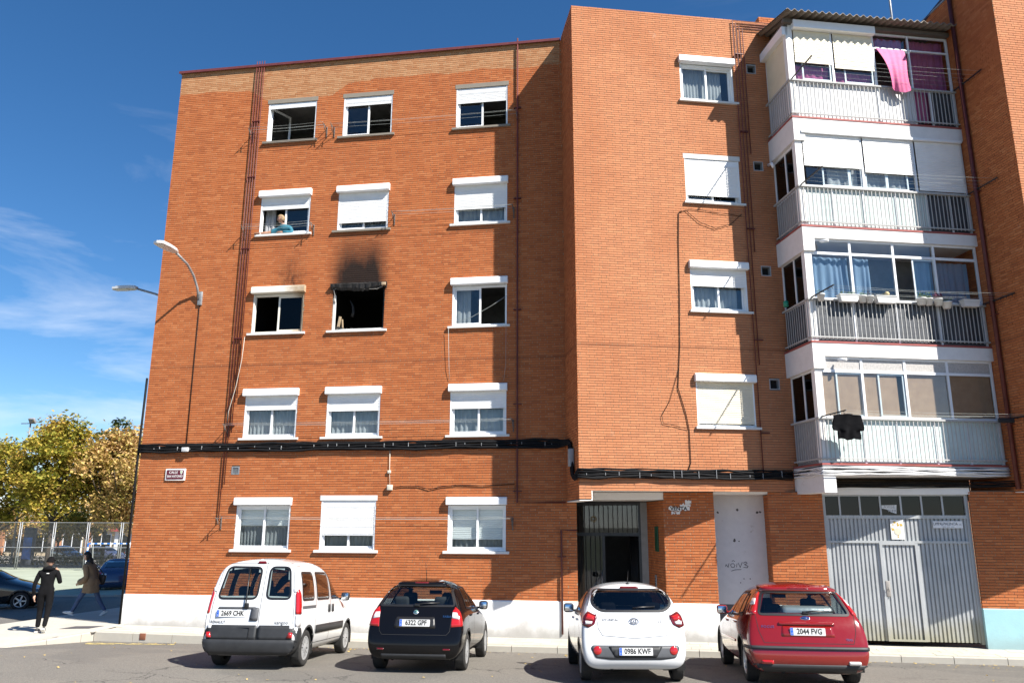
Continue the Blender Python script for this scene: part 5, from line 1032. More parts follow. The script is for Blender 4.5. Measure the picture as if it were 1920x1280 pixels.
# street name plate
o = MB(); o.rbox(-0.60, -0.05, -0.035, 0.0, 3.405, 3.705, 0.006); o = o.build('street_name_plate', simple('white_enamel', (0.78,0.77,0.75), 0.3)); tag(o, 'maroon street name plate with white border on the brick front', 'sign')
def rr(x0, x1, z0, z1, r, n=5):
    P_ = []
    for (cx_, cz_, a0) in ((x1-r, z1-r, 0), (x0+r, z1-r, 90), (x0+r, z0+r, 180), (x1-r, z0+r, 270)):
        for k in range(n+1): a = math.radians(a0+90*k/n); P_.append((cx_+r*math.cos(a), cz_+r*math.sin(a)))
    return P_
q = MB(); q.prism(rr(-0.565,-0.085,3.435,3.675,0.03), -0.038, -0.0345); q.build('name_field', simple('maroon_enamel', (0.10,0.012,0.025), 0.3), o)
W_ = simple('white_letter', (0.8,0.8,0.78), 0.4)
text_obj('lettering', 'CALLE', 0.088, Matrix.Translation((-0.375,-0.039,3.61)) @ Matrix.Rotation(PI/2,4,'X'), W_, o, extrude=0.001); text_obj('lettering', 'SAN ANTONIO', 0.088, Matrix.Translation((-0.325,-0.039,3.51)) @ Matrix.Rotation(PI/2,4,'X'), W_, o, extrude=0.001, xs=0.72)
q = MB(); q.prism([(-0.185,3.66),(-0.125,3.66),(-0.125,3.60),(-0.14,3.575),(-0.155,3.565),(-0.17,3.575),(-0.185,3.60)], -0.040, -0.0375); q.build('crest', W_, o); q = MB(); q.prism([(-0.172,3.648),(-0.138,3.648),(-0.138,3.60),(-0.155,3.58),(-0.172,3.60)], -0.0415, -0.0402); q.build('crest_field', simple('crest_green', (0.35,0.45,0.25), 0.5), o)
# clotheslines between the windows
M_RUSTB = simple('rusty_bracket', (0.13,0.105,0.09), 0.8, var=0.3, scale=20)
def win_line(x0, x1, z, label, n=4, dz=0.04, M=None, out=0.32, sides=(1,1)):
    M = M or M_L; t_ = thing('clothesline', M @ Vector((x0, 0, z)), label, 'clothesline', 'washing lines strung across the windows', worldcoords=True)
    for s_, x in zip(sides, (x0, x1)):
        if not s_: continue
        c = MB(M); c.tube([(x,0,z),(x,-out,z+0.02)], 0.010, 5); c.tube([(x,0,z-0.22),(x,-out*0.9,z+0.01)], 0.007, 5); c.rbox(x-0.016,x+0.016,-0.02,0,z-0.26,z+0.05,.004); c.tube([(x,-.2,z),(x+.02,-.22,z-.09),(x,-.2,z-.14)], .010, 6); c.build('bracket', M_RUSTB, t_)
    for i in range(n):
        yy = -0.08-i*(out-0.1)/max(1,n-1); sg = rnd.uniform(.01,.035); c = MB(M); c.tube([(x0+(x1-x0)*q/10, yy, z+0.015+dz*(i % 2)-sg*4*(q/10)*(1-q/10)) for q in range(11)], 0.003, 4); c.build('line', M_WLINE, t_)
win_line(1.02, 3.2, 12.93+0.1, 'washing lines across the open top floor window by the pipes'); win_line(3.42, 8.55, 13.0, 'washing lines between the two right windows of the top floor', n=3)
win_line(1.05, 3.0, 10.15, 'washing lines across the window with the leaning man', n=4); win_line(5.25, 8.46, 10.32, 'washing lines across the right window of the third floor', n=3)
win_line(1.02, 8.46, 4.78, 'washing lines across the three first floor windows', n=3); win_line(1.04, 8.45, 2.45, 'washing lines across the three ground floor windows', n=3)
o = MB(); o.tube([(6.92,-0.03,7.3),(7.4,-0.05,7.45),(7.9,-0.06,7.72),(8.30,-0.05,7.98)], .005, 4); o.tube([(6.80,-.08,7.17),(6.83,-.06,6.2),(6.85,-.03,5.85)], .005, 4); o.tube([(8.28,-.08,7.17),(8.27,-.05,6.2),(8.22,-.03,5.8)], .004, 4); o = o.build('clothes_cord', M_WLINE); tag(o, 'loose pale cord slung across the open second floor window', 'cord')
o = MB(); o.tube([(1.30,-.08,7.12),(1.28,-.10,6.5),(1.18,-.10,5.8),(1.02,-.08,5.15),(1.0,-.05,4.9)], .009, 5); o = o.build('hanging_cord', simple('pale_cord', (0.45,0.42,0.36), 0.7)); tag(o, 'pale cord hanging from the smoke stained window down to the washing line', 'cord')
# loose wires on the turned front
o = MB(M_R); o.tube([(2.58,-.02,9.72),(2.54,-.02,9.0),(2.50,-.02,7.6),(2.45,-.02,6.4),(2.40,-.02,5.85),(2.36,-.02,5.4),(2.52,-.02,4.8),(2.58,-.02,4.44),(2.58,-.02,3.7),(2.5,-.04,3.5)], .010, 5); o.tube([(2.40,-.02,5.85),(2.15,-.03,5.1),(1.94,-.03,4.75),(1.97,-.03,4.58),(2.2,-.03,4.54),(2.56,-.03,4.46)], .006, 4)
o.tube([(2.58,-.02,9.72),(2.75,-.02,9.8),(3.1,-.03,9.5),(3.5,-.03,9.36),(3.9,-.03,9.5),(4.2,-.02,9.78)], .007, 4); o.tube([(2.58,-.02,9.74),(2.9,-.02,9.84),(4.2,-.02,9.72)], .006, 4); o = o.build('loose_wire', M_CABLE); tag(o, 'loose dark wires hanging down the turned brick front', 'wire')
# aerial mast and roof cables
o = MB(M_R); o.tube([(9.1,0.3,14.9),(9.1,0.3,17.6)], .028, 8); o.tube([(9.1,.3,15.3),(9.35,.25,14.7)], .012, 5); o = o.build('aerial_mast', M_GALV); tag(o, 'thin galvanised aerial mast rising behind the corrugated roof', 'mast')
o = MB(M_R2S); o.tube([(-2.75,0.0,15.20),(-2.2,0,15.34),(-1.5,0,15.45),(0.1,0,15.50)], .035, 6); o = o.build('roof_cable', simple('dark_blue_cable', (0.02,0.03,0.08), 0.5)); tag(o, 'thick dark cable along the roof edge of the right block', 'cable')
o = MB(M_R2S); o.box(-2.8, 0.02, -0.03, 0.08, 15.335, 15.375); o.build('coping', M_GALV, bld)
# ------------------------------------------------------------------ cars
def paint(name, col, rough=0.25, metal=0.0, flake=0.0, coat=1.0, dirt=0.25, spec=0.5):
    t = NT(name); g = t.node('ShaderNodeNewGeometry'); o = t.obj(); z = t.xyz(o)[2]
    c = t.mix(t.math('MULTIPLY', t.noise(2.0, 5, 0.6, o), 0.15), col, tuple(q*0.8 for q in col))
    d = t.math('MULTIPLY', t.math('MULTIPLY', t.sstep(t.math('ADD', z, t.math('MULTIPLY', t.noise(4, 5, 0.65, o), 0.25)), 0.75, 0.2), t.noise(9, 5, 0.7, o)), dirt, clamp=True)
    c = t.mix(d, c, (0.22,0.19,0.15)); c = t.mix(g.outputs['Backfacing'], c, (0.05,0.05,0.055))
    r = t.math('ADD', rough, t.math('MULTIPLY', t.noise(14, 4, 0.6, o), 0.10))
    t.p.inputs['Specular IOR Level'].default_value = spec
    t.set(Base_Color=c, Roughness=r, Metallic=metal); t.p.inputs['Coat Weight'].default_value = coat; t.p.inputs['Coat Roughness'].default_value = 0.05; return t.m
def lamp_red(name, col=(0.42,0.012,0.012)):
    t = NT(name); o = t.obj(); x = t.xyz(o); s = t.math('FRACT', t.math('MULTIPLY', x[2], 38.0)); c = t.mix(t.math('MULTIPLY', t.sstep(s, 0.35, 0.6), 0.35), col, tuple(q*0.45 for q in col)); t.set(Base_Color=c, Roughness=0.12); t.p.inputs['Coat Weight'].default_value = 1; return t.m
K_RED = lamp_red('red_lamp_lens'); K_CLEAR = simple('clear_lamp_lens', (0.62,0.60,0.60), 0.12, var=0.15, scale=30, coat=1, use_obj=True)
K_DKRED = lamp_red('dark_red_lamp_lens', (0.12,0.004,0.006)); K_ORANGE = simple('amber_lens', (0.5,0.16,0.02), 0.15)
K_BLACKP = simple('black_bumper_plastic', (0.022,0.023,0.025), 0.55, var=0.25, scale=6, use_obj=True); K_GREYP = simple('grey_bumper_plastic', (0.075,0.078,0.085), 0.5, var=0.15, scale=6, use_obj=True)
K_RUB = simple('tyre_rubber', (0.022,0.021,0.020), 0.85, var=0.35, scale=9, bump=0.3, bscale=50, use_obj=True); K_SIL = simple('silver_wheel', (0.52,0.53,0.54), 0.35, 0.6, var=0.12, use_obj=True); K_HUBW = simple('silver_hubcap', (0.34,0.345,0.35), 0.4, 0.25, var=0.1, use_obj=True)
K_GLASS = glass_mat('car_glass', (0.62,0.68,0.67), 1.25, 0.004, 0.015); K_DGLASS = glass_mat('tinted_car_glass', (0.22,0.24,0.25), 1.25, 0.004, 0.015)
K_INT = simple('dark_car_interior', (0.035,0.036,0.04), 0.8, var=0.3, use_obj=True); K_SEAL = simple('black_window_seal', (0.012,0.012,0.013), 0.4); K_GAP = simple('dark_panel_gap', (0.010,0.010,0.010), 0.8)
K_PLATE = simple('white_plate', (0.58,0.58,0.57), 0.35, var=0.04, use_obj=True); K_EU = simple('blue_plate_band', (0.015,0.10,0.50), 0.4); K_CHROME = simple('chrome', (0.75,0.76,0.78), 0.12, 1.0, var=0.05); K_UNDER = simple('underbody', (0.012,0.012,0.012), 0.9)
LEV = ['bot','sill','low','mid','belt','rail']
def smooth_poly(poly, r=0.03, n=4):
    out = []; N = len(poly)
    for i in range(N):
        p0, p1, p2 = Vector(poly[i-1]), Vector(poly[i]), Vector(poly[(i+1) % N]); a = (p0-p1); b = (p2-p1); ra = min(r, a.length*0.45, b.length*0.45)
        A = p1+a.normalized()*ra; B = p1+b.normalized()*ra
        for k in range(n+1): t_ = k/n; q = A*(1-t_)**2+p1*2*t_*(1-t_)+B*t_**2; out.append((q.x, q.y))
    return out
def in_poly(px, pz, poly):
    c = False; n = len(poly); j = n-1
    for i in range(n):
        xi, zi = poly[i]; xj, zj = poly[j]
        if (zi > pz) != (zj > pz) and px < (xj-xi)*(pz-zi)/(zj-zi)+xi: c = not c
        j = i
    return c
def shrink(poly, d):
    cx_ = sum(p[0] for p in poly)/len(poly); cz_ = sum(p[1] for p in poly)/len(poly); out = []
    for (a, b) in poly:
        v = Vector((a-cx_, b-cz_)); L = v.length; v = v*(max(0, L-d)/L) if L > 1e-6 else v; out.append((cx_+v.x, cz_+v.y))
    return out
class Car:
    def __init__(s, name, label, sp, loc, rot, group, level=3):
        s.sp = sp; s.root = thing(name, loc, label, 'van' if sp.get('van') else 'car', group); s.root.rotation_euler = rot
        s.cage(level)
    def cage(s, level):
        sp = s.sp; st = sp['st']; n = len(st); V = []; F = []; rings = []
        def ringpts(k):
            d = st[k]; P_ = []
            for lv in LEV:
                w, z = d[lv]; P_.append((w, d['y']+sp['rear'][lv]*d.get('f', 0)+sp['front'].get(lv, 0)*d.get('g', 0), z))
            wr, zr = d['rail']; yr = P_[-1][1]; dyr = sp['rear'].get('roof', sp['rear']['rail'])*d.get('f', 0)+sp['front'].get('rail', 0)*d.get('g', 0)
            zc = d['roof']; b0 = P_[0]
            half = [(0, b0[1], b0[2]), (b0[0]*0.55, b0[1], b0[2])]+P_+[(wr*0.55, d['y']+dyr, zr+0.78*(zc-zr)), (0, d['y']+dyr, zc)]
            return half
        for k in range(n):
            h = ringpts(k); idx = []
            for p in h: V.append(p); idx.append(len(V)-1)
            mir = []
            for i in range(len(h)-2, 0, -1): p = h[i]; V.append((-p[0], p[1], p[2])); mir.append(len(V)-1)
            rings.append(idx+mir)
        m = len(rings[0])
        for k in range(n-1):
            for i in range(m): F.append((rings[k][i], rings[k][(i+1) % m], rings[k+1][(i+1) % m], rings[k+1][i]))
        nh = len(LEV)+4                                     # points in a half ring
        def cap(k, sgn, bul):
            r_ = rings[k]; R_ = r_[:nh]; Lm = [r_[0]]+r_[:nh-1:-1]     # left side indices by half-ring position
            Lm = [r_[0]]+[r_[m-i] for i in range(1, nh-1)]+[r_[nh-1]]
            rows = []
            for j in range(2, 2+len(LEV)):                    # level rows
                a, b = R_[j], Lm[j]
                if j == 2: rows.append([Lm[2], Lm[1], r_[0], R_[1], R_[2]]); continue
                if j == 1+len(LEV): rows.append([Lm[j], Lm[j+1], R_[nh-1], R_[j+1], R_[j]]); continue
                w = V[a][0]; row = [b]
                for q in (-0.55, 0, 0.55): V.append((w*q, V[a][1]-sgn*bul*(1-q*q)*1.0, V[a][2])); row.append(len(V)-1)
                row.append(a); rows.append(row)
            for i in range(len(rows)-1):
                for c in range(4):
                    f = (rows[i][c], rows[i][c+1], rows[i+1][c+1], rows[i+1][c]); F.append(f if sgn > 0 else f[::-1])
        cap(0, 1, sp.get('rbulge', 0.03)); cap(n-1, -1, sp.get('fbulge', 0.08))
        me = bpy.data.meshes.new('body'); me.from_pydata(V, [], F)
        bm = bmesh.new(); bm.from_mesh(me); cl = bm.edges.layers.float.new('crease_edge'); bm.verts.ensure_lookup_table()
        ring_of = {}
        for k in range(n):
            for i, vi in enumerate(rings[k]): ring_of[vi] = (k, i)
        for e in bm.edges:
            a, b = e.verts[0].index, e.verts[1].index
            if a in ring_of and b in ring_of:
                (ka, ia), (kb, ib) = ring_of[a], ring_of[b]
                if ka == kb and ka in sp.get('crease_st', {}): e[cl] = sp['crease_st'][ka]
                if ia == ib:
                    lv = ia if ia < nh else m-ia
                    if 2 <= lv < 2+len(LEV) and LEV[lv-2] in sp.get('crease_lv', {}): e[cl] = sp['crease_lv'][LEV[lv-2]]
        bmesh.ops.recalc_face_normals(bm, faces=bm.faces); bm.to_mesh(me); bm.free()
        ob = bpy.data.objects.new('body', me); C.objects.link(ob); md = ob.modifiers.new('s', 'SUBSURF'); md.levels = level; md.render_levels = level
        dg = bpy.context.evaluated_depsgraph_get(); ev = ob.evaluated_get(dg); fine = bpy.data.meshes.new_from_object(ev); bpy.data.objects.remove(ob)
        co = np.empty(len(fine.vertices)*3, np.float32); fine.vertices.foreach_get('co', co); co = co.reshape(-1, 3); mn, mx = co.min(0), co.max(0)
        co[:, 0] *= sp['W']/(mx[0]-mn[0]); co[:, 1] = (co[:, 1]-mn[1])*sp['L']/(mx[1]-mn[1]); co[:, 2] = sp['zmin']+(co[:, 2]-mn[2])*(sp['H']-sp['zmin'])/(mx[2]-mn[2])
        fine.vertices.foreach_set('co', co.ravel()); fine.update(); s.fine = fine; s.holes = []
        s.bvh = BVHTree.FromPolygons([tuple(v) for v in co], [tuple(p.vertices) for p in fine.polygons])
    def hit(s, view, a, b):
        if view == 'rear': o, d = Vector((a, -3, b)), Vector((0, 1, 0))
        elif view == 'front': o, d = Vector((a, 9, b)), Vector((0, -1, 0))
        elif view == 'right': o, d = Vector((3, a, b)), Vector((-1, 0, 0))
        elif view == 'left': o, d = Vector((-3, a, b)), Vector((1, 0, 0))
        elif view in ('cr', 'cl'):                            # round a rear corner: a = degrees from straight back towards the side
            sg = 1 if view == 'cr' else -1; an = math.radians(a*100); dr = Vector((sg*math.sin(an), -math.cos(an), 0)); o, d = Vector((sg*(s.sp['W']/2-s.sp.get('cax', 0.22)), s.sp.get('cay', 0.30), b))+dr*3, -dr
        else: o, d = Vector((a, b, 4)), Vector((0, 0, -1))
        h = s.bvh.ray_cast(o, d)
        if h[0] is None:
            q = s.bvh.find_nearest(o+d*(3 if view != 'top' else 2.6)); return q[0], q[1] if q[1].dot(d) < 0 else -q[1]
        nn = h[1] if h[1].dot(d) < 0 else -h[1]; return h[0], nn
    def patch(s, name, view, poly, m, off=0.004, parent=None, r=0.02, cuts=5, skirt=0.012, hole=None, sm=True):
        pl = smooth_poly(poly, r) if r else poly
        if hole is not None: s.holes.append((view, shrink(pl, hole)))
        bm = bmesh.new(); vs = [bm.verts.new((a, b, 0)) for a, b in pl]; f = bm.faces.new(vs)
        # regular strips keep the projected sheet even
        xs_ = [p[0] for p in pl]; zs_ = [p[1] for p in pl]
        for axis, lo, hi in ((0, min(xs_), max(xs_)), (1, min(zs_), max(zs_))):
            nn = max(1, int((hi-lo)/0.05)); nn = min(nn, 30)
            for k in range(1, nn):
                p = lo+(hi-lo)*k/nn; no = Vector((1,0,0)) if axis == 0 else Vector((0,1,0)); bmesh.ops.bisect_plane(bm, geom=bm.verts[:]+bm.edges[:]+bm.faces[:], plane_co=no*p, plane_no=no)
        if skirt:
            be = [e for e in bm.edges if e.is_boundary]; ex = bmesh.ops.extrude_edge_only(bm, edges=be); sk = {v for v in ex['geom'] if isinstance(v, bmesh.types.BMVert)}
        else: sk = set()
        for v in bm.verts:
            p, nn = s.hit(view, v.co.x, v.co.y); v.co = p+nn*(off-(skirt+off if v in sk else 0))
        bmesh.ops.recalc_face_normals(bm, faces=bm.faces)
        me = bpy.data.meshes.new(name); bm.to_mesh(me); bm.free(); me.polygons.foreach_set('use_smooth', [sm]*len(me.polygons)); return link(name, me, m, parent or s.root)
    def strip(s, mb, view, pts, w, off=0.003, seg=0.04):
        """flat ribbon along a polyline on the body"""
        P_ = []
        for (a, b), (c, d) in zip(pts[:-1], pts[1:]):
            L = math.hypot(c-a, d-b); k = max(1, int(L/seg))
            for i in range(k): P_.append((a+(c-a)*i/k, b+(d-b)*i/k))
        P_.append(pts[-1]); vs = []; fs = []
        for i, (a, b) in enumerate(P_):
            a0, b0 = P_[max(0, i-1)]; a1, b1 = P_[min(len(P_)-1, i+1)]; dx, dz = a1-a0, b1-b0; L = math.hypot(dx, dz) or 1; nx, nz = -dz/L*w/2, dx/L*w/2
            for sg in (-1, 1): p, nn = s.hit(view, a+nx*sg, b+nz*sg); vs.append(p+nn*off)
        for i in range(len(P_)-1): fs.append((2*i, 2*i+1, 2*i+3, 2*i+2))
        mb.add(vs, fs, True)
    def ring_strip(s, mb, view, poly, w, off=0.005, r=0.02):
        pl = smooth_poly(poly, r); s.strip(mb, view, pl+[pl[0]], w, off)
    def mark(s, name, view, txt, a, b, size, m, xs=1.0, off=0.006, sp=1.0):
        p, nn = s.hit(view, a, b); up = Vector((0,0,1)); up = (up-nn*up.dot(nn)).normalized(); rt = up.cross(nn)
        M_ = Matrix(((rt.x,up.x,nn.x,p.x+nn.x*off),(rt.y,up.y,nn.y,p.y+nn.y*off),(rt.z,up.z,nn.z,p.z+nn.z*off),(0,0,0,1))); return text_obj(name, txt, size, M_, m, s.root, extrude=0.001, xs=xs, spacing=sp), M_
    def plate(s, txt, a, b, w=0.52, h=0.11, off=0.012):
        p, nn = s.hit('rear', a, b); 
        nn = Vector((0, -0.995, 0.10)).normalized() if abs(nn.z) < 0.6 else nn; up = Vector((0,0,1)); up = (up-nn*up.dot(nn)).normalized(); rt = up.cross(nn)
        M_ = Matrix(((rt.x,up.x,nn.x,p.x+nn.x*off),(rt.y,up.y,nn.y,p.y+nn.y*off),(rt.z,up.z,nn.z,p.z+nn.z*off),(0,0,0,1)))
        mb = MB(M_); mb.prism(rr(-w/2, w/2, -h/2, h/2, 0.008, 3), -0.012, 0.002, 'Z'); pl = mb.build('number_plate', K_PLATE, s.root)
        mb = MB(M_); mb.box(-w/2+0.003, -w/2+0.045, -h/2+0.003, h/2-0.003, 0.0022, 0.003); mb.build('country_band', K_EU, pl)
        link('plate_number', text_mesh(txt, 0.112, M_ @ Matrix.Translation((0.024,0.0,0.003)), 0.0006, xs=0.82, bold=0.0035), M_BLACK, pl)
        mb = MB(M_)
        for k in range(12): an = 2*PI*k/12; mb.prism([(-w/2+0.024+0.010*math.cos(an)+0.002*math.cos(q*PI/2), 0.022+0.010*math.sin(an)+0.002*math.sin(q*PI/2)) for q in range(4)], 0.0031, 0.0036, 'Z')
        mb.build('star_ring', simple('plate_star', (0.7,0.6,0.05), 0.5), pl)
        link('country_letter', text_mesh('E', 0.032, M_ @ Matrix.Translation((-w/2+0.024,-0.028,0.0032)), 0.0004), K_PLATE, pl); return pl
    def wheels(s, hub, spokes=7, steer=0.0):
        sp = s.sp; r = sp['wr']; tw = sp.get('tw', 0.185); half = sp['track']/2
        for (ya, fr) in ((sp['ra'], 0), (sp['fa'], 1)):
            for sd in (-1, 1):
                w = bpy.data.objects.new('wheel', None)
                M_ = Matrix.Translation((sd*half, ya, r)) @ Matrix.Rotation(steer if fr else 0, 4, 'Z') @ Matrix.Rotation(0 if sd > 0 else PI, 4, 'Z')   # local +x outwards
                mb = MB(M_); t2 = tw/2; rim = r*0.66
                mb.lathe([(rim,-t2*0.85),(rim+0.02,-t2),(r*0.9,-t2),(r*0.975,-t2*0.88),(r,-t2*0.62),(r,t2*0.62),(r*0.975,t2*0.88),(r*0.9,t2),(rim+0.02,t2),(rim,t2*0.85),(rim,-t2*0.85)], 36, 'X')
                for k in range(4): mb.lathe([(r+0.0015,-t2*0.6+k*t2*0.4-0.004),(r-0.006,-t2*0.6+k*t2*0.4-0.003),(r-0.006,-t2*0.6+k*t2*0.4+0.003),(r+0.0015,-t2*0.6+k*t2*0.4+0.004)], 36, 'X')
                wo = mb.build('wheel', K_RUB, s.root, fix=False)
                mb = MB(M_); mb.lathe([(rim,-t2*0.8),(rim*0.97,0.0),(0.001,0.0)], 30, 'X'); mb.build('rim_barrel', K_UNDER, wo, fix=False)
                mb = MB(M_); x0 = t2*0.55
                if hub == 'cap':
                    mb.lathe([(rim+0.008,t2*0.80),(rim*0.98,x0+0.035),(rim*0.86,x0+0.02)], 40, 'X'); mb.lathe([(rim*0.42,x0+0.022),(rim*0.2,x0+0.035),(0.001,x0+0.038)], 30, 'X')
                    for k in range(spokes*2):
                        a0 = 2*PI*k/(spokes*2); a1 = a0+2*PI/(spokes*2)*0.66; P_ = []
                        for (rr_, aa) in ((rim*0.40,a0),(rim*0.88,a0-0.02),(rim*0.88,a1+0.02),(rim*0.40,a1)): P_.append((x0+0.022, rr_*math.cos(aa), rr_*math.sin(aa)))
                        mb.add(P_+[(x0-0.01, p[1], p[2]) for p in P_], [(0,1,2,3),(0,4,5,1),(1,5,6,2),(2,6,7,3),(3,7,4,0)])
                else:
                    mb.lathe([(rim+0.006,t2*0.80),(rim*0.97,x0+0.03),(rim*0.90,x0+0.01),(rim*0.90,-0.02)], 40, 'X'); mb.lathe([(rim*0.26,-0.02),(rim*0.26,x0+0.012),(rim*0.16,x0+0.022),(0.001,x0+0.024)], 24, 'X')
                    for k in range(spokes):
                        a0 = 2*PI*k/spokes; ca, sa = math.cos(a0), math.sin(a0); ta = Vector((0,-sa,ca)); ra_ = Vector((0,ca,sa)); P_ = []
                        for (rr_, hw, xx) in ((rim*0.22,0.026,x0+0.012),(rim*0.92,0.019,x0+0.016)):
                            for q in (-1, 1): P_.append(tuple(Vector((xx,0,0))+ra_*rr_+ta*hw*q))
                        P_ += [(p[0]-0.03, p[1], p[2]) for p in P_]; mb.add(P_, [(0,1,3,2),(0,4,5,1),(2,3,7,6),(0,2,6,4),(1,5,7,3)])
                mb.build('hubcap' if hub == 'cap' else 'rim', K_HUBW if hub == 'cap' else K_SIL, wo)
                # dark arch lining
                mb = MB(); R_ = sp['arch']; xs_ = (sd*(half-0.26), sd*(sp['W']/2-0.03)); N = 16; vs = []; fs = []
                for k in range(N+1):
                    a = PI*(-0.10+1.2*k/N); 
                    for x in xs_: vs.append((x, ya+R_*1.03*math.cos(a), r+R_*1.03*math.sin(a)))
                for k in range(N): fs.append((2*k, 2*k+1, 2*k+3, 2*k+2))
                fs.append(tuple(2*k for k in range(N+1))); mb.add(vs, fs); mb.build('arch_liner', K_UNDER, s.root, fix=False)
    def finish(s, m):
        mb = MB()
        for view in ('left', 'right'):
            for ya in (s.sp['ra'], s.sp['fa']):
                R_ = s.sp['arch']+0.004; pts = [(ya+R_*math.cos(a), s.sp['wr']+R_*math.sin(a)) for a in [PI*(-0.02+1.04*k/22) for k in range(23)]]
                s.strip(mb, view, [p for p in pts if p[1] > s.sp['zmin']+0.06], 0.036, 0.005, 0.06)
        mb.build('arch_lips', s.sp.get('lip') or K_SEAL, s.root, fix=False)['kind'] = 'stuff'
        # cut glass and arch openings out of the fine body, then link it
        sp = s.sp; bm = bmesh.new(); bm.from_mesh(s.fine); kill = []
        for f in bm.faces:
            c = f.calc_center_median(); n = f.normal; dead = False
            for (view, pl) in s.holes:
                if view == 'rear' and n.y < -0.15 and c.y < sp['L']*0.35 and in_poly(c.x, c.z, pl): dead = True
                elif view == 'right' and c.x > 0.3 and n.x > 0.3 and in_poly(c.y, c.z, pl): dead = True
                elif view == 'left' and c.x < -0.3 and n.x < -0.3 and in_poly(c.y, c.z, pl): dead = True
                elif view == 'front' and n.y > 0.15 and c.y > sp['L']*0.4 and in_poly(c.x, c.z, pl): dead = True
                if dead: break
            if not dead and abs(c.x) > sp['track']/2-0.20:
                for ya in (sp['ra'], sp['fa']):
                    if (c.y-ya)**2+(c.z-sp['wr'])**2 < sp['arch']**2: dead = True
            if dead: kill.append(f)
        bmesh.ops.delete(bm, geom=kill, context='FACES')
        for f in bm.faces: f.smooth = True
        me = bpy.data.meshes.new('body'); bm.to_mesh(me); bm.free(); s.body = link('body', me, m, s.root)
        mb = MB(); W = sp['W']; mb.box(-W/2+0.2, W/2-0.2, 0.25, sp['L']-0.3, sp['zmin']+0.02, sp['zmin']+0.10); mb.build('underbody', K_UNDER, s.root)
        # exhaust and axle
        mb = MB(); mb.tube([(-sp['track']/2, sp['ra'], sp['wr']*0.9), (sp['track']/2, sp['ra'], sp['wr']*0.9)], 0.05, 8); mb.tube([(-W*0.22, 0.12, 0.22), (-W*0.22, 0.7, 0.24)], 0.03, 8); mb.build('axle', K_UNDER, s.root)
    def seats(s, ys, xs_=(-0.36, 0.36), base=0.50, head=1.22, col=None, bench=None):
        for y in ys:
            for x in xs_:
                mb = MB(); mb.rbox(x-0.24, x+0.24, y, y+0.48, base-0.14, base+0.06, 0.05, 3); mb.M = Matrix.Translation((x, y+0.02, base)) @ Matrix.Rotation(math.radians(12), 4, 'X'); mb.rbox(-0.24, 0.24, -0.10, 0.06, 0.0, head-base-0.18, 0.06, 3); mb.rbox(-0.13, 0.13, -0.09, 0.03, head-base-0.13, head-base+0.10, 0.05, 3); mb.tube([(-0.05,-0.03,head-base-0.2),(-0.05,-0.03,head-base-0.1)], 0.008, 5); mb.tube([(0.05,-0.03,head-base-0.2),(0.05,-0.03,head-base-0.1)], 0.008, 5); mb.build('seat', col or K_INT, s.root)
    def cabin(s, y0, y1, zf, dash, wheel=-0.36, zs=0.98):
        W = s.sp['W']; mb = MB(); mb.box(-W/2+0.12, W/2-0.12, y0, y1, zf-0.06, zf); mb.rbox(-W/2+0.14, W/2-0.14, dash, dash+0.35, zf+0.2, zs, 0.08, 3); mb.box(-W/2+0.10, -W/2+0.13, y0, y1, zf, zs-0.12); mb.box(W/2-0.13, W/2-0.10, y0, y1, zf, zs-0.12); mb.build('cabin_trim', K_INT, s.root)
        mb = MB(Matrix.Translation((wheel, dash-0.12, zs-0.02)) @ Matrix.Rotation(math.radians(-62), 4, 'X')); mb.tube([(0.18*math.cos(2*PI*k/20), 0.18*math.sin(2*PI*k/20), 0) for k in range(21)], 0.014, 6, cap=False); mb.tube([(-0.18,0,0),(0.18,0,0)], 0.014, 5); mb.build('steering_wheel', K_INT, s.root)
        mb = MB(); mb.rbox(-0.12, 0.12, dash-0.35, dash-0.33, s.sp['H']-0.28, s.sp['H']-0.21, 0.01); mb.build('rear_view_mirror', K_INT, s.root)
    def mirror(s, side, y, z, m, out=0.20, face=None):
        sg = 1 if side == 'right' else -1; p, nn = s.hit(side, y, z-0.02); x0 = p.x
        mb = MB(Matrix.Translation((x0+sg*0.02, y, z))); 
        if sg < 0: mb.M = mb.M @ Matrix.Diagonal((-1,1,1,1))
        mb.rbox(0.035, out+0.035, -0.045, 0.075, -0.075, 0.085, 0.045, 3); mb.rbox(-0.03, 0.07, -0.01, 0.05, -0.06, -0.02, 0.012); mo = mb.build('door_mirror', m, s.root)
        mb = MB(Matrix.Translation((x0+sg*0.02, y, z)));
        if sg < 0: mb.M = mb.M @ Matrix.Diagonal((-1,1,1,1))
        mb.rbox(0.055, out+0.018, -0.049, -0.043, -0.055, 0.065, 0.02, 2); mb.build('mirror_glass', K_CHROME, mo)
def stn(y, f=0, g=0, **k):
    d = dict(y=y, f=f, g=g); d.update(k); return d
def stations(tab, zb, zs, zl, zm, wb, ws, wl, wm):
    """tab rows: (y, f, g, width scale, w_belt, z_belt, w_rail, z_rail, z_roof)"""
    return [stn(y, f, g, bot=(wb*c, zb), sill=(ws*c, zs), low=(wl*c, zl), mid=(wm*c, zm), belt=(wbe, zbe), rail=(wr, zr), roof=zr_) for (y, f, g, c, wbe, zbe, wr, zr, zr_) in tab]
GRP = 'cars parked nose in at the kerb'
def place(x, y, hd, roll=0):
    z = z_road(x, y+1.3)+0.0; sl = math.atan((z_road(x, y+3.0)-z_road(x, y+0.7))/2.3); z = z_road(x, y+0.7)-0.7*math.sin(sl); return (x, y, z), (sl, roll, math.radians(hd))
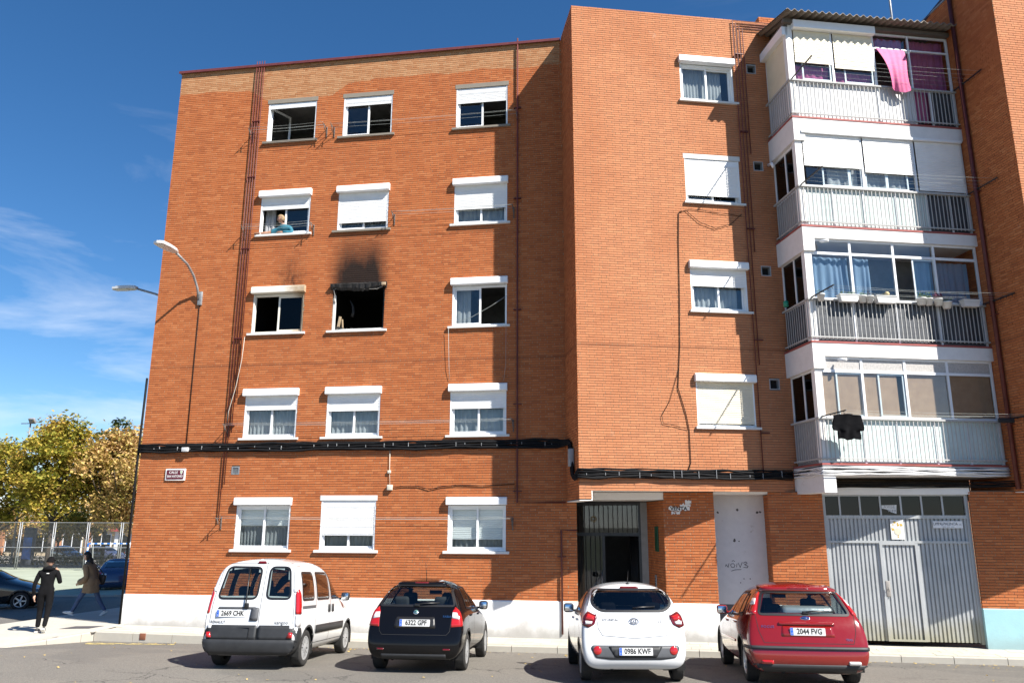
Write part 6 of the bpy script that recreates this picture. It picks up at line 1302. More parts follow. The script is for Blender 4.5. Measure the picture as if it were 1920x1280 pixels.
# ---------------- white van
sp = dict(van=True, L=4.0, lip=K_BLACKP, W=1.66, H=1.82, zmin=0.21, wr=0.30, track=1.42, ra=0.66, fa=3.26, arch=0.365, tw=0.18, rbulge=0.04, fbulge=0.12,
    rear=dict(bot=0.05, sill=0.0, low=0.01, mid=0.055, belt=0.075, rail=0.20, roof=0.24), front=dict(bot=-0.1, sill=0.0, low=0.0, mid=-0.02, belt=-0.12, rail=-0.2), crease_st={0: 0.35, 1: 0.25}, crease_lv={'belt': 0.15, 'rail': 0.15},
    st=stations([(0,1,0,.97,.80,1.06,.69,1.70,1.80),(.06,1,0,1.0,.825,1.06,.72,1.72,1.84),(.40,.8,0,1,.835,1.06,.73,1.73,1.87),(1.0,.3,0,1,.835,1.06,.735,1.73,1.88),(1.6,0,0,1,.835,1.06,.735,1.72,1.87),(2.1,0,0,1,.83,1.05,.72,1.67,1.81),(2.55,0,0,1,.82,1.04,.70,1.38,1.52),(2.95,0,0,1,.81,1.02,.70,1.09,1.16),(3.4,0,0,1,.78,.92,.62,1.0,1.05),(3.85,0,.6,.95,.70,.78,.52,.84,.88),(4.0,0,1,.88,.64,.74,.46,.78,.80)], .20, .32, .52, .78, .70, .80, .83, .84))
loc, rot = place(4.74, -5.62, 4.5); van = Car('parked_van', 'white delivery van with two rear doors and dark lower bumper parked nose to kerb', sp, loc, rot, GRP)
KW = paint('white_van_paint', (0.64,0.65,0.66), 0.3, dirt=0.6); T = van
def vwin(name, view, poly, hole=0.035, glass=None, r=0.05):
    g = T.patch('pane', view, poly, glass or K_GLASS, 0.003, None, r, hole=hole, skirt=0.006); mb = MB(); T.ring_strip(mb, view, shrink(smooth_poly(poly, r), 0.012), 0.034, 0.0055, 0.02); mb.build('window_seal', K_SEAL, g, fix=False); return g
vwin('w', 'rear', [(-0.66,1.12),(0.06,1.12),(0.07,1.66),(-0.56,1.67)], r=0.10); vwin('w', 'rear', [(0.21,1.12),(0.66,1.12),(0.57,1.67),(0.20,1.67)], r=0.10)
for sd in ('left', 'right'):
    vwin('w', sd, [(0.28,1.10),(0.92,1.10),(0.94,1.58),(0.36,1.58)], r=0.07); vwin('w', sd, [(1.08,1.10),(1.86,1.10),(1.86,1.58),(1.10,1.58)], r=0.06); vwin('w', sd, [(1.98,1.10),(2.84,1.10),(2.34,1.60),(1.98,1.60)], r=0.05)
vwin('w', 'front', [(-0.64,1.16),(0.64,1.16),(0.56,1.64),(-0.56,1.64)], hole=0.03)
mb = MB(); T.strip(mb, 'rear', [(0.14,0.44),(0.14,1.05),(0.135,1.74)], 0.008); T.strip(mb, 'rear', [(-0.74,0.43),(0.74,0.43)], 0.01); T.strip(mb, 'rear', [(-0.75,0.45),(-0.72,1.05),(-0.62,1.72),(0.62,1.72),(0.72,1.05),(0.75,0.45)], 0.007)
for sd in ('left', 'right'):
    for y in (1.02, 1.93): T.strip(mb, sd, [(y,0.35),(y,1.60)], 0.008)
    T.strip(mb, sd, [(2.88,0.50),(2.92,1.08)], 0.008); T.strip(mb, sd, [(1.02,0.36),(2.9,0.36)], 0.008)
mb.build('panel_gaps', K_GAP, T.root, fix=False)['kind'] = 'stuff'
T.patch('lower_door_trim', 'rear', [(-0.75,0.46),(0.125,0.46),(0.125,0.70),(-0.74,0.70)], K_BLACKP, 0.012, r=0.03); T.patch('lower_door_trim', 'rear', [(0.155,0.46),(0.75,0.46),(0.74,0.70),(0.155,0.70)], K_BLACKP, 0.012, r=0.03)
T.patch('rear_bumper', 'rear', [(-0.82,0.24),(0.82,0.24),(0.83,0.42),(0.80,0.47),(-0.80,0.47),(-0.83,0.42)], K_BLACKP, 0.035, r=0.04, skirt=0.06)
for sd in ('left', 'right'): T.patch('bumper_corner', sd, [(0.0,0.24),(0.27,0.26),(0.30,0.55),(0.22,0.66),(0.0,0.66)], K_BLACKP, 0.012, r=0.03, skirt=0.03); T.patch('side_strip', sd, [(1.06,0.52),(2.84,0.52),(2.84,0.66),(1.06,0.66)], K_BLACKP, 0.014, r=0.02)
for sg in (-1, 1):
    cv = 'cr' if sg > 0 else 'cl'
    T.patch('tail_light', cv, [(0.36,0.88),(0.66,0.88),(0.66,1.20),(0.50,1.30),(0.36,1.22)], K_RED, 0.014, r=0.04); T.patch('reverse_light', cv, [(0.36,0.68),(0.62,0.68),(0.66,0.87),(0.36,0.87)], K_CLEAR, 0.013, r=0.015)
    T.patch('reflector', 'rear', [(sg*0.66,0.50),(sg*0.75,0.50),(sg*0.75,0.585),(sg*0.69,0.585)], K_RED, 0.03, r=0.01)
T.patch('brake_light', 'rear', [(-0.05,1.715),(0.11,1.715),(0.10,1.755),(-0.04,1.755)], K_DKRED, 0.012, r=0.015)
T.patch('door_grip', 'rear', [(-0.62,0.955),(0.06,0.955),(0.06,0.995),(-0.60,0.995)], K_GREYP, 0.004, r=0.01); T.patch('door_handle', 'rear', [(-0.02,0.77),(0.125,0.77),(0.125,0.985),(0.0,0.985)], K_GREYP, 0.02, r=0.02); T.plate('2669 CHK', -0.36, 0.885)
T.mark('maker_name', 'rear', 'RENAULT', -0.58, 0.745, 0.062, K_GREYP, off=0.006); T.mark('model_name', 'rear', 'kangoo', 0.54, 0.745, 0.08, K_GREYP, off=0.006)
mb = MB(); p, n_ = T.hit('rear', -0.10, 1.02); q, n2 = T.hit('rear', -0.16, 1.62); mb.tube([p+n_*0.03, p+n_*0.06, (p+q)/2+n_*0.05, q+n2*0.03], 0.012, 6); mb.rbox(p.x-0.04, p.x+0.04, p.y-0.05, p.y, p.z-0.05, p.z+0.04, 0.015); mb.build('rear_wiper', K_SEAL, T.root)
for sg, z in ((1,1.28),(1,0.68),(-1,1.28),(-1,0.68)): p, n_ = T.hit('rear', sg*0.715, z); mb = MB(); mb.rbox(p.x-0.03, p.x+0.03, p.y-0.02, p.y+0.01, p.z-0.035, p.z+0.035, 0.008); mb.build('hinge', KW, T.root)
mb = MB(); T.strip(mb, 'right', [(0.28,0.985),(1.0,0.985)], 0.05, 0.006); T.strip(mb, 'left', [(0.28,0.985),(1.0,0.985)], 0.05, 0.006); mb.build('slide_rail', K_GREYP, T.root, fix=False)
for sd in ('left', 'right'):
    for y in (1.82, 2.06): T.patch('door_handle', sd, [(y-0.055,0.86),(y+0.055,0.86),(y+0.05,1.0),(y-0.05,1.0)], K_BLACKP, 0.02, r=0.03)
    T.mirror(sd, 2.74, 1.12, K_BLACKP, 0.17)
T.cabin(0.5, 3.0, 0.42, 2.55, zs=1.0); T.seats((1.75,), base=0.62, head=1.36); T.seats((0.9,), xs_=(-0.42,0,0.42), base=0.6, head=1.25); T.wheels('cap', 6); T.finish(KW)
# ---------------- black hatchback
sp = dict(L=3.99, W=1.65, H=1.50, zmin=0.20, wr=0.30, track=1.43, ra=0.74, fa=3.20, arch=0.36, rbulge=0.05, fbulge=0.14,
    rear=dict(bot=0.10, sill=0.02, low=0.0, mid=0.08, belt=0.14, rail=0.52, roof=0.56), front=dict(bot=-0.1, sill=0, low=0, mid=-0.04, belt=-0.2, rail=-0.3), crease_st={0: 0.30, 1: 0.2}, crease_lv={'belt': 0.3},
    st=stations([(0,1,0,.95,.72,.99,.53,1.40,1.48),(.07,1,0,.99,.765,.985,.58,1.42,1.52),(.45,.7,0,1,.80,.97,.60,1.43,1.55),(1.0,.2,0,1,.815,.955,.605,1.44,1.57),(1.6,0,0,1,.815,.945,.60,1.43,1.56),(2.1,0,0,1,.81,.94,.585,1.36,1.48),(2.5,0,0,1,.80,.93,.58,1.12,1.22),(2.85,0,0,1,.78,.90,.60,.97,1.02),(3.35,0,0,.98,.74,.82,.55,.89,.93),(3.8,0,.6,.92,.66,.70,.45,.76,.79),(3.98,0,1,.84,.58,.66,.40,.70,.72)], .20, .30, .50, .74, .66, .78, .82, .83))
loc, rot = place(7.60, -5.50, 3.0); T = Car('parked_car', 'glossy black hatchback seen from behind between the white van and white car', sp, loc, rot, GRP); KB = paint('black_paint', (0.004,0.004,0.005), 0.03, dirt=0.04, coat=0.0, spec=0.3)
vwin('w', 'rear', [(-0.66,1.05),(0.66,1.05),(0.53,1.39),(-0.53,1.39)], r=0.05, glass=K_GLASS)
for sd in ('left', 'right'): vwin('w', sd, [(0.72,1.01),(1.42,0.985),(1.42,1.36),(0.95,1.37)], r=0.03, glass=K_DGLASS); vwin('w', sd, [(1.48,0.985),(2.42,0.965),(1.98,1.33),(1.48,1.36)], r=0.03, glass=K_DGLASS); T.patch('door_handle', sd, [(0.98,0.87),(1.15,0.87),(1.15,0.90),(0.98,0.90)], KB, 0.02, r=0.01); T.patch('door_handle', sd, [(1.92,0.86),(2.09,0.86),(2.09,0.89),(1.92,0.89)], KB, 0.02, r=0.01); T.mirror(sd, 2.34, 1.01, KB, 0.17)
vwin('w', 'front', [(-0.62,1.05),(0.62,1.05),(0.50,1.36),(-0.50,1.36)], hole=0.03)
mb = MB(); T.strip(mb, 'rear', [(-0.52,1.40),(-0.69,1.03),(-0.62,0.90),(-0.60,0.66),(-0.55,0.60),(0.55,0.60),(0.60,0.66),(0.62,0.90),(0.69,1.03),(0.52,1.40)], 0.007)
for sd in ('left', 'right'): T.strip(mb, sd, [(1.45,0.32),(1.45,1.0)], 0.007); T.strip(mb, sd, [(2.45,0.36),(2.48,0.95)], 0.007); T.strip(mb, sd, [(0.86,0.62),(0.66,0.98)], 0.006)
mb.build('panel_gaps', K_GAP, T.root, fix=False)['kind'] = 'stuff'
for sg in (-1, 1):
    cv = 'cr' if sg > 0 else 'cl'
    T.patch('tail_light', cv, [(0.02,0.72),(0.62,0.74),(0.70,0.96),(0.46,1.04),(0.10,0.97)], K_RED, 0.010, r=0.03); T.patch('reverse_light', cv, [(0.06,0.865),(0.42,0.845),(0.40,0.945),(0.10,0.95)], K_CLEAR, 0.016, r=0.02); T.patch('reflector', 'rear', [(sg*0.50,0.36),(sg*0.62,0.36),(sg*0.62,0.39),(sg*0.50,0.39)], K_DKRED, 0.01, r=0.01)
T.patch('plate_recess', 'rear', [(-0.36,0.70),(0.36,0.70),(0.33,0.88),(-0.33,0.88)], K_SEAL, 0.003, r=0.03); T.plate('6322 GPF', 0, 0.785)
T.patch('lower_bumper', 'rear', [(-0.55,0.22),(0.55,0.22),(0.55,0.30),(-0.55,0.30)], K_BLACKP, 0.008, r=0.02)
p, n_ = T.hit('rear', 0, 0.955); Mb = Matrix.Translation(p) @ n_.to_track_quat('Z','Y').to_matrix().to_4x4(); mb = MB(Mb); mb.lathe([(0.001,0.012),(0.035,0.012),(0.047,0.006),(0.047,0)], 24, 'Z'); bd = mb.build('badge', K_CHROME, T.root); mb = MB(Mb); mb.lathe([(0.001,0.0135),(0.033,0.0135),(0.033,0.012)], 24, 'Z'); mb.build('badge_field', simple('badge_green', (0.10,0.20,0.16), 0.4), bd)
mb = MB(Mb); mb.prism([(-0.02,-0.004),(0.0,-0.018),(0.004,0.0),(0.02,0.012),(0.005,0.012),(-0.004,0.02)], 0.0136, 0.015, 'Z'); mb.build('badge_arrow', K_CHROME, bd)
T.mark('model_name', 'rear', 'FABIA', 0.54, 0.885, 0.055, K_CHROME, off=0.006)
mb = MB(); p, n_ = T.hit('rear', 0.0, 1.06); q, n2 = T.hit('rear', 0.38, 1.09); mb.tube([p+n_*0.03, p+n_*0.04+Vector((0.1,0,0.01)), q+n2*0.02], 0.011, 6); mb.rbox(p.x-0.05, p.x+0.05, p.y-0.035, p.y, p.z-0.02, p.z+0.03, 0.012); mb.build('rear_wiper', K_SEAL, T.root)
T.patch('spoiler', 'rear', [(-0.44,1.395),(0.44,1.395),(0.38,1.425),(-0.38,1.425)], KB, 0.03, r=0.02, skirt=0.03); T.patch('brake_light', 'rear', [(-0.12,1.40),(0.12,1.40),(0.12,1.42),(-0.12,1.42)], K_DKRED, 0.036, r=0.008)
mb = MB(); p, n_ = T.hit('top', 0.0, 0.95); mb.tube([p, p+Vector((0,-0.16,0.30))], 0.006, 5, r2=0.003); mb.build('aerial', K_SEAL, T.root)
T.cabin(0.6, 2.7, 0.36, 2.2, zs=0.92); T.seats((1.45,), base=0.50, head=1.18); T.seats((0.75,), xs_=(-0.36,0.36), base=0.48, head=1.12); T.wheels('cap', 5); T.finish(KB)
# ---------------- white small hatchback
sp = dict(L=3.67, W=1.66, H=1.50, zmin=0.20, wr=0.285, track=1.45, ra=0.60, fa=2.985, arch=0.34, tw=0.175, rbulge=0.06, fbulge=0.14,
    rear=dict(bot=0.08, sill=0.0, low=0.0, mid=0.05, belt=0.10, rail=0.42, roof=0.46), front=dict(bot=-0.1, sill=0, low=0, mid=-0.04, belt=-0.2, rail=-0.3), crease_st={0: 0.22, 1: 0.15}, crease_lv={'belt': 0.2},
    st=stations([(0,1,0,.95,.76,1.0,.58,1.40,1.48),(.07,1,0,.99,.80,1.0,.63,1.42,1.52),(.42,.7,0,1,.82,.99,.645,1.43,1.55),(.9,.2,0,1,.82,.975,.645,1.44,1.57),(1.45,0,0,1,.815,.96,.635,1.43,1.56),(1.95,0,0,1,.81,.95,.62,1.35,1.47),(2.35,0,0,1,.80,.94,.60,1.12,1.22),(2.65,0,0,1,.78,.92,.60,.98,1.04),(3.1,0,0,.98,.74,.84,.55,.91,.95),(3.5,0,.6,.92,.66,.70,.45,.77,.80),(3.66,0,1,.84,.58,.66,.40,.70,.72)], .20, .30, .50, .72, .68, .79, .825, .83))
loc, rot = place(11.27, -5.92, 9.0); T = Car('parked_car', 'small white hatchback with round red reflectors in a black bumper insert', sp, loc, rot, GRP); KW2 = paint('bright_white_paint', (0.66,0.67,0.68), 0.15, dirt=0.15)
vwin('w', 'rear', [(-0.66,1.16),(-0.52,1.05),(0.52,1.05),(0.66,1.16),(0.58,1.38),(-0.58,1.38)], r=0.08, glass=K_DGLASS)
for sd in ('left', 'right'): vwin('w', sd, [(0.62,1.03),(1.32,1.0),(1.32,1.36),(0.88,1.36)], r=0.03, glass=K_GLASS); vwin('w', sd, [(1.38,1.0),(2.30,0.98),(1.86,1.33),(1.38,1.36)], r=0.03, glass=K_GLASS); T.patch('door_handle', sd, [(0.92,0.88),(1.09,0.88),(1.09,0.91),(0.92,0.91)], KW2, 0.02, r=0.01); T.patch('door_handle', sd, [(1.86,0.87),(2.03,0.87),(2.03,0.90),(1.86,0.90)], KW2, 0.02, r=0.01); T.mirror(sd, 2.20, 1.03, K_BLACKP, 0.18)
vwin('w', 'front', [(-0.62,1.05),(0.62,1.05),(0.52,1.36),(-0.52,1.36)], hole=0.03)
mb = MB(); T.strip(mb, 'rear', [(-0.60,1.40),(-0.70,1.14),(-0.58,1.0),(-0.56,0.80),(-0.50,0.70),(0,0.66),(0.50,0.70),(0.56,0.80),(0.58,1.0),(0.70,1.14),(0.60,1.40)], 0.006)
for sd in ('left', 'right'): T.strip(mb, sd, [(1.35,0.32),(1.35,1.0)], 0.007); T.strip(mb, sd, [(2.32,0.36),(2.35,0.96)], 0.007); T.strip(mb, sd, [(0.72,0.60),(0.60,0.80),(0.62,1.02)], 0.006); T.strip(mb, sd, [(0.75,0.34),(2.3,0.34)], 0.006)
mb.build('panel_gaps', K_GAP, T.root, fix=False)['kind'] = 'stuff'
for sg in (-1, 1):
    cv = 'cr' if sg > 0 else 'cl'
    T.patch('tail_light', cv, [(-0.16,0.99),(0.55,1.05),(0.66,0.98),(0.58,0.85),(0.30,0.81),(0.02,0.86)], K_DKRED, 0.010, r=0.03); T.patch('tail_light_core', cv, [(-0.02,0.975),(0.46,1.01),(0.50,0.93),(0.08,0.915)], K_RED, 0.016, r=0.02); T.patch('reverse_light', cv, [(0.12,0.90),(0.46,0.91),(0.42,0.86),(0.16,0.865)], K_CLEAR, 0.016, r=0.01)
T.patch('bumper_insert', 'rear', [(-0.69,0.52),(-0.66,0.56),(0.66,0.56),(0.69,0.52),(0.62,0.38),(0.40,0.355),(-0.40,0.355),(-0.62,0.38)], K_GREYP, 0.006, r=0.03)
T.patch('plate_recess', 'rear', [(-0.42,0.545),(0.42,0.545),(0.32,0.385),(-0.32,0.385)], K_BLACKP, 0.010, r=0.02); T.plate('0986 KWF', 0, 0.472, off=0.016)
for sg in (-1, 1):
    p, n_ = T.hit('rear', sg*0.59, 0.485); Mb = Matrix.Translation(p) @ n_.to_track_quat('Z','Y').to_matrix().to_4x4(); mb = MB(Mb); mb.lathe([(0.001,0.02),(0.05,0.018),(0.062,0.01),(0.066,0.0)], 24, 'Z'); mb.build('reflector', K_RED, T.root)
p, n_ = T.hit('rear', 0, 0.905); Mb = Matrix.Translation(p) @ n_.to_track_quat('Z','Y').to_matrix().to_4x4(); mb = MB(Mb @ Matrix.Diagonal((1.5,1,1,1))); mb.lathe([(0.001,0.004),(0.05,0.004),(0.05,0.0)], 28, 'Z'); bd = mb.build('badge', simple('grey_badge_field', (0.45,0.46,0.48), 0.3, 0.5), T.root)
mb = MB(Mb); mb.tube([(0.075*math.cos(2*PI*k/28), 0.05*math.sin(2*PI*k/28), 0.006) for k in range(29)], 0.006, 6, cap=False); mb.tube([(-0.035,-0.03,0.008),(-0.02,0.033,0.008)], 0.007, 5); mb.tube([(0.02,-0.033,0.008),(0.035,0.03,0.008)], 0.007, 5); mb.tube([(-0.03,-0.004,0.008),(0.0,0.004,0.009),(0.03,0.0,0.008)], 0.006, 5); mb.build('badge_ring', K_CHROME, bd)
T.mark('maker_name', 'rear', 'HYUNDAI', -0.37, 0.925, 0.055, K_GREYP, off=0.006); T.mark('model_name', 'rear', 'i10', 0.40, 0.90, 0.07, K_GREYP, off=0.006)
T.patch('brake_light', 'rear', [(-0.15,1.395),(0.15,1.395),(0.14,1.42),(-0.14,1.42)], K_DKRED, 0.012, r=0.008); mb = MB(); p, n_ = T.hit('rear', 0.0, 1.085); q, n2 = T.hit('rear', 0.36, 1.11); mb.tube([p+n_*0.03, p+n_*0.04+Vector((0.1,0,0.005)), q+n2*0.02], 0.011, 6); mb.build('rear_wiper', K_SEAL, T.root)
mb = MB(); p, n_ = T.hit('top', 0.0, 0.62); mb.tube([p, p+Vector((0,-0.12,0.20))], 0.006, 5, r2=0.003); mb.rbox(p.x-0.025, p.x+0.025, p.y-0.04, p.y+0.03, p.z-0.005, p.z+0.018, 0.01); mb.build('aerial', K_SEAL, T.root)
T.cabin(0.5, 2.5, 0.36, 2.0, zs=0.93); T.seats((1.3,), base=0.50, head=1.18); T.seats((0.62,), base=0.48, head=1.10); T.wheels('cap', 5, steer=math.radians(-8)); T.finish(KW2)
# ---------------- red hatchback
sp = dict(L=4.30, W=1.82, H=1.53, zmin=0.19, cax=0.42, cay=0.75, wr=0.315, track=1.53, ra=0.82, fa=3.46, arch=0.375, tw=0.195, rbulge=0.06, fbulge=0.15,
    rear=dict(bot=0.14, sill=0.03, low=0.0, mid=0.09, belt=0.16, rail=0.52, roof=0.55), front=dict(bot=-0.1, sill=0, low=0, mid=-0.04, belt=-0.2, rail=-0.3), crease_st={0: 0.25, 1: 0.15}, crease_lv={'belt': 0.25, 'mid': 0.1},
    st=stations([(0,1,0,.95,.80,.99,.60,1.40,1.47),(.07,1,0,.99,.85,.985,.65,1.42,1.51),(.50,.7,0,1,.885,.975,.66,1.43,1.54),(1.1,.2,0,1,.905,.955,.665,1.44,1.56),(1.7,0,0,1,.905,.945,.655,1.43,1.55),(2.25,0,0,1,.90,.935,.64,1.35,1.46),(2.7,0,0,1,.885,.925,.63,1.11,1.21),(3.1,0,0,1,.86,.90,.65,.97,1.02),(3.6,0,0,.98,.82,.82,.60,.89,.93),(4.1,0,.6,.92,.73,.70,.50,.76,.79),(4.33,0,1,.84,.64,.66,.44,.70,.72)], .19, .30, .50, .73, .74, .87, .91, .92))
loc, rot = place(13.88, -5.80, 2.0); T = Car('parked_car', 'dark red hatchback with tall pillar lights parked in front of the garage', sp, loc, rot, GRP); KR = paint('dark_red_metallic_paint', (0.20,0.007,0.005), 0.10, 0.0, dirt=0.12)
vwin('w', 'rear', [(-0.70,1.03),(0.70,1.03),(0.58,1.37),(-0.58,1.37)], r=0.06, glass=K_GLASS)
for sd in ('left', 'right'): vwin('w', sd, [(0.70,1.0),(1.0,0.99),(1.02,1.33),(0.88,1.33)], r=0.03, glass=K_DGLASS); vwin('w', sd, [(1.06,0.99),(1.72,0.975),(1.72,1.36),(1.08,1.37)], r=0.03, glass=K_GLASS); vwin('w', sd, [(1.78,0.975),(2.70,0.955),(2.22,1.31),(1.78,1.36)], r=0.03, glass=K_GLASS); T.patch('door_handle', sd, [(1.22,0.86),(1.41,0.86),(1.41,0.89),(1.22,0.89)], KR, 0.022, r=0.01); T.patch('door_handle', sd, [(2.16,0.845),(2.35,0.845),(2.35,0.875),(2.16,0.875)], KR, 0.022, r=0.01); T.mirror(sd, 2.58, 1.02, KR, 0.19); T.patch('side_strip', sd, [(1.30,0.56),(2.95,0.55),(2.95,0.59),(1.30,0.60)], KR, 0.012, r=0.01)
vwin('w', 'front', [(-0.68,1.04),(0.68,1.04),(0.56,1.36),(-0.56,1.36)], hole=0.03)
mb = MB(); T.strip(mb, 'rear', [(-0.60,1.39),(-0.74,1.02),(-0.72,0.80),(-0.66,0.63),(0.66,0.63),(0.72,0.80),(0.74,1.02),(0.60,1.39)], 0.007)
for sd in ('left', 'right'): T.strip(mb, sd, [(1.75,0.32),(1.75,0.98)], 0.007); T.strip(mb, sd, [(2.75,0.36),(2.78,0.94)], 0.007); T.strip(mb, sd, [(1.02,0.60),(0.90,0.75),(1.02,0.98)], 0.006)
mb.build('panel_gaps', K_GAP, T.root, fix=False)['kind'] = 'stuff'
for sg in (-1, 1):
    cv = 'cr' if sg > 0 else 'cl'
    T.patch('tail_light', cv, [(0.25,1.03),(0.52,1.02),(0.53,1.20),(0.52,1.36),(0.28,1.36),(0.26,1.20)], K_RED, 0.012, r=0.03); T.patch('reverse_light', cv, [(0.30,1.17),(0.46,1.17),(0.46,1.26),(0.31,1.26)], K_CLEAR, 0.018, r=0.012)
    T.patch('reflector', 'rear', [(sg*0.55,0.34),(sg*0.72,0.34),(sg*0.72,0.385),(sg*0.55,0.385)], K_RED if sg < 0 else K_CLEAR, 0.03, r=0.01)
T.patch('grip_bar', 'rear', [(-0.42,0.885),(0.42,0.885),(0.41,0.925),(-0.41,0.925)], KR, 0.022, r=0.012, skirt=0.022); T.patch('plate_recess', 'rear', [(-0.40,0.72),(0.40,0.72),(0.37,0.882),(-0.37,0.882)], KR, 0.002, r=0.02); T.plate('2044 FVG', 0, 0.795)
T.patch('bumper_strip', 'rear', [(-0.86,0.535),(0.86,0.535),(0.86,0.585),(-0.86,0.585)], K_BLACKP, 0.016, r=0.015); T.patch('lower_bumper', 'rear', [(-0.80,0.215),(0.80,0.215),(0.84,0.33),(-0.84,0.33)], K_BLACKP, 0.014, r=0.03)
for sd in ('left', 'right'): T.patch('bumper_strip', sd, [(0.03,0.535),(0.44,0.54),(0.44,0.58),(0.03,0.585)], K_BLACKP, 0.014, r=0.01)
T.patch('spoiler', 'rear', [(-0.60,1.375),(0.60,1.375),(0.54,1.44),(-0.54,1.44)], KR, 0.04, r=0.02, skirt=0.04); T.patch('brake_light', 'rear', [(-0.17,1.38),(0.17,1.38),(0.16,1.40),(-0.16,1.40)], K_DKRED, 0.046, r=0.008)
p, n_ = T.hit('rear', 0, 0.985); Mb = Matrix.Translation(p) @ n_.to_track_quat('Z','Y').to_matrix().to_4x4(); mb = MB(Mb @ Matrix.Diagonal((1.9,0.8,1,1))); mb.lathe([(0.001,0.010),(0.034,0.010),(0.04,0.005),(0.04,0.0)], 28, 'Z'); bd = mb.build('badge', K_CHROME, T.root); mb = MB(Mb @ Matrix.Diagonal((1.9,0.8,1,1))); mb.lathe([(0.001,0.012),(0.033,0.012),(0.033,0.009)], 28, 'Z'); mb.build('badge_field', simple('badge_blue', (0.01,0.03,0.14), 0.3), bd)
link('badge_name', text_mesh('Ford', 0.042, Mb @ Matrix.Translation((0,0,0.0125)), 0.0006, xs=1.1), K_CHROME, bd); T.mark('model_name', 'rear', 'FOCUS', -0.58, 0.855, 0.055, K_CHROME, off=0.006, sp=1.15); T.mark('engine_badge', 'rear', 'TDCi', 0.60, 0.685, 0.045, K_CHROME, off=0.006)
mb = MB(); p, n_ = T.hit('rear', 0.02, 1.06); q, n2 = T.hit('rear', 0.46, 1.07); mb.tube([p+n_*0.03, p+n_*0.04+Vector((0.12,0,0.005)), q+n2*0.02], 0.012, 6); mb.rbox(p.x-0.05, p.x+0.05, p.y-0.035, p.y, p.z-0.02, p.z+0.03, 0.012); mb.build('rear_wiper', K_SEAL, T.root)
mb = MB(); mb.rbox(-0.30, 0.52, 0.42, 0.78, 0.96, 1.16, 0.09, 4); mb.build('parcel', simple('silver_sun_shade', (0.62,0.63,0.64), 0.3, 0.6, var=0.1, bump=0.5, bscale=9, use_obj=True), T.root)
T.cabin(0.6, 2.9, 0.36, 2.35, zs=0.93); T.seats((1.6,), base=0.50, head=1.18); T.seats((0.95,), base=0.48, head=1.10); T.wheels('spoke', 5); T.finish(KR)
# ------------------------------------------------------------------ people
def skin_mesh(verts, edges, radii, root=0, sub=2):
    me = bpy.data.meshes.new('skin'); me.from_pydata(verts, edges, []); ob = bpy.data.objects.new('skin', me); C.objects.link(ob)
    ob.modifiers.new('k', 'SKIN'); lay = me.skin_vertices[0].data
    for i, r in enumerate(radii):
        lay[i].radius = r if isinstance(r, tuple) else (r, r); lay[i].use_root = (i == root)
    sm = ob.modifiers.new('s', 'SUBSURF'); sm.levels = sub; sm.render_levels = sub
    dg = bpy.context.evaluated_depsgraph_get(); out = bpy.data.meshes.new_from_object(ob.evaluated_get(dg)); bpy.data.objects.remove(ob)
    out.polygons.foreach_set('use_smooth', [True]*len(out.polygons)); return out
class Fig:
    def __init__(s): s.v = []; s.e = []; s.r = []
    def pt(s, p, r, link_=None):
        s.v.append(tuple(p)); s.r.append(r); i = len(s.v)-1
        if link_ is not None: s.e.append((link_, i))
        return i
    def chain(s, start, pts):
        for p, r in pts: start = s.pt(p, r, start)
        return start
    def mesh(s, sub=2, root=0): return skin_mesh(s.v, s.e, s.r, root, sub)
def hand_mesh(wrist, d, up, size=1.0, curl=0.5, side=1):
    """five fingers rooted in a palm; d = pointing direction, up = back of the hand"""
    d = Vector(d).normalized(); up = Vector(up); up = (up-d*up.dot(d)).normalized(); lat = d.cross(up)*side; w = Vector(wrist); S = size; f = Fig()
    a = f.pt(w-d*0.02*S, 0.026*S); b = f.pt(w+d*0.035*S, (0.034*S, 0.019*S), a); c = f.pt(w+d*0.08*S, (0.038*S, 0.016*S), b)
    for k, L in enumerate((0.070, 0.080, 0.075, 0.060)):
        o = lat*(0.030-0.020*k)*S; p0 = w+d*0.085*S+o; i = f.pt(p0, 0.0095*S, c); p = p0; dr = d.copy()
        for q in range(3):
            an = curl*0.7; dr = (dr*math.cos(an)-up*math.sin(an)).normalized(); p = p+dr*L*S*(0.45, 0.32, 0.23)[q]; i = f.pt(p, (0.0092-0.001*q)*S, i)
    t0 = f.pt(w+d*0.03*S+lat*0.035*S, 0.014*S, b); t1 = f.pt(w+d*0.065*S+lat*0.055*S-up*0.012*S, 0.011*S, t0); f.pt(w+d*0.095*S+lat*0.055*S-up*0.03*S, 0.0095*S, t1); return f.mesh(1)
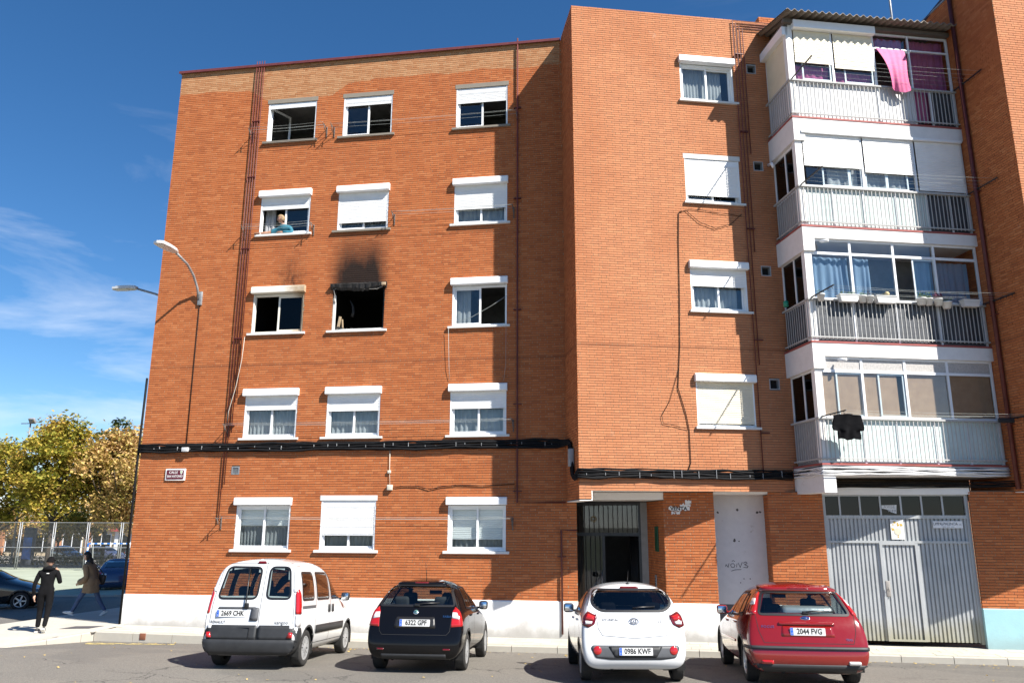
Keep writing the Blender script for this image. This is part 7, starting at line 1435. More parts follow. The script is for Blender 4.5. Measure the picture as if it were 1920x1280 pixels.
def head_mesh(c, fwd, up=(0,0,1), s=1.0):
    """c = centre of the head; 0.235 m tall; face with brow, nose, mouth, chin, ears"""
    F_ = Vector(fwd).normalized(); U = Vector(up); U = (U-F_*U.dot(F_)).normalized(); R_ = F_.cross(U); bm = bmesh.new(); bmesh.ops.create_uvsphere(bm, u_segments=28, v_segments=20, radius=1)
    for v in bm.verts:
        x, y, z = v.co; sx, sy, sz = 0.077, 0.098, 0.118
        px, py, pz = x*sx, y*sy, z*sz
        if z < 0: px *= 1-0.30*min(1, -z)**1.5; py = py*(1-0.16*(-z)) + (0.012*(-z) if y > 0 else 0.03*(-z))
        if y > 0.5:
            if abs(x) < 0.22 and -0.42 < z < 0.12: py += 0.026*(1-abs(x)/0.22)*(0.25+0.75*clampf((0.12-z)/0.40, 0, 1))      # nose
            if 0.02 < z < 0.22 and 0.2 < abs(x) < 0.65: py -= 0.010                                                  # eye hollows
            if 0.22 < z < 0.38 and abs(x) < 0.7: py += 0.005
            if -0.62 < z < -0.52 and abs(x) < 0.35: py -= 0.006                                                       # mouth line
            if z < -0.78 and abs(x) < 0.4: py += 0.010
        v.co = Vector(c)+R_*px*s+F_*py*s+U*pz*s
    for sd in (-1, 1):
        ex = bmesh.ops.create_uvsphere(bm, u_segments=10, v_segments=8, radius=1)
        for v in ex['verts']: q = v.co.copy(); v.co = Vector(c)+R_*sd*(0.077+0.010*q.x)*s+F_*(0.020*q.y-0.008)*s+U*(0.032*q.z-0.006)*s
    me = bpy.data.meshes.new('head'); bm.to_mesh(me); bm.free(); me.polygons.foreach_set('use_smooth', [True]*len(me.polygons)); return me
def shell(me, inside, grow, name, m, parent):
    """cloth or hair: faces of a mesh that pass the test, pushed out along their normals"""
    bm = bmesh.new(); bm.from_mesh(me); bm.normal_update()
    kill = [f for f in bm.faces if not inside(f.calc_center_median())]; bmesh.ops.delete(bm, geom=kill, context='FACES')
    for v in bm.verts: v.co += v.normal*(grow(v.co) if callable(grow) else grow)
    ex = bmesh.ops.extrude_edge_only(bm, edges=[e for e in bm.edges if e.is_boundary])
    for v in ex['geom']:
        if isinstance(v, bmesh.types.BMVert): v.co -= v.normal*0.006
    o = bpy.data.meshes.new(name); bm.to_mesh(o); bm.free(); o.polygons.foreach_set('use_smooth', [True]*len(o.polygons)); return link(name, o, m, parent)
M_SKIN = simple('skin', (0.50,0.30,0.21), 0.5, var=0.08, scale=12, use_obj=True); M_SKIN2 = simple('ruddy_skin', (0.38,0.20,0.13), 0.5, var=0.08, scale=12, use_obj=True)
M_BLKCL = simple('black_tracksuit', (0.006,0.006,0.007), 0.9, spec=0.12, var=0.3, scale=10, bump=0.4, bscale=16, use_obj=True); M_TAN = simple('tan_coat', (0.22,0.15,0.085), 0.85, var=0.15, scale=8, bump=0.4, bscale=14, use_obj=True); M_JEAN = simple('blue_denim', (0.05,0.085,0.17), 0.85, var=0.25, scale=9, bump=0.4, bscale=20, use_obj=True); M_SHOE = simple('white_trainer', (0.62,0.62,0.60), 0.6, var=0.1, use_obj=True); M_DSHOE = simple('dark_trainer', (0.03,0.03,0.032), 0.6, use_obj=True); M_HAIRD = simple('dark_hair', (0.015,0.012,0.010), 0.7, var=0.3, scale=40, bump=0.5, bscale=60, use_obj=True); M_HAIRB = simple('fair_grey_hair', (0.27,0.18,0.095), 0.8, var=0.3, scale=40, bump=0.6, bscale=60, use_obj=True); M_TEAL = simple('teal_shirt', (0.015,0.13,0.19), 0.8, var=0.25, scale=18, use_obj=True)
def shoe(parent, heel, d, m, sole, name='shoe', pitch=0.0):
    d = Vector((d[0], d[1], 0)).normalized(); r_ = Vector((d.y, -d.x, 0)); R_ = Matrix(((r_.x,d.x,0),(r_.y,d.y,0),(0,0,1))).to_4x4(); M_ = Matrix.Translation(heel) @ R_ @ Matrix.Rotation(pitch, 4, 'X')
    f = Fig(); a = f.pt((0,-0.015,0.06), (0.042,0.045)); b = f.pt((0,0.03,0.055), (0.042,0.045), a); c = f.pt((0,0.10,0.048), (0.042,0.036), b); d_ = f.pt((0,0.17,0.036), (0.045,0.026), c); f.pt((0,0.225,0.032), (0.038,0.020), d_)
    me = f.mesh(2); me.transform(M_); o = link(name, me, m, parent)
    mb = MB(M_); out = [(-0.036,-0.05),(0.036,-0.05),(0.042,0.06),(0.05,0.16),(0.035,0.245),(0,0.262),(-0.035,0.245),(-0.05,0.16),(-0.042,0.06)]; mb.prism(out, 0.0, 0.026, 'Z'); mb.build('sole', sole, o); return o
def limb_pts(a, b, c, r0, r1, r2, r3):
    a, b, c = Vector(a), Vector(b), Vector(c); return [(a.lerp(b, 0.45), r1), (b, r2), (b.lerp(c, 0.35), r2*0.98), (c, r3)]
# ---- man in black walking away, phone at his face
def man_walking(base, face, sc=0.965):
    px, py = base; z0 = z_pave(px, py)+0.004; root = thing('person', (px, py, z0), 'person in black hooded tracksuit and cap walking on the corner pavement', 'person', rotz=math.atan2(-face[0], face[1])); root.scale = (sc, sc, sc)
    # local frame: +y = walking direction, x right
    f = Fig(); pel = f.pt((0,0,0.96), (0.155,0.115)); w = f.pt((0,0.0,1.10), (0.150,0.110), pel); ch = f.pt((0,0.01,1.28), (0.180,0.125), w); sh = f.pt((0,0.01,1.41), (0.155,0.105), ch); nk = f.pt((0,0.02,1.50), 0.062, sh); f.pt((0,0.03,1.56), 0.056, nk)
    # left arm down, right arm bent up to the face
    sl = f.pt((-0.185,0.01,1.40), 0.072, sh); f.chain(sl, [((-0.235,0.0,1.26),0.060),((-0.27,-0.03,1.11),0.050),((-0.275,-0.01,0.98),0.044),((-0.265,0.05,0.86),0.036)])
    sr = f.pt((0.185,0.01,1.40), 0.072, sh); f.chain(sr, [((0.245,0.0,1.27),0.062),((0.275,0.03,1.15),0.054),((0.235,0.13,1.24),0.047),((0.165,0.17,1.37),0.038)])
    # legs: left planted ahead, right pushing off behind
    hl = f.pt((-0.095,0.0,0.90), 0.105, pel); f.chain(hl, [((-0.10,0.05,0.70),0.090),((-0.10,0.09,0.50),0.070),((-0.10,0.06,0.30),0.062),((-0.10,0.03,0.10),0.056)])
    hr = f.pt((0.095,0.0,0.90), 0.105, pel); f.chain(hr, [((0.10,-0.02,0.70),0.090),((0.10,-0.03,0.50),0.070),((0.10,-0.12,0.31),0.060),((0.10,-0.22,0.14),0.055)])
    body = link('body', f.mesh(2), M_BLKCL, root)
    hm = head_mesh((0.0,0.045,1.655), (0.25,0.95,-0.18)); h = link('head', hm, M_SKIN, root)
    shell(hm, lambda c: c.z > 1.685 or (c.y < 0.02 and c.z > 1.645), 0.012, 'cap', M_BLKCL, root); mb = MB(Matrix.Translation((0.025,0.14,1.69)) @ Matrix.Rotation(math.radians(-15), 4, 'Z') @ Matrix.Rotation(math.radians(-14), 4, 'X')); mb.prism([(-0.07,0),(0.07,0),(0.06,0.055),(0.03,0.078),(-0.03,0.078),(-0.06,0.055)], -0.006, 0.006, 'Z'); mb.build('cap_peak', M_BLKCL, root)
    g = Fig(); a = g.pt((-0.12,0.02,1.47), (0.045,0.04)); b = g.pt((-0.07,-0.085,1.50), (0.05,0.05), a); c = g.pt((0.07,-0.085,1.50), (0.05,0.05), b); g.pt((0.12,0.02,1.47), (0.045,0.04), c); link('hood', g.mesh(2), M_BLKCL, root)
    link('hand', hand_mesh((-0.263,0.06,0.85), (0.0,0.18,-1), (-1,0,0), 1.0, 0.55, -1), M_SKIN, root); link('hand', hand_mesh((0.155,0.18,1.38), (-0.35,0.1,0.9), (0.6,-0.7,0), 1.0, 0.6, 1), M_SKIN, root)
    mb = MB(Matrix.Translation((0.10,0.165,1.50)) @ Matrix.Rotation(math.radians(20), 4, 'Y')); mb.rbox(-0.005, 0.005, -0.035, 0.035, -0.07, 0.07, 0.004); mb.build('phone', M_BLACK, root)
    mb = MB(); mb.rbox(-0.02, 0.04, -0.118, -0.110, 1.375, 1.395, 0.003); mb.build('white_mark', M_SHOE, root)
    shoe(root, (-0.10,-0.01,0.0), (0,1), M_DSHOE, M_SHOE); shoe(root, (0.10,-0.27,0.07), (0,1), M_DSHOE, M_SHOE, pitch=math.radians(-38)); return root
man_walking((-2.62,-1.22), (-0.42,0.90))
# ---- woman in tan coat striding left in the shade
def woman_walking(base, face):
    px, py = base; z0 = z_pave(px, py)+0.004; root = thing('person', (px, py, z0), 'person in tan coat and blue jeans striding through the shade with a bag', 'person', rotz=math.atan2(-face[0], face[1]))
    f = Fig(); pel = f.pt((0,0,0.88), (0.15,0.115)); w = f.pt((0,0.04,1.02), (0.14,0.11), pel); ch = f.pt((0,0.09,1.18), (0.165,0.125), w); sh = f.pt((0,0.13,1.31), (0.14,0.10), ch); nk = f.pt((0,0.16,1.39), 0.058, sh); f.pt((0,0.19,1.45), 0.054, nk)
    sl = f.pt((-0.17,0.13,1.29), 0.066, sh); f.chain(sl, [((-0.21,0.09,1.16),0.058),((-0.22,0.05,1.02),0.050),((-0.21,0.13,0.93),0.044),((-0.19,0.24,0.88),0.036)])
    sr = f.pt((0.17,0.13,1.29), 0.066, sh); f.chain(sr, [((0.21,0.06,1.17),0.058),((0.23,0.0,1.04),0.050),((0.22,0.05,0.92),0.044),((0.21,0.12,0.84),0.036)])
    hl = f.pt((-0.085,0.0,0.84), 0.10, pel); f.chain(hl, [((-0.09,0.13,0.66),0.085),((-0.09,0.24,0.47),0.066),((-0.09,0.33,0.28),0.055),((-0.09,0.42,0.10),0.046)])
    hr = f.pt((0.085,0.0,0.84), 0.10, pel); f.chain(hr, [((0.09,-0.08,0.66),0.085),((0.09,-0.15,0.47),0.066),((0.09,-0.27,0.29),0.055),((0.09,-0.40,0.13),0.046)])
    me = f.mesh(2); body = link('body', me, M_JEAN, root)
    shell(me, lambda c: c.z > 0.80 and c.z < 1.40, lambda c: 0.014+0.06*clampf((1.05-c.z)/0.25, 0, 1), 'coat', M_TAN, root)
    # coat skirt below the hips
    mb = MB(); prof = [(0.185,0.94),(0.205,0.80),(0.225,0.68),(0.235,0.60)]; vs = []; fs = []; N = 22
    for (r_, z) in prof:
        for k in range(N): a = 2*PI*k/N; vs.append((r_*math.cos(a)*1.0, 0.02+r_*math.sin(a)*0.95+0.012*math.sin(5*a), z+0.01*math.sin(3*a)))
    for i in range(len(prof)-1):
        for k in range(N): fs.append((i*N+k, i*N+(k+1) % N, (i+1)*N+(k+1) % N, (i+1)*N+k))
    mb.add(vs, fs, True); mb.build('coat_skirt', M_TAN, root)
    hm = head_mesh((0.0,0.215,1.535), (0.1,0.95,-0.25), s=0.95); link('head', hm, M_SKIN, root); shell(hm, lambda c: c.z > 1.575 or c.y < 0.20, 0.022, 'hair', M_HAIRD, root)
    g = Fig(); a = g.pt((0.0,0.14,1.52), (0.085,0.05)); b = g.pt((0.0,0.09,1.43), (0.085,0.045), a); g.pt((0.0,0.05,1.32), (0.06,0.03), b); link('hair', g.mesh(2), M_HAIRD, root)
    link('hand', hand_mesh((-0.187,0.25,0.875), (0.1,0.7,-0.6), (-1,0,0), 0.9, 0.5, -1), M_SKIN, root); link('hand', hand_mesh((0.208,0.13,0.83), (0,0.5,-0.8), (1,0,0), 0.9, 0.5, 1), M_SKIN, root)
    mb = MB(Matrix.Translation((0.27,-0.04,0.93)) @ Matrix.Rotation(math.radians(10), 4, 'X')); mb.rbox(-0.06, 0.06, -0.17, 0.17, -0.13, 0.13, 0.05, 3); mb.M = None; mb.tube([(0.27,-0.17,1.03),(0.22,0.0,1.25),(0.12,0.13,1.385),(0.24,0.12,1.20),(0.28,0.09,1.03)], 0.012, 6); mb.build('shoulder_bag', simple('dark_brown_leather', (0.03,0.018,0.012), 0.5, use_obj=True), root)
    shoe(root, (-0.09,0.40,0.035), (0,1), M_SHOE, M_SHOE, pitch=math.radians(14)); shoe(root, (0.09,-0.43,0.07), (0,1), M_SHOE, M_SHOE, pitch=math.radians(-36)); return root
woman_walking((-3.95,2.25), (-0.98,-0.12)).scale = (1.05, 1.05, 1.05)
# ---- man leaning on the sill of a third floor window
def man_window():
    zs = ZS0+3*FH+0.07; px = 2.06; root = thing('person', (px, 0.0, zs), 'person with fair hair and teal shirt leaning out over a window sill', 'person')
    f = Fig(); pel = f.pt((0.10,0.62,-0.02), (0.16,0.12)); w = f.pt((0.08,0.45,0.08), (0.155,0.115), pel); ch = f.pt((0.05,0.25,0.15), (0.17,0.12), w); sh = f.pt((0.03,0.14,0.20), (0.15,0.09), ch); nk = f.pt((0.0,0.08,0.29), 0.058, sh); f.pt((-0.01,0.05,0.33), 0.056, nk)
    s1 = f.pt((-0.16,0.12,0.17), 0.070, sh); f.chain(s1, [((-0.27,0.09,0.11),0.055),((-0.38,0.06,0.062),0.047),((-0.48,0.02,0.045),0.040),((-0.58,-0.03,0.032),0.030)])
    s2 = f.pt((0.20,0.12,0.18), 0.070, sh); f.chain(s2, [((0.27,0.10,0.08),0.056),((0.25,0.08,0.045),0.048),((0.14,0.03,0.045),0.042),((0.05,0.0,0.040),0.032)])
    me = f.mesh(2); body = link('body', me, M_SKIN2, root); shell(me, lambda c: c.z < 0.285 and -0.30 < c.x, 0.010, 'shirt', M_TEAL, root)
    hm = head_mesh((-0.03,0.02,0.43), (-0.82,-0.55,-0.12)); link('head', hm, M_SKIN2, root); shell(hm, lambda c: c.z > 0.475 or (c.x > 0.0 and c.z > 0.40), 0.012, 'hair', M_HAIRB, root)
    link('hand', hand_mesh((-0.59,-0.035,0.030), (-0.9,-0.35,-0.05), (0,0,1), 1.0, 0.25, 1), M_SKIN2, root); link('hand', hand_mesh((0.04,-0.005,0.038), (-0.95,-0.2,0), (0,0,1), 1.0, 0.3, -1), M_SKIN2, root)
man_window()
# ------------------------------------------------------------------ beyond the side street
M_COURT = simple('worn_green_court', (0.30,0.33,0.25), 0.9, var=0.15, scale=0.6)
def z_far(x, y): return z_road(x, y)
sheet('sports_court', lin(-70, -6, 16), lin(13.0, 36.5, 10), lambda x, y: z_far(x, y)+0.02+0.10*(y > 13.5), M_COURT)
sheet('back_street', lin(-150, 20, 17), lin(36.5, 95, 8), lambda x, y: z_far(x, min(y, 60))+0.01, M_ASPH)
mb = MB()
for k in range(40): x = -66+k*1.5; mb.box(x+0.01, x+1.49, 12.86, 13.02, z_far(x, 13)-0.2, z_far(x, 13)+0.10)
o = mb.build('court_kerb', M_KERB); o['kind'] = 'structure'
# fence: posts, rails, wire mesh
def fpt(t): return (-52+t*38.0, 30.2+t*7.2)                      # line of the fence, 38.7 m long
fen = thing('court_fence', (*fpt(0.5), z_far(*fpt(0.5))), 'tall galvanised wire mesh fence behind the sports court', 'fence', worldcoords=True)
M_WIRE = simple('grey_fence_wire', (0.16,0.165,0.165), 0.6, 0.2)
for i in range(17):
    x, y = fpt(i/16); z = z_far(x, y); c = MB()
    for dx in (0, 0.16): c.tube([(x+dx, y, z), (x+dx, y, z+3.45)], 0.035, 7)
    c.build('post', M_GALV, fen)
for h in (0.1, 1.66, 3.42):
    c = MB(); c.tube([(*fpt(k/8), z_far(*fpt(k/8))+h) for k in range(9)], 0.022, 6); c.build('rail', M_GALV, fen)
c = MB(); N = 420
for i in range(N):
    t = i/N; x, y = fpt(t); z = z_far(x, y); w = 0.004; c.add([(x-w,y,z+0.1),(x+w,y+0.001,z+0.1),(x+w,y+0.001,z+3.42),(x-w,y,z+3.42)], [(0,1,2,3)])
for j in range(36):
    h = 0.12+j*0.092; p, q = fpt(0), fpt(1); z0, z1 = z_far(*p), z_far(*q); c.add([(p[0],p[1]+.002,z0+h-0.004),(q[0],q[1]+.002,z1+h-0.004),(q[0],q[1]+.002,z1+h+0.004),(p[0],p[1]+.002,z0+h+0.004)], [(0,1,2,3)])
c.build('wire_mesh', M_WIRE, fen, fix=False)['kind'] = 'stuff'
# goal
gl = thing('goal', (-26.3, 32.9, z_far(-26, 33)), 'blue and white striped sports goal on the court', 'goal', worldcoords=True)
M_GB = simple('blue_goal_paint', (0.02,0.13,0.42), 0.4); M_GW = simple('white_goal_paint', (0.75,0.75,0.75), 0.4); za = z_far(-26, 33)
def striped(p, q, name):
    p, q = Vector(p), Vector(q); n = max(2, int((q-p).length/0.2)); R_ = (q-p).to_track_quat('Z', 'X').to_matrix(); a = MB(); a.obox((p+q)/2, 0.08, 0.08, (q-p).length, R_); w = a.build(name, M_GW, gl)
    for k in range(0, n, 2): u = p.lerp(q, k/n); v = p.lerp(q, (k+1)/n); b = MB(); b.obox((u+v)/2, 0.086, 0.086, (v-u).length, R_); b.build('blue_stripe', M_GB, w)
g0, g1 = (-26.5, 32.6), (-23.6, 33.3); striped((*g0, za), (*g0, za+1.95), 'goal_post'); striped((*g1, za), (*g1, za+1.95), 'goal_post'); striped((*g0, za+1.98), (*g1, za+1.98), 'crossbar')
c = MB(); 
for g_ in (g0, g1): c.tube([(g_[0], g_[1], za+1.95), (g_[0]-0.2, g_[1]+0.8, za+1.9), (g_[0]-0.3, g_[1]+1.2, za)], 0.025, 6)
c.tube([(g0[0]-.3, g0[1]+1.2, za+.05), (g1[0]-.3, g1[1]+1.2, za+.05)], 0.025, 6); c.build('back_frame', M_GW, gl)
# trees
def leaf_mat(name, cols):
    t = NT(name); g = t.node('ShaderNodeNewGeometry'); r = g.outputs['Random Per Island']; big = t.noise(0.55, 3, 0.5)
    f = t.math('ADD', t.math('MULTIPLY', r, 0.6), t.math('MULTIPLY_ADD', big, 1.1, -0.35), clamp=True); n = len(cols); c = t.ramp(f, [(i/(n-1), cols[i]) for i in range(n)])
    t.set(Base_Color=c, Roughness=0.6); t.p.inputs['Specular IOR Level'].default_value = 0.25
    tl = t.node('ShaderNodeBsdfTranslucent'); t.l.new(c, tl.inputs[0]); mx = t.node('ShaderNodeMixShader'); mx.inputs[0].default_value = 0.3; t.l.new(t.p.outputs[0], mx.inputs[1]); t.l.new(tl.outputs[0], mx.inputs[2]); t.l.new(mx.outputs[0], t.out.inputs[0]); return t.m
M_LA = leaf_mat('green_gold_leaves', [(0.10,0.14,0.022), (0.26,0.25,0.035), (0.44,0.33,0.055), (0.54,0.31,0.10)]); M_LB = leaf_mat('amber_leaves', [(0.20,0.19,0.05), (0.46,0.35,0.10), (0.62,0.40,0.17), (0.66,0.46,0.27)]); M_LC = leaf_mat('dark_green_leaves', [(0.02,0.042,0.012), (0.04,0.07,0.015), (0.07,0.09,0.018), (0.14,0.11,0.03)])
M_BARK = simple('dark_bark', (0.045,0.035,0.028), 0.9, var=0.3, scale=6, bump=0.6, bscale=20)
def tree(name, label, x, y, H, R_, zc0, m, seed, nleaf=9000, leaf=0.11, trunk=0.17, lean=0):
    r = random.Random(seed); z = z_far(x, y) if y < 60 else z_far(x, 60); t_ = thing(name, (x, y, z), label, 'tree', 'autumn trees along the sports court', worldcoords=True)
    c = MB(); hb = zc0; tips = []
    c.tube([(x,y,z-.1),(x+.03,y,z+hb*.5),(x+lean,y,z+hb)], trunk, 10, r2=trunk*.8)
    nb = 9
    for k in range(nb):
        a = 2*PI*k/nb+r.uniform(-.3,.3); el = r.uniform(.55,1.25); L = (H-hb)*r.uniform(.55,.85); p = Vector((x+lean,y,z+hb-r.uniform(0,.4))); pts = [p]; d = Vector((math.cos(a)*math.cos(el), math.sin(a)*math.cos(el), math.sin(el)))
        for q in range(4): d = (d+Vector((r.uniform(-.15,.15),r.uniform(-.15,.15),.08))).normalized(); p = p+d*L/4; pts.append(p); tips.append(p)
        c.tube(pts, trunk*.5, 6, r2=.02)
    c.build('trunk', M_BARK, t_)
    # clumps through the crown volume, leaves spread in each clump
    cl = []; cz = z+(hb+H)/2; hz = (H-hb)/2
    while len(cl) < 130:
        u = Vector((r.uniform(-1,1), r.uniform(-1,1), r.uniform(-1,1)))
        if u.length > 1 or u.length < 0.25: continue
        wob = 1+0.16*math.sin(3*math.atan2(u.y,u.x)+seed)+0.10*math.sin(5*u.z+seed); prof = (1-0.28*max(0,u.z)) if u.z > 0 else 1-.15*u.z*u.z
        cl.append((Vector((x+lean+u.x*R_*wob*prof, y+u.y*R_*wob*prof, cz+u.z*hz*0.97)), r.uniform(.35,.85)*R_/3.2))
    vs = np.empty((nleaf*4, 3)); 
    for i in range(nleaf):
        cc, cr = cl[r.randrange(len(cl))]; g = Vector((r.gauss(0,.55), r.gauss(0,.55), r.gauss(0,.5)))*cr; p = cc+g; e = Euler((r.uniform(-.9,.9), r.uniform(-.9,.9), r.uniform(0,6.28))).to_matrix(); s_ = leaf*1.25*r.uniform(.6,1.4)
        for k, q in enumerate(((-1,0,0),(0,-.62,.12),(1,0,0),(0,.62,.12))): vs[i*4+k] = p+e@(Vector(q)*s_)
    me = bpy.data.meshes.new('crown'); F = np.arange(nleaf*4).reshape(-1, 4); me.from_pydata([tuple(v) for v in vs], [], [tuple(f) for f in F.tolist()]); link('crown', me, m, t_); return t_
tree('tree', 'broad green and gold tree with forked dark trunk behind the fence', -34.0, 38.2, 11.6, 3.5, 3.7, M_LA, 1, 22000); tree('tree', 'rounded amber tree beside the building corner behind the goal', -28.9, 39.6, 10.6, 3.9, 3.0, M_LB, 2, 22000); tree('tree', 'tall dark green tree rising between the gold and amber trees', -33.8, 44.5, 12.9, 2.3, 4.0, M_LC, 3, 10000)
tree('tree', 'dense shady tree at the left end of the fence', -39.2, 38.5, 10.2, 3.0, 3.0, M_LA, 4, 12000); tree('tree', 'small orange tree in front of the shops at the left', -48.5, 52.0, 5.6, 2.4, 2.0, M_LB, 5, 4000, .10, .1); tree('tree', 'small yellow green tree in front of the shops by the parked car', -42.4, 50.0, 5.4, 2.0, 2.0, M_LA, 6, 4000, .10, .1); tree('tree', 'low leafy tree in front of the white fascia shops', -38.6, 49.0, 5.8, 2.2, 2.2, M_LA, 7, 4500, .10, .1)
# hedge along the fence foot and the low shops behind
c = MB(); r = random.Random(11); me_v = []
for i in range(5200):
    t = r.random(); x, y = -60+t*50, 42.3+t*3+r.uniform(-.5,.5); z = z_far(x, y)+abs(r.gauss(.45,.3)); e = Euler((r.uniform(-1,1), r.uniform(-1,1), r.uniform(0,6))).to_matrix(); s_ = .12
    c.add([Vector((x,y,z))+e@(Vector(q)*s_) for q in ((-1,0,0),(0,-.6,.1),(1,0,0),(0,.6,.1))], [(0,1,2,3)])
o = c.build('hedge', M_LC, fix=False); tag(o, 'low dark hedge along the street behind the court fence', 'hedge', kind='stuff')
SY = 66.0; zs_ = z_far(-40, 60)-0.05; shop = thing('shop_building', (-48, SY, zs_), 'low row of shops with white fascia and red band beyond the trees', 'building', worldcoords=True)
M_BEIGE = simple('beige_render', (0.52,0.42,0.28), 0.85, var=0.08, scale=.6); M_PINK = simple('pink_render', (0.55,0.33,0.33), 0.85, var=0.08, scale=.6); M_REDF = simple('red_fascia', (0.40,0.06,0.06), 0.6); M_FASC = simple('white_fascia', (0.78,0.78,0.77), 0.6)
c = MB(); c.box(-95, -20, SY, SY+10, zs_-.5, zs_+3.4); c.build('wall', M_BEIGE, shop); c = MB(); c.box(-95.2, -48, SY-.5, SY+10, zs_+3.4, zs_+4.1); c.build('parapet', M_PINK, shop); c = MB(); c.box(-48, -19.8, SY-.6, SY+10, zs_+3.4, zs_+4.6); c.build('fascia', M_FASC, shop); c = MB(); c.box(-48, -19.9, SY-.7, SY-.5, zs_+2.85, zs_+3.4); c.build('red_band', M_REDF, shop)
M_SHOPG = glass_mat('shop_glass', (0.15,0.17,0.18), 1.0, .02, .02); M_BRP = simple('brick_pilaster', (0.36,0.16,0.08), .85, var=.1)
for k in range(20):
    x = -92+k*3.7; c = MB(); c.box(x, x+.5, SY-.25, SY+.1, zs_, zs_+3.0); c.build('pilaster', M_BRP if k % 3 else M_FASC, shop)
    c = MB(); c.box(x+.8, x+3.1, SY-.06, SY-.02, zs_+.5, zs_+2.5); w = c.build('shop_window', M_SHOPG, shop); c = MB(); c.box(x+.72, x+.8, SY-.1, SY, zs_+.45, zs_+2.55); c.box(x+3.1, x+3.18, SY-.1, SY, zs_+.45, zs_+2.55); c.box(x+.8, x+3.1, SY-.1, SY, zs_+2.5, zs_+2.58); c.box(x+1.9,x+1.96,SY-.1,SY-.01,zs_+.5,zs_+2.5); c.build('frame', M_ALU, w)
c = MB(); c.box(-84.9, -84, SY-.1, SY, zs_, zs_+2.4); c.build('shop_door', M_FASC, shop)
# tall blue poster column
o = thing('poster_column', (-39.8, 43.2, z_far(-40, 43)), 'blue and white poster column standing behind the fence', 'poster column', worldcoords=True); z0 = z_far(-40, 43); c = MB(); c.rbox(-40.3,-39.3,43.0,43.35,z0,z0+3.1,.06); c.build('case', simple('dark_case', (0.06,0.07,0.09), .5), o); c = MB(); c.box(-40.2,-39.4,42.985,43.0,z0+.5,z0+2.3); c.build('poster', simple('blue_poster', (0.04,0.15,0.45), .4, var=.5, scale=1.6), o)
# floodlights over the tree
o = thing('floodlight_mast', (-40.3, 42.0, z_far(-40, 42)), 'floodlight mast with a square lamp showing above the left trees', 'floodlight', worldcoords=True); z0 = z_far(-40, 42); c = MB(); c.tube([(-40.3,42.0,z0),(-40.3,42.0,z0+11.9)], .09, 8, r2=.06); c.build('mast', M_GALV, o)
for dx in (0.0,): c = MB(Matrix.Translation((-40.3+dx+.3,41.8,z0+12.1)) @ Matrix.Rotation(math.radians(35), 4, 'X')); c.rbox(-.28,.28,-.1,.1,-.24,.24,.03); c.build('lamp', simple('grey_floodlight', (0.25,0.25,0.26), .5), o)
c = MB(); c.tube([(-41.2,42,z0+11.9),(-39.8,42,z0+11.9)], .04, 6); c.build('crossarm', M_GALV, o)
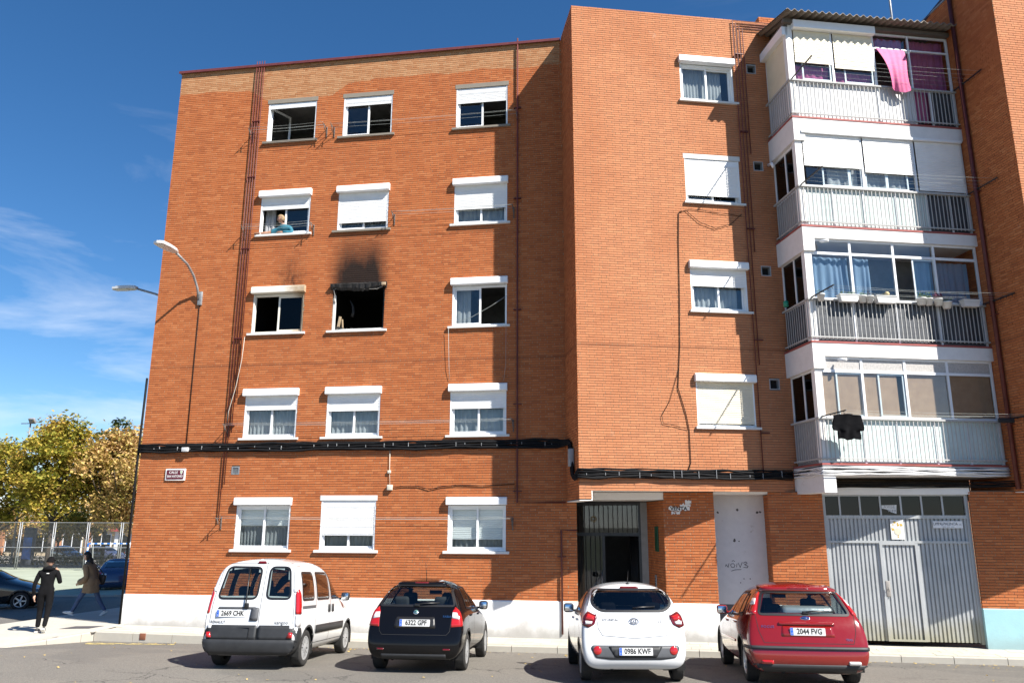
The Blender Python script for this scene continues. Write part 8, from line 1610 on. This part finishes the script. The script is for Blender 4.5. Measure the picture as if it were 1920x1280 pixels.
# parked and passing cars in the background
def far_car(label, x, y, hd, col, kind='hatch', group='cars parked around the sports court', lights='rear', scale=1.0, rough=.2):
    sd_ = kind == 'sedan'
    rear = dict(bot=.1, sill=.02, low=0, mid=.06, belt=.12, rail=1.15 if sd_ else .5, roof=1.2 if sd_ else .54)
    sp = dict(L=4.45 if sd_ else 4.1, W=1.74, H=1.45 if sd_ else 1.5, zmin=.2, wr=.31, track=1.48, ra=.85 if sd_ else .75, fa=3.5 if sd_ else 3.25, arch=.37, rbulge=.05, fbulge=.14, rear=rear, front=dict(bot=-.1, sill=0, low=0, mid=-.04, belt=-.2, rail=-.3), crease_st={0: .3}, crease_lv={'belt': .25},
        st=stations([(0,1,0,.95,.78,.97,.56,1.38,1.45),(.07,1,0,.99,.82,.97,.6,1.4,1.5),(.5,.7,0,1,.85,.96,.62,1.41,1.52),(1.1,.25,0,1,.865,.95,.62,1.42,1.54),(1.7,0,0,1,.865,.94,.615,1.41,1.53),(2.2,0,0,1,.86,.935,.60,1.34,1.45),(2.65,0,0,1,.85,.92,.6,1.1,1.2),(3.0,0,0,1,.83,.9,.62,.97,1.02),(3.5,0,0,.98,.78,.82,.57,.89,.93),(3.95,0,.6,.92,.7,.7,.47,.76,.79),(4.12,0,1,.84,.6,.66,.42,.7,.72)], .2,.3,.5,.73,.7,.83,.865,.87))
    z = z_far(x, min(y, 60)); z = min(z, z_road(x, min(y,60))); h = math.radians(hd); global T
    T = Car('parked_car', label, sp, (x, y, z+0.012), (0, 0, h), group, level=2); T.root.scale = (scale,)*3
    pm = paint(label[:18].replace(' ', '_')+'_paint', col, rough, dirt=.1)
    o_ = .9 if sd_ else 0
    for s_ in ('left', 'right'): T.patch('pane', s_, [(1.0+.25*sd_,1.0),(1.62,.985),(1.62,1.33),(1.15+.35*sd_,1.33)], K_DGLASS, .004, r=.03); T.patch('pane', s_, [(1.68,.985),(2.55,.965),(2.12,1.29),(1.68,1.33)], K_DGLASS, .004, r=.03); T.mirror(s_, 2.45, 1.0, pm, .17)
    T.patch('pane', 'front', [(-.62,1.03),(.62,1.03),(.5,1.33),(-.5,1.33)], K_DGLASS, .004); T.patch('pane', 'rear', [(-.6,1.06),(.6,1.06),(.48,1.34),(-.48,1.34)], K_GLASS if sd_ else K_DGLASS, .004)
    for sg in (-1, 1):
        T.patch('tail_light', 'cr' if sg > 0 else 'cl', [(.0,.74),(.6,.76),(.6,.92),(.1,.90)], K_RED, .01, r=.03); T.patch('head_light', 'front', [(sg*.42,.60),(sg*.74,.62),(sg*.72,.74),(sg*.48,.72)], K_CLEAR, .012, r=.03)
        if sd_:
            for q in (.50, .62): p, n_ = T.hit('rear', sg*q, .80); Mb = Matrix.Translation(p) @ n_.to_track_quat('Z','Y').to_matrix().to_4x4(); mb = MB(Mb); mb.lathe([(.001,.014),(.04,.012),(.05,0)], 16, 'Z'); mb.build('tail_light', K_CLEAR, T.root)
    T.wheels('spoke', 5); T.finish(pm); return T.root
def far_at(wx, wy, hx, hy, side, fwd): 
    L = math.hypot(hx, hy); hx, hy = hx/L, hy/L; rx, ry = hy, -hx; return wx-rx*.74*side-hx*fwd, wy-ry*.74*side-hy*fwd, math.degrees(math.atan2(-hx, hy))
a_, b_, h_ = far_at(-10.3, 7.3, .90, .43, 1, 3.25); far_car('black car standing on the side street with its nose towards the building', a_, b_, h_, (0.006,0.006,0.008), rough=.05)
far_car('dark blue saloon parked in the shade beside the building', -12.35, 15.6, 34, (0.02,0.035,0.10), 'sedan'); far_car('dark car parked beyond the fence in front of the beige shops', -44.3, 52.4, -118, (0.03,0.035,0.04)); far_car('blue grey car parked beyond the fence behind the goal', -40.4, 52.0, -100, (0.05,0.06,0.11)); far_car('dark grey car parked beyond the fence closest to the building corner', -37.4, 53.6, -98, (0.03,0.045,0.05))
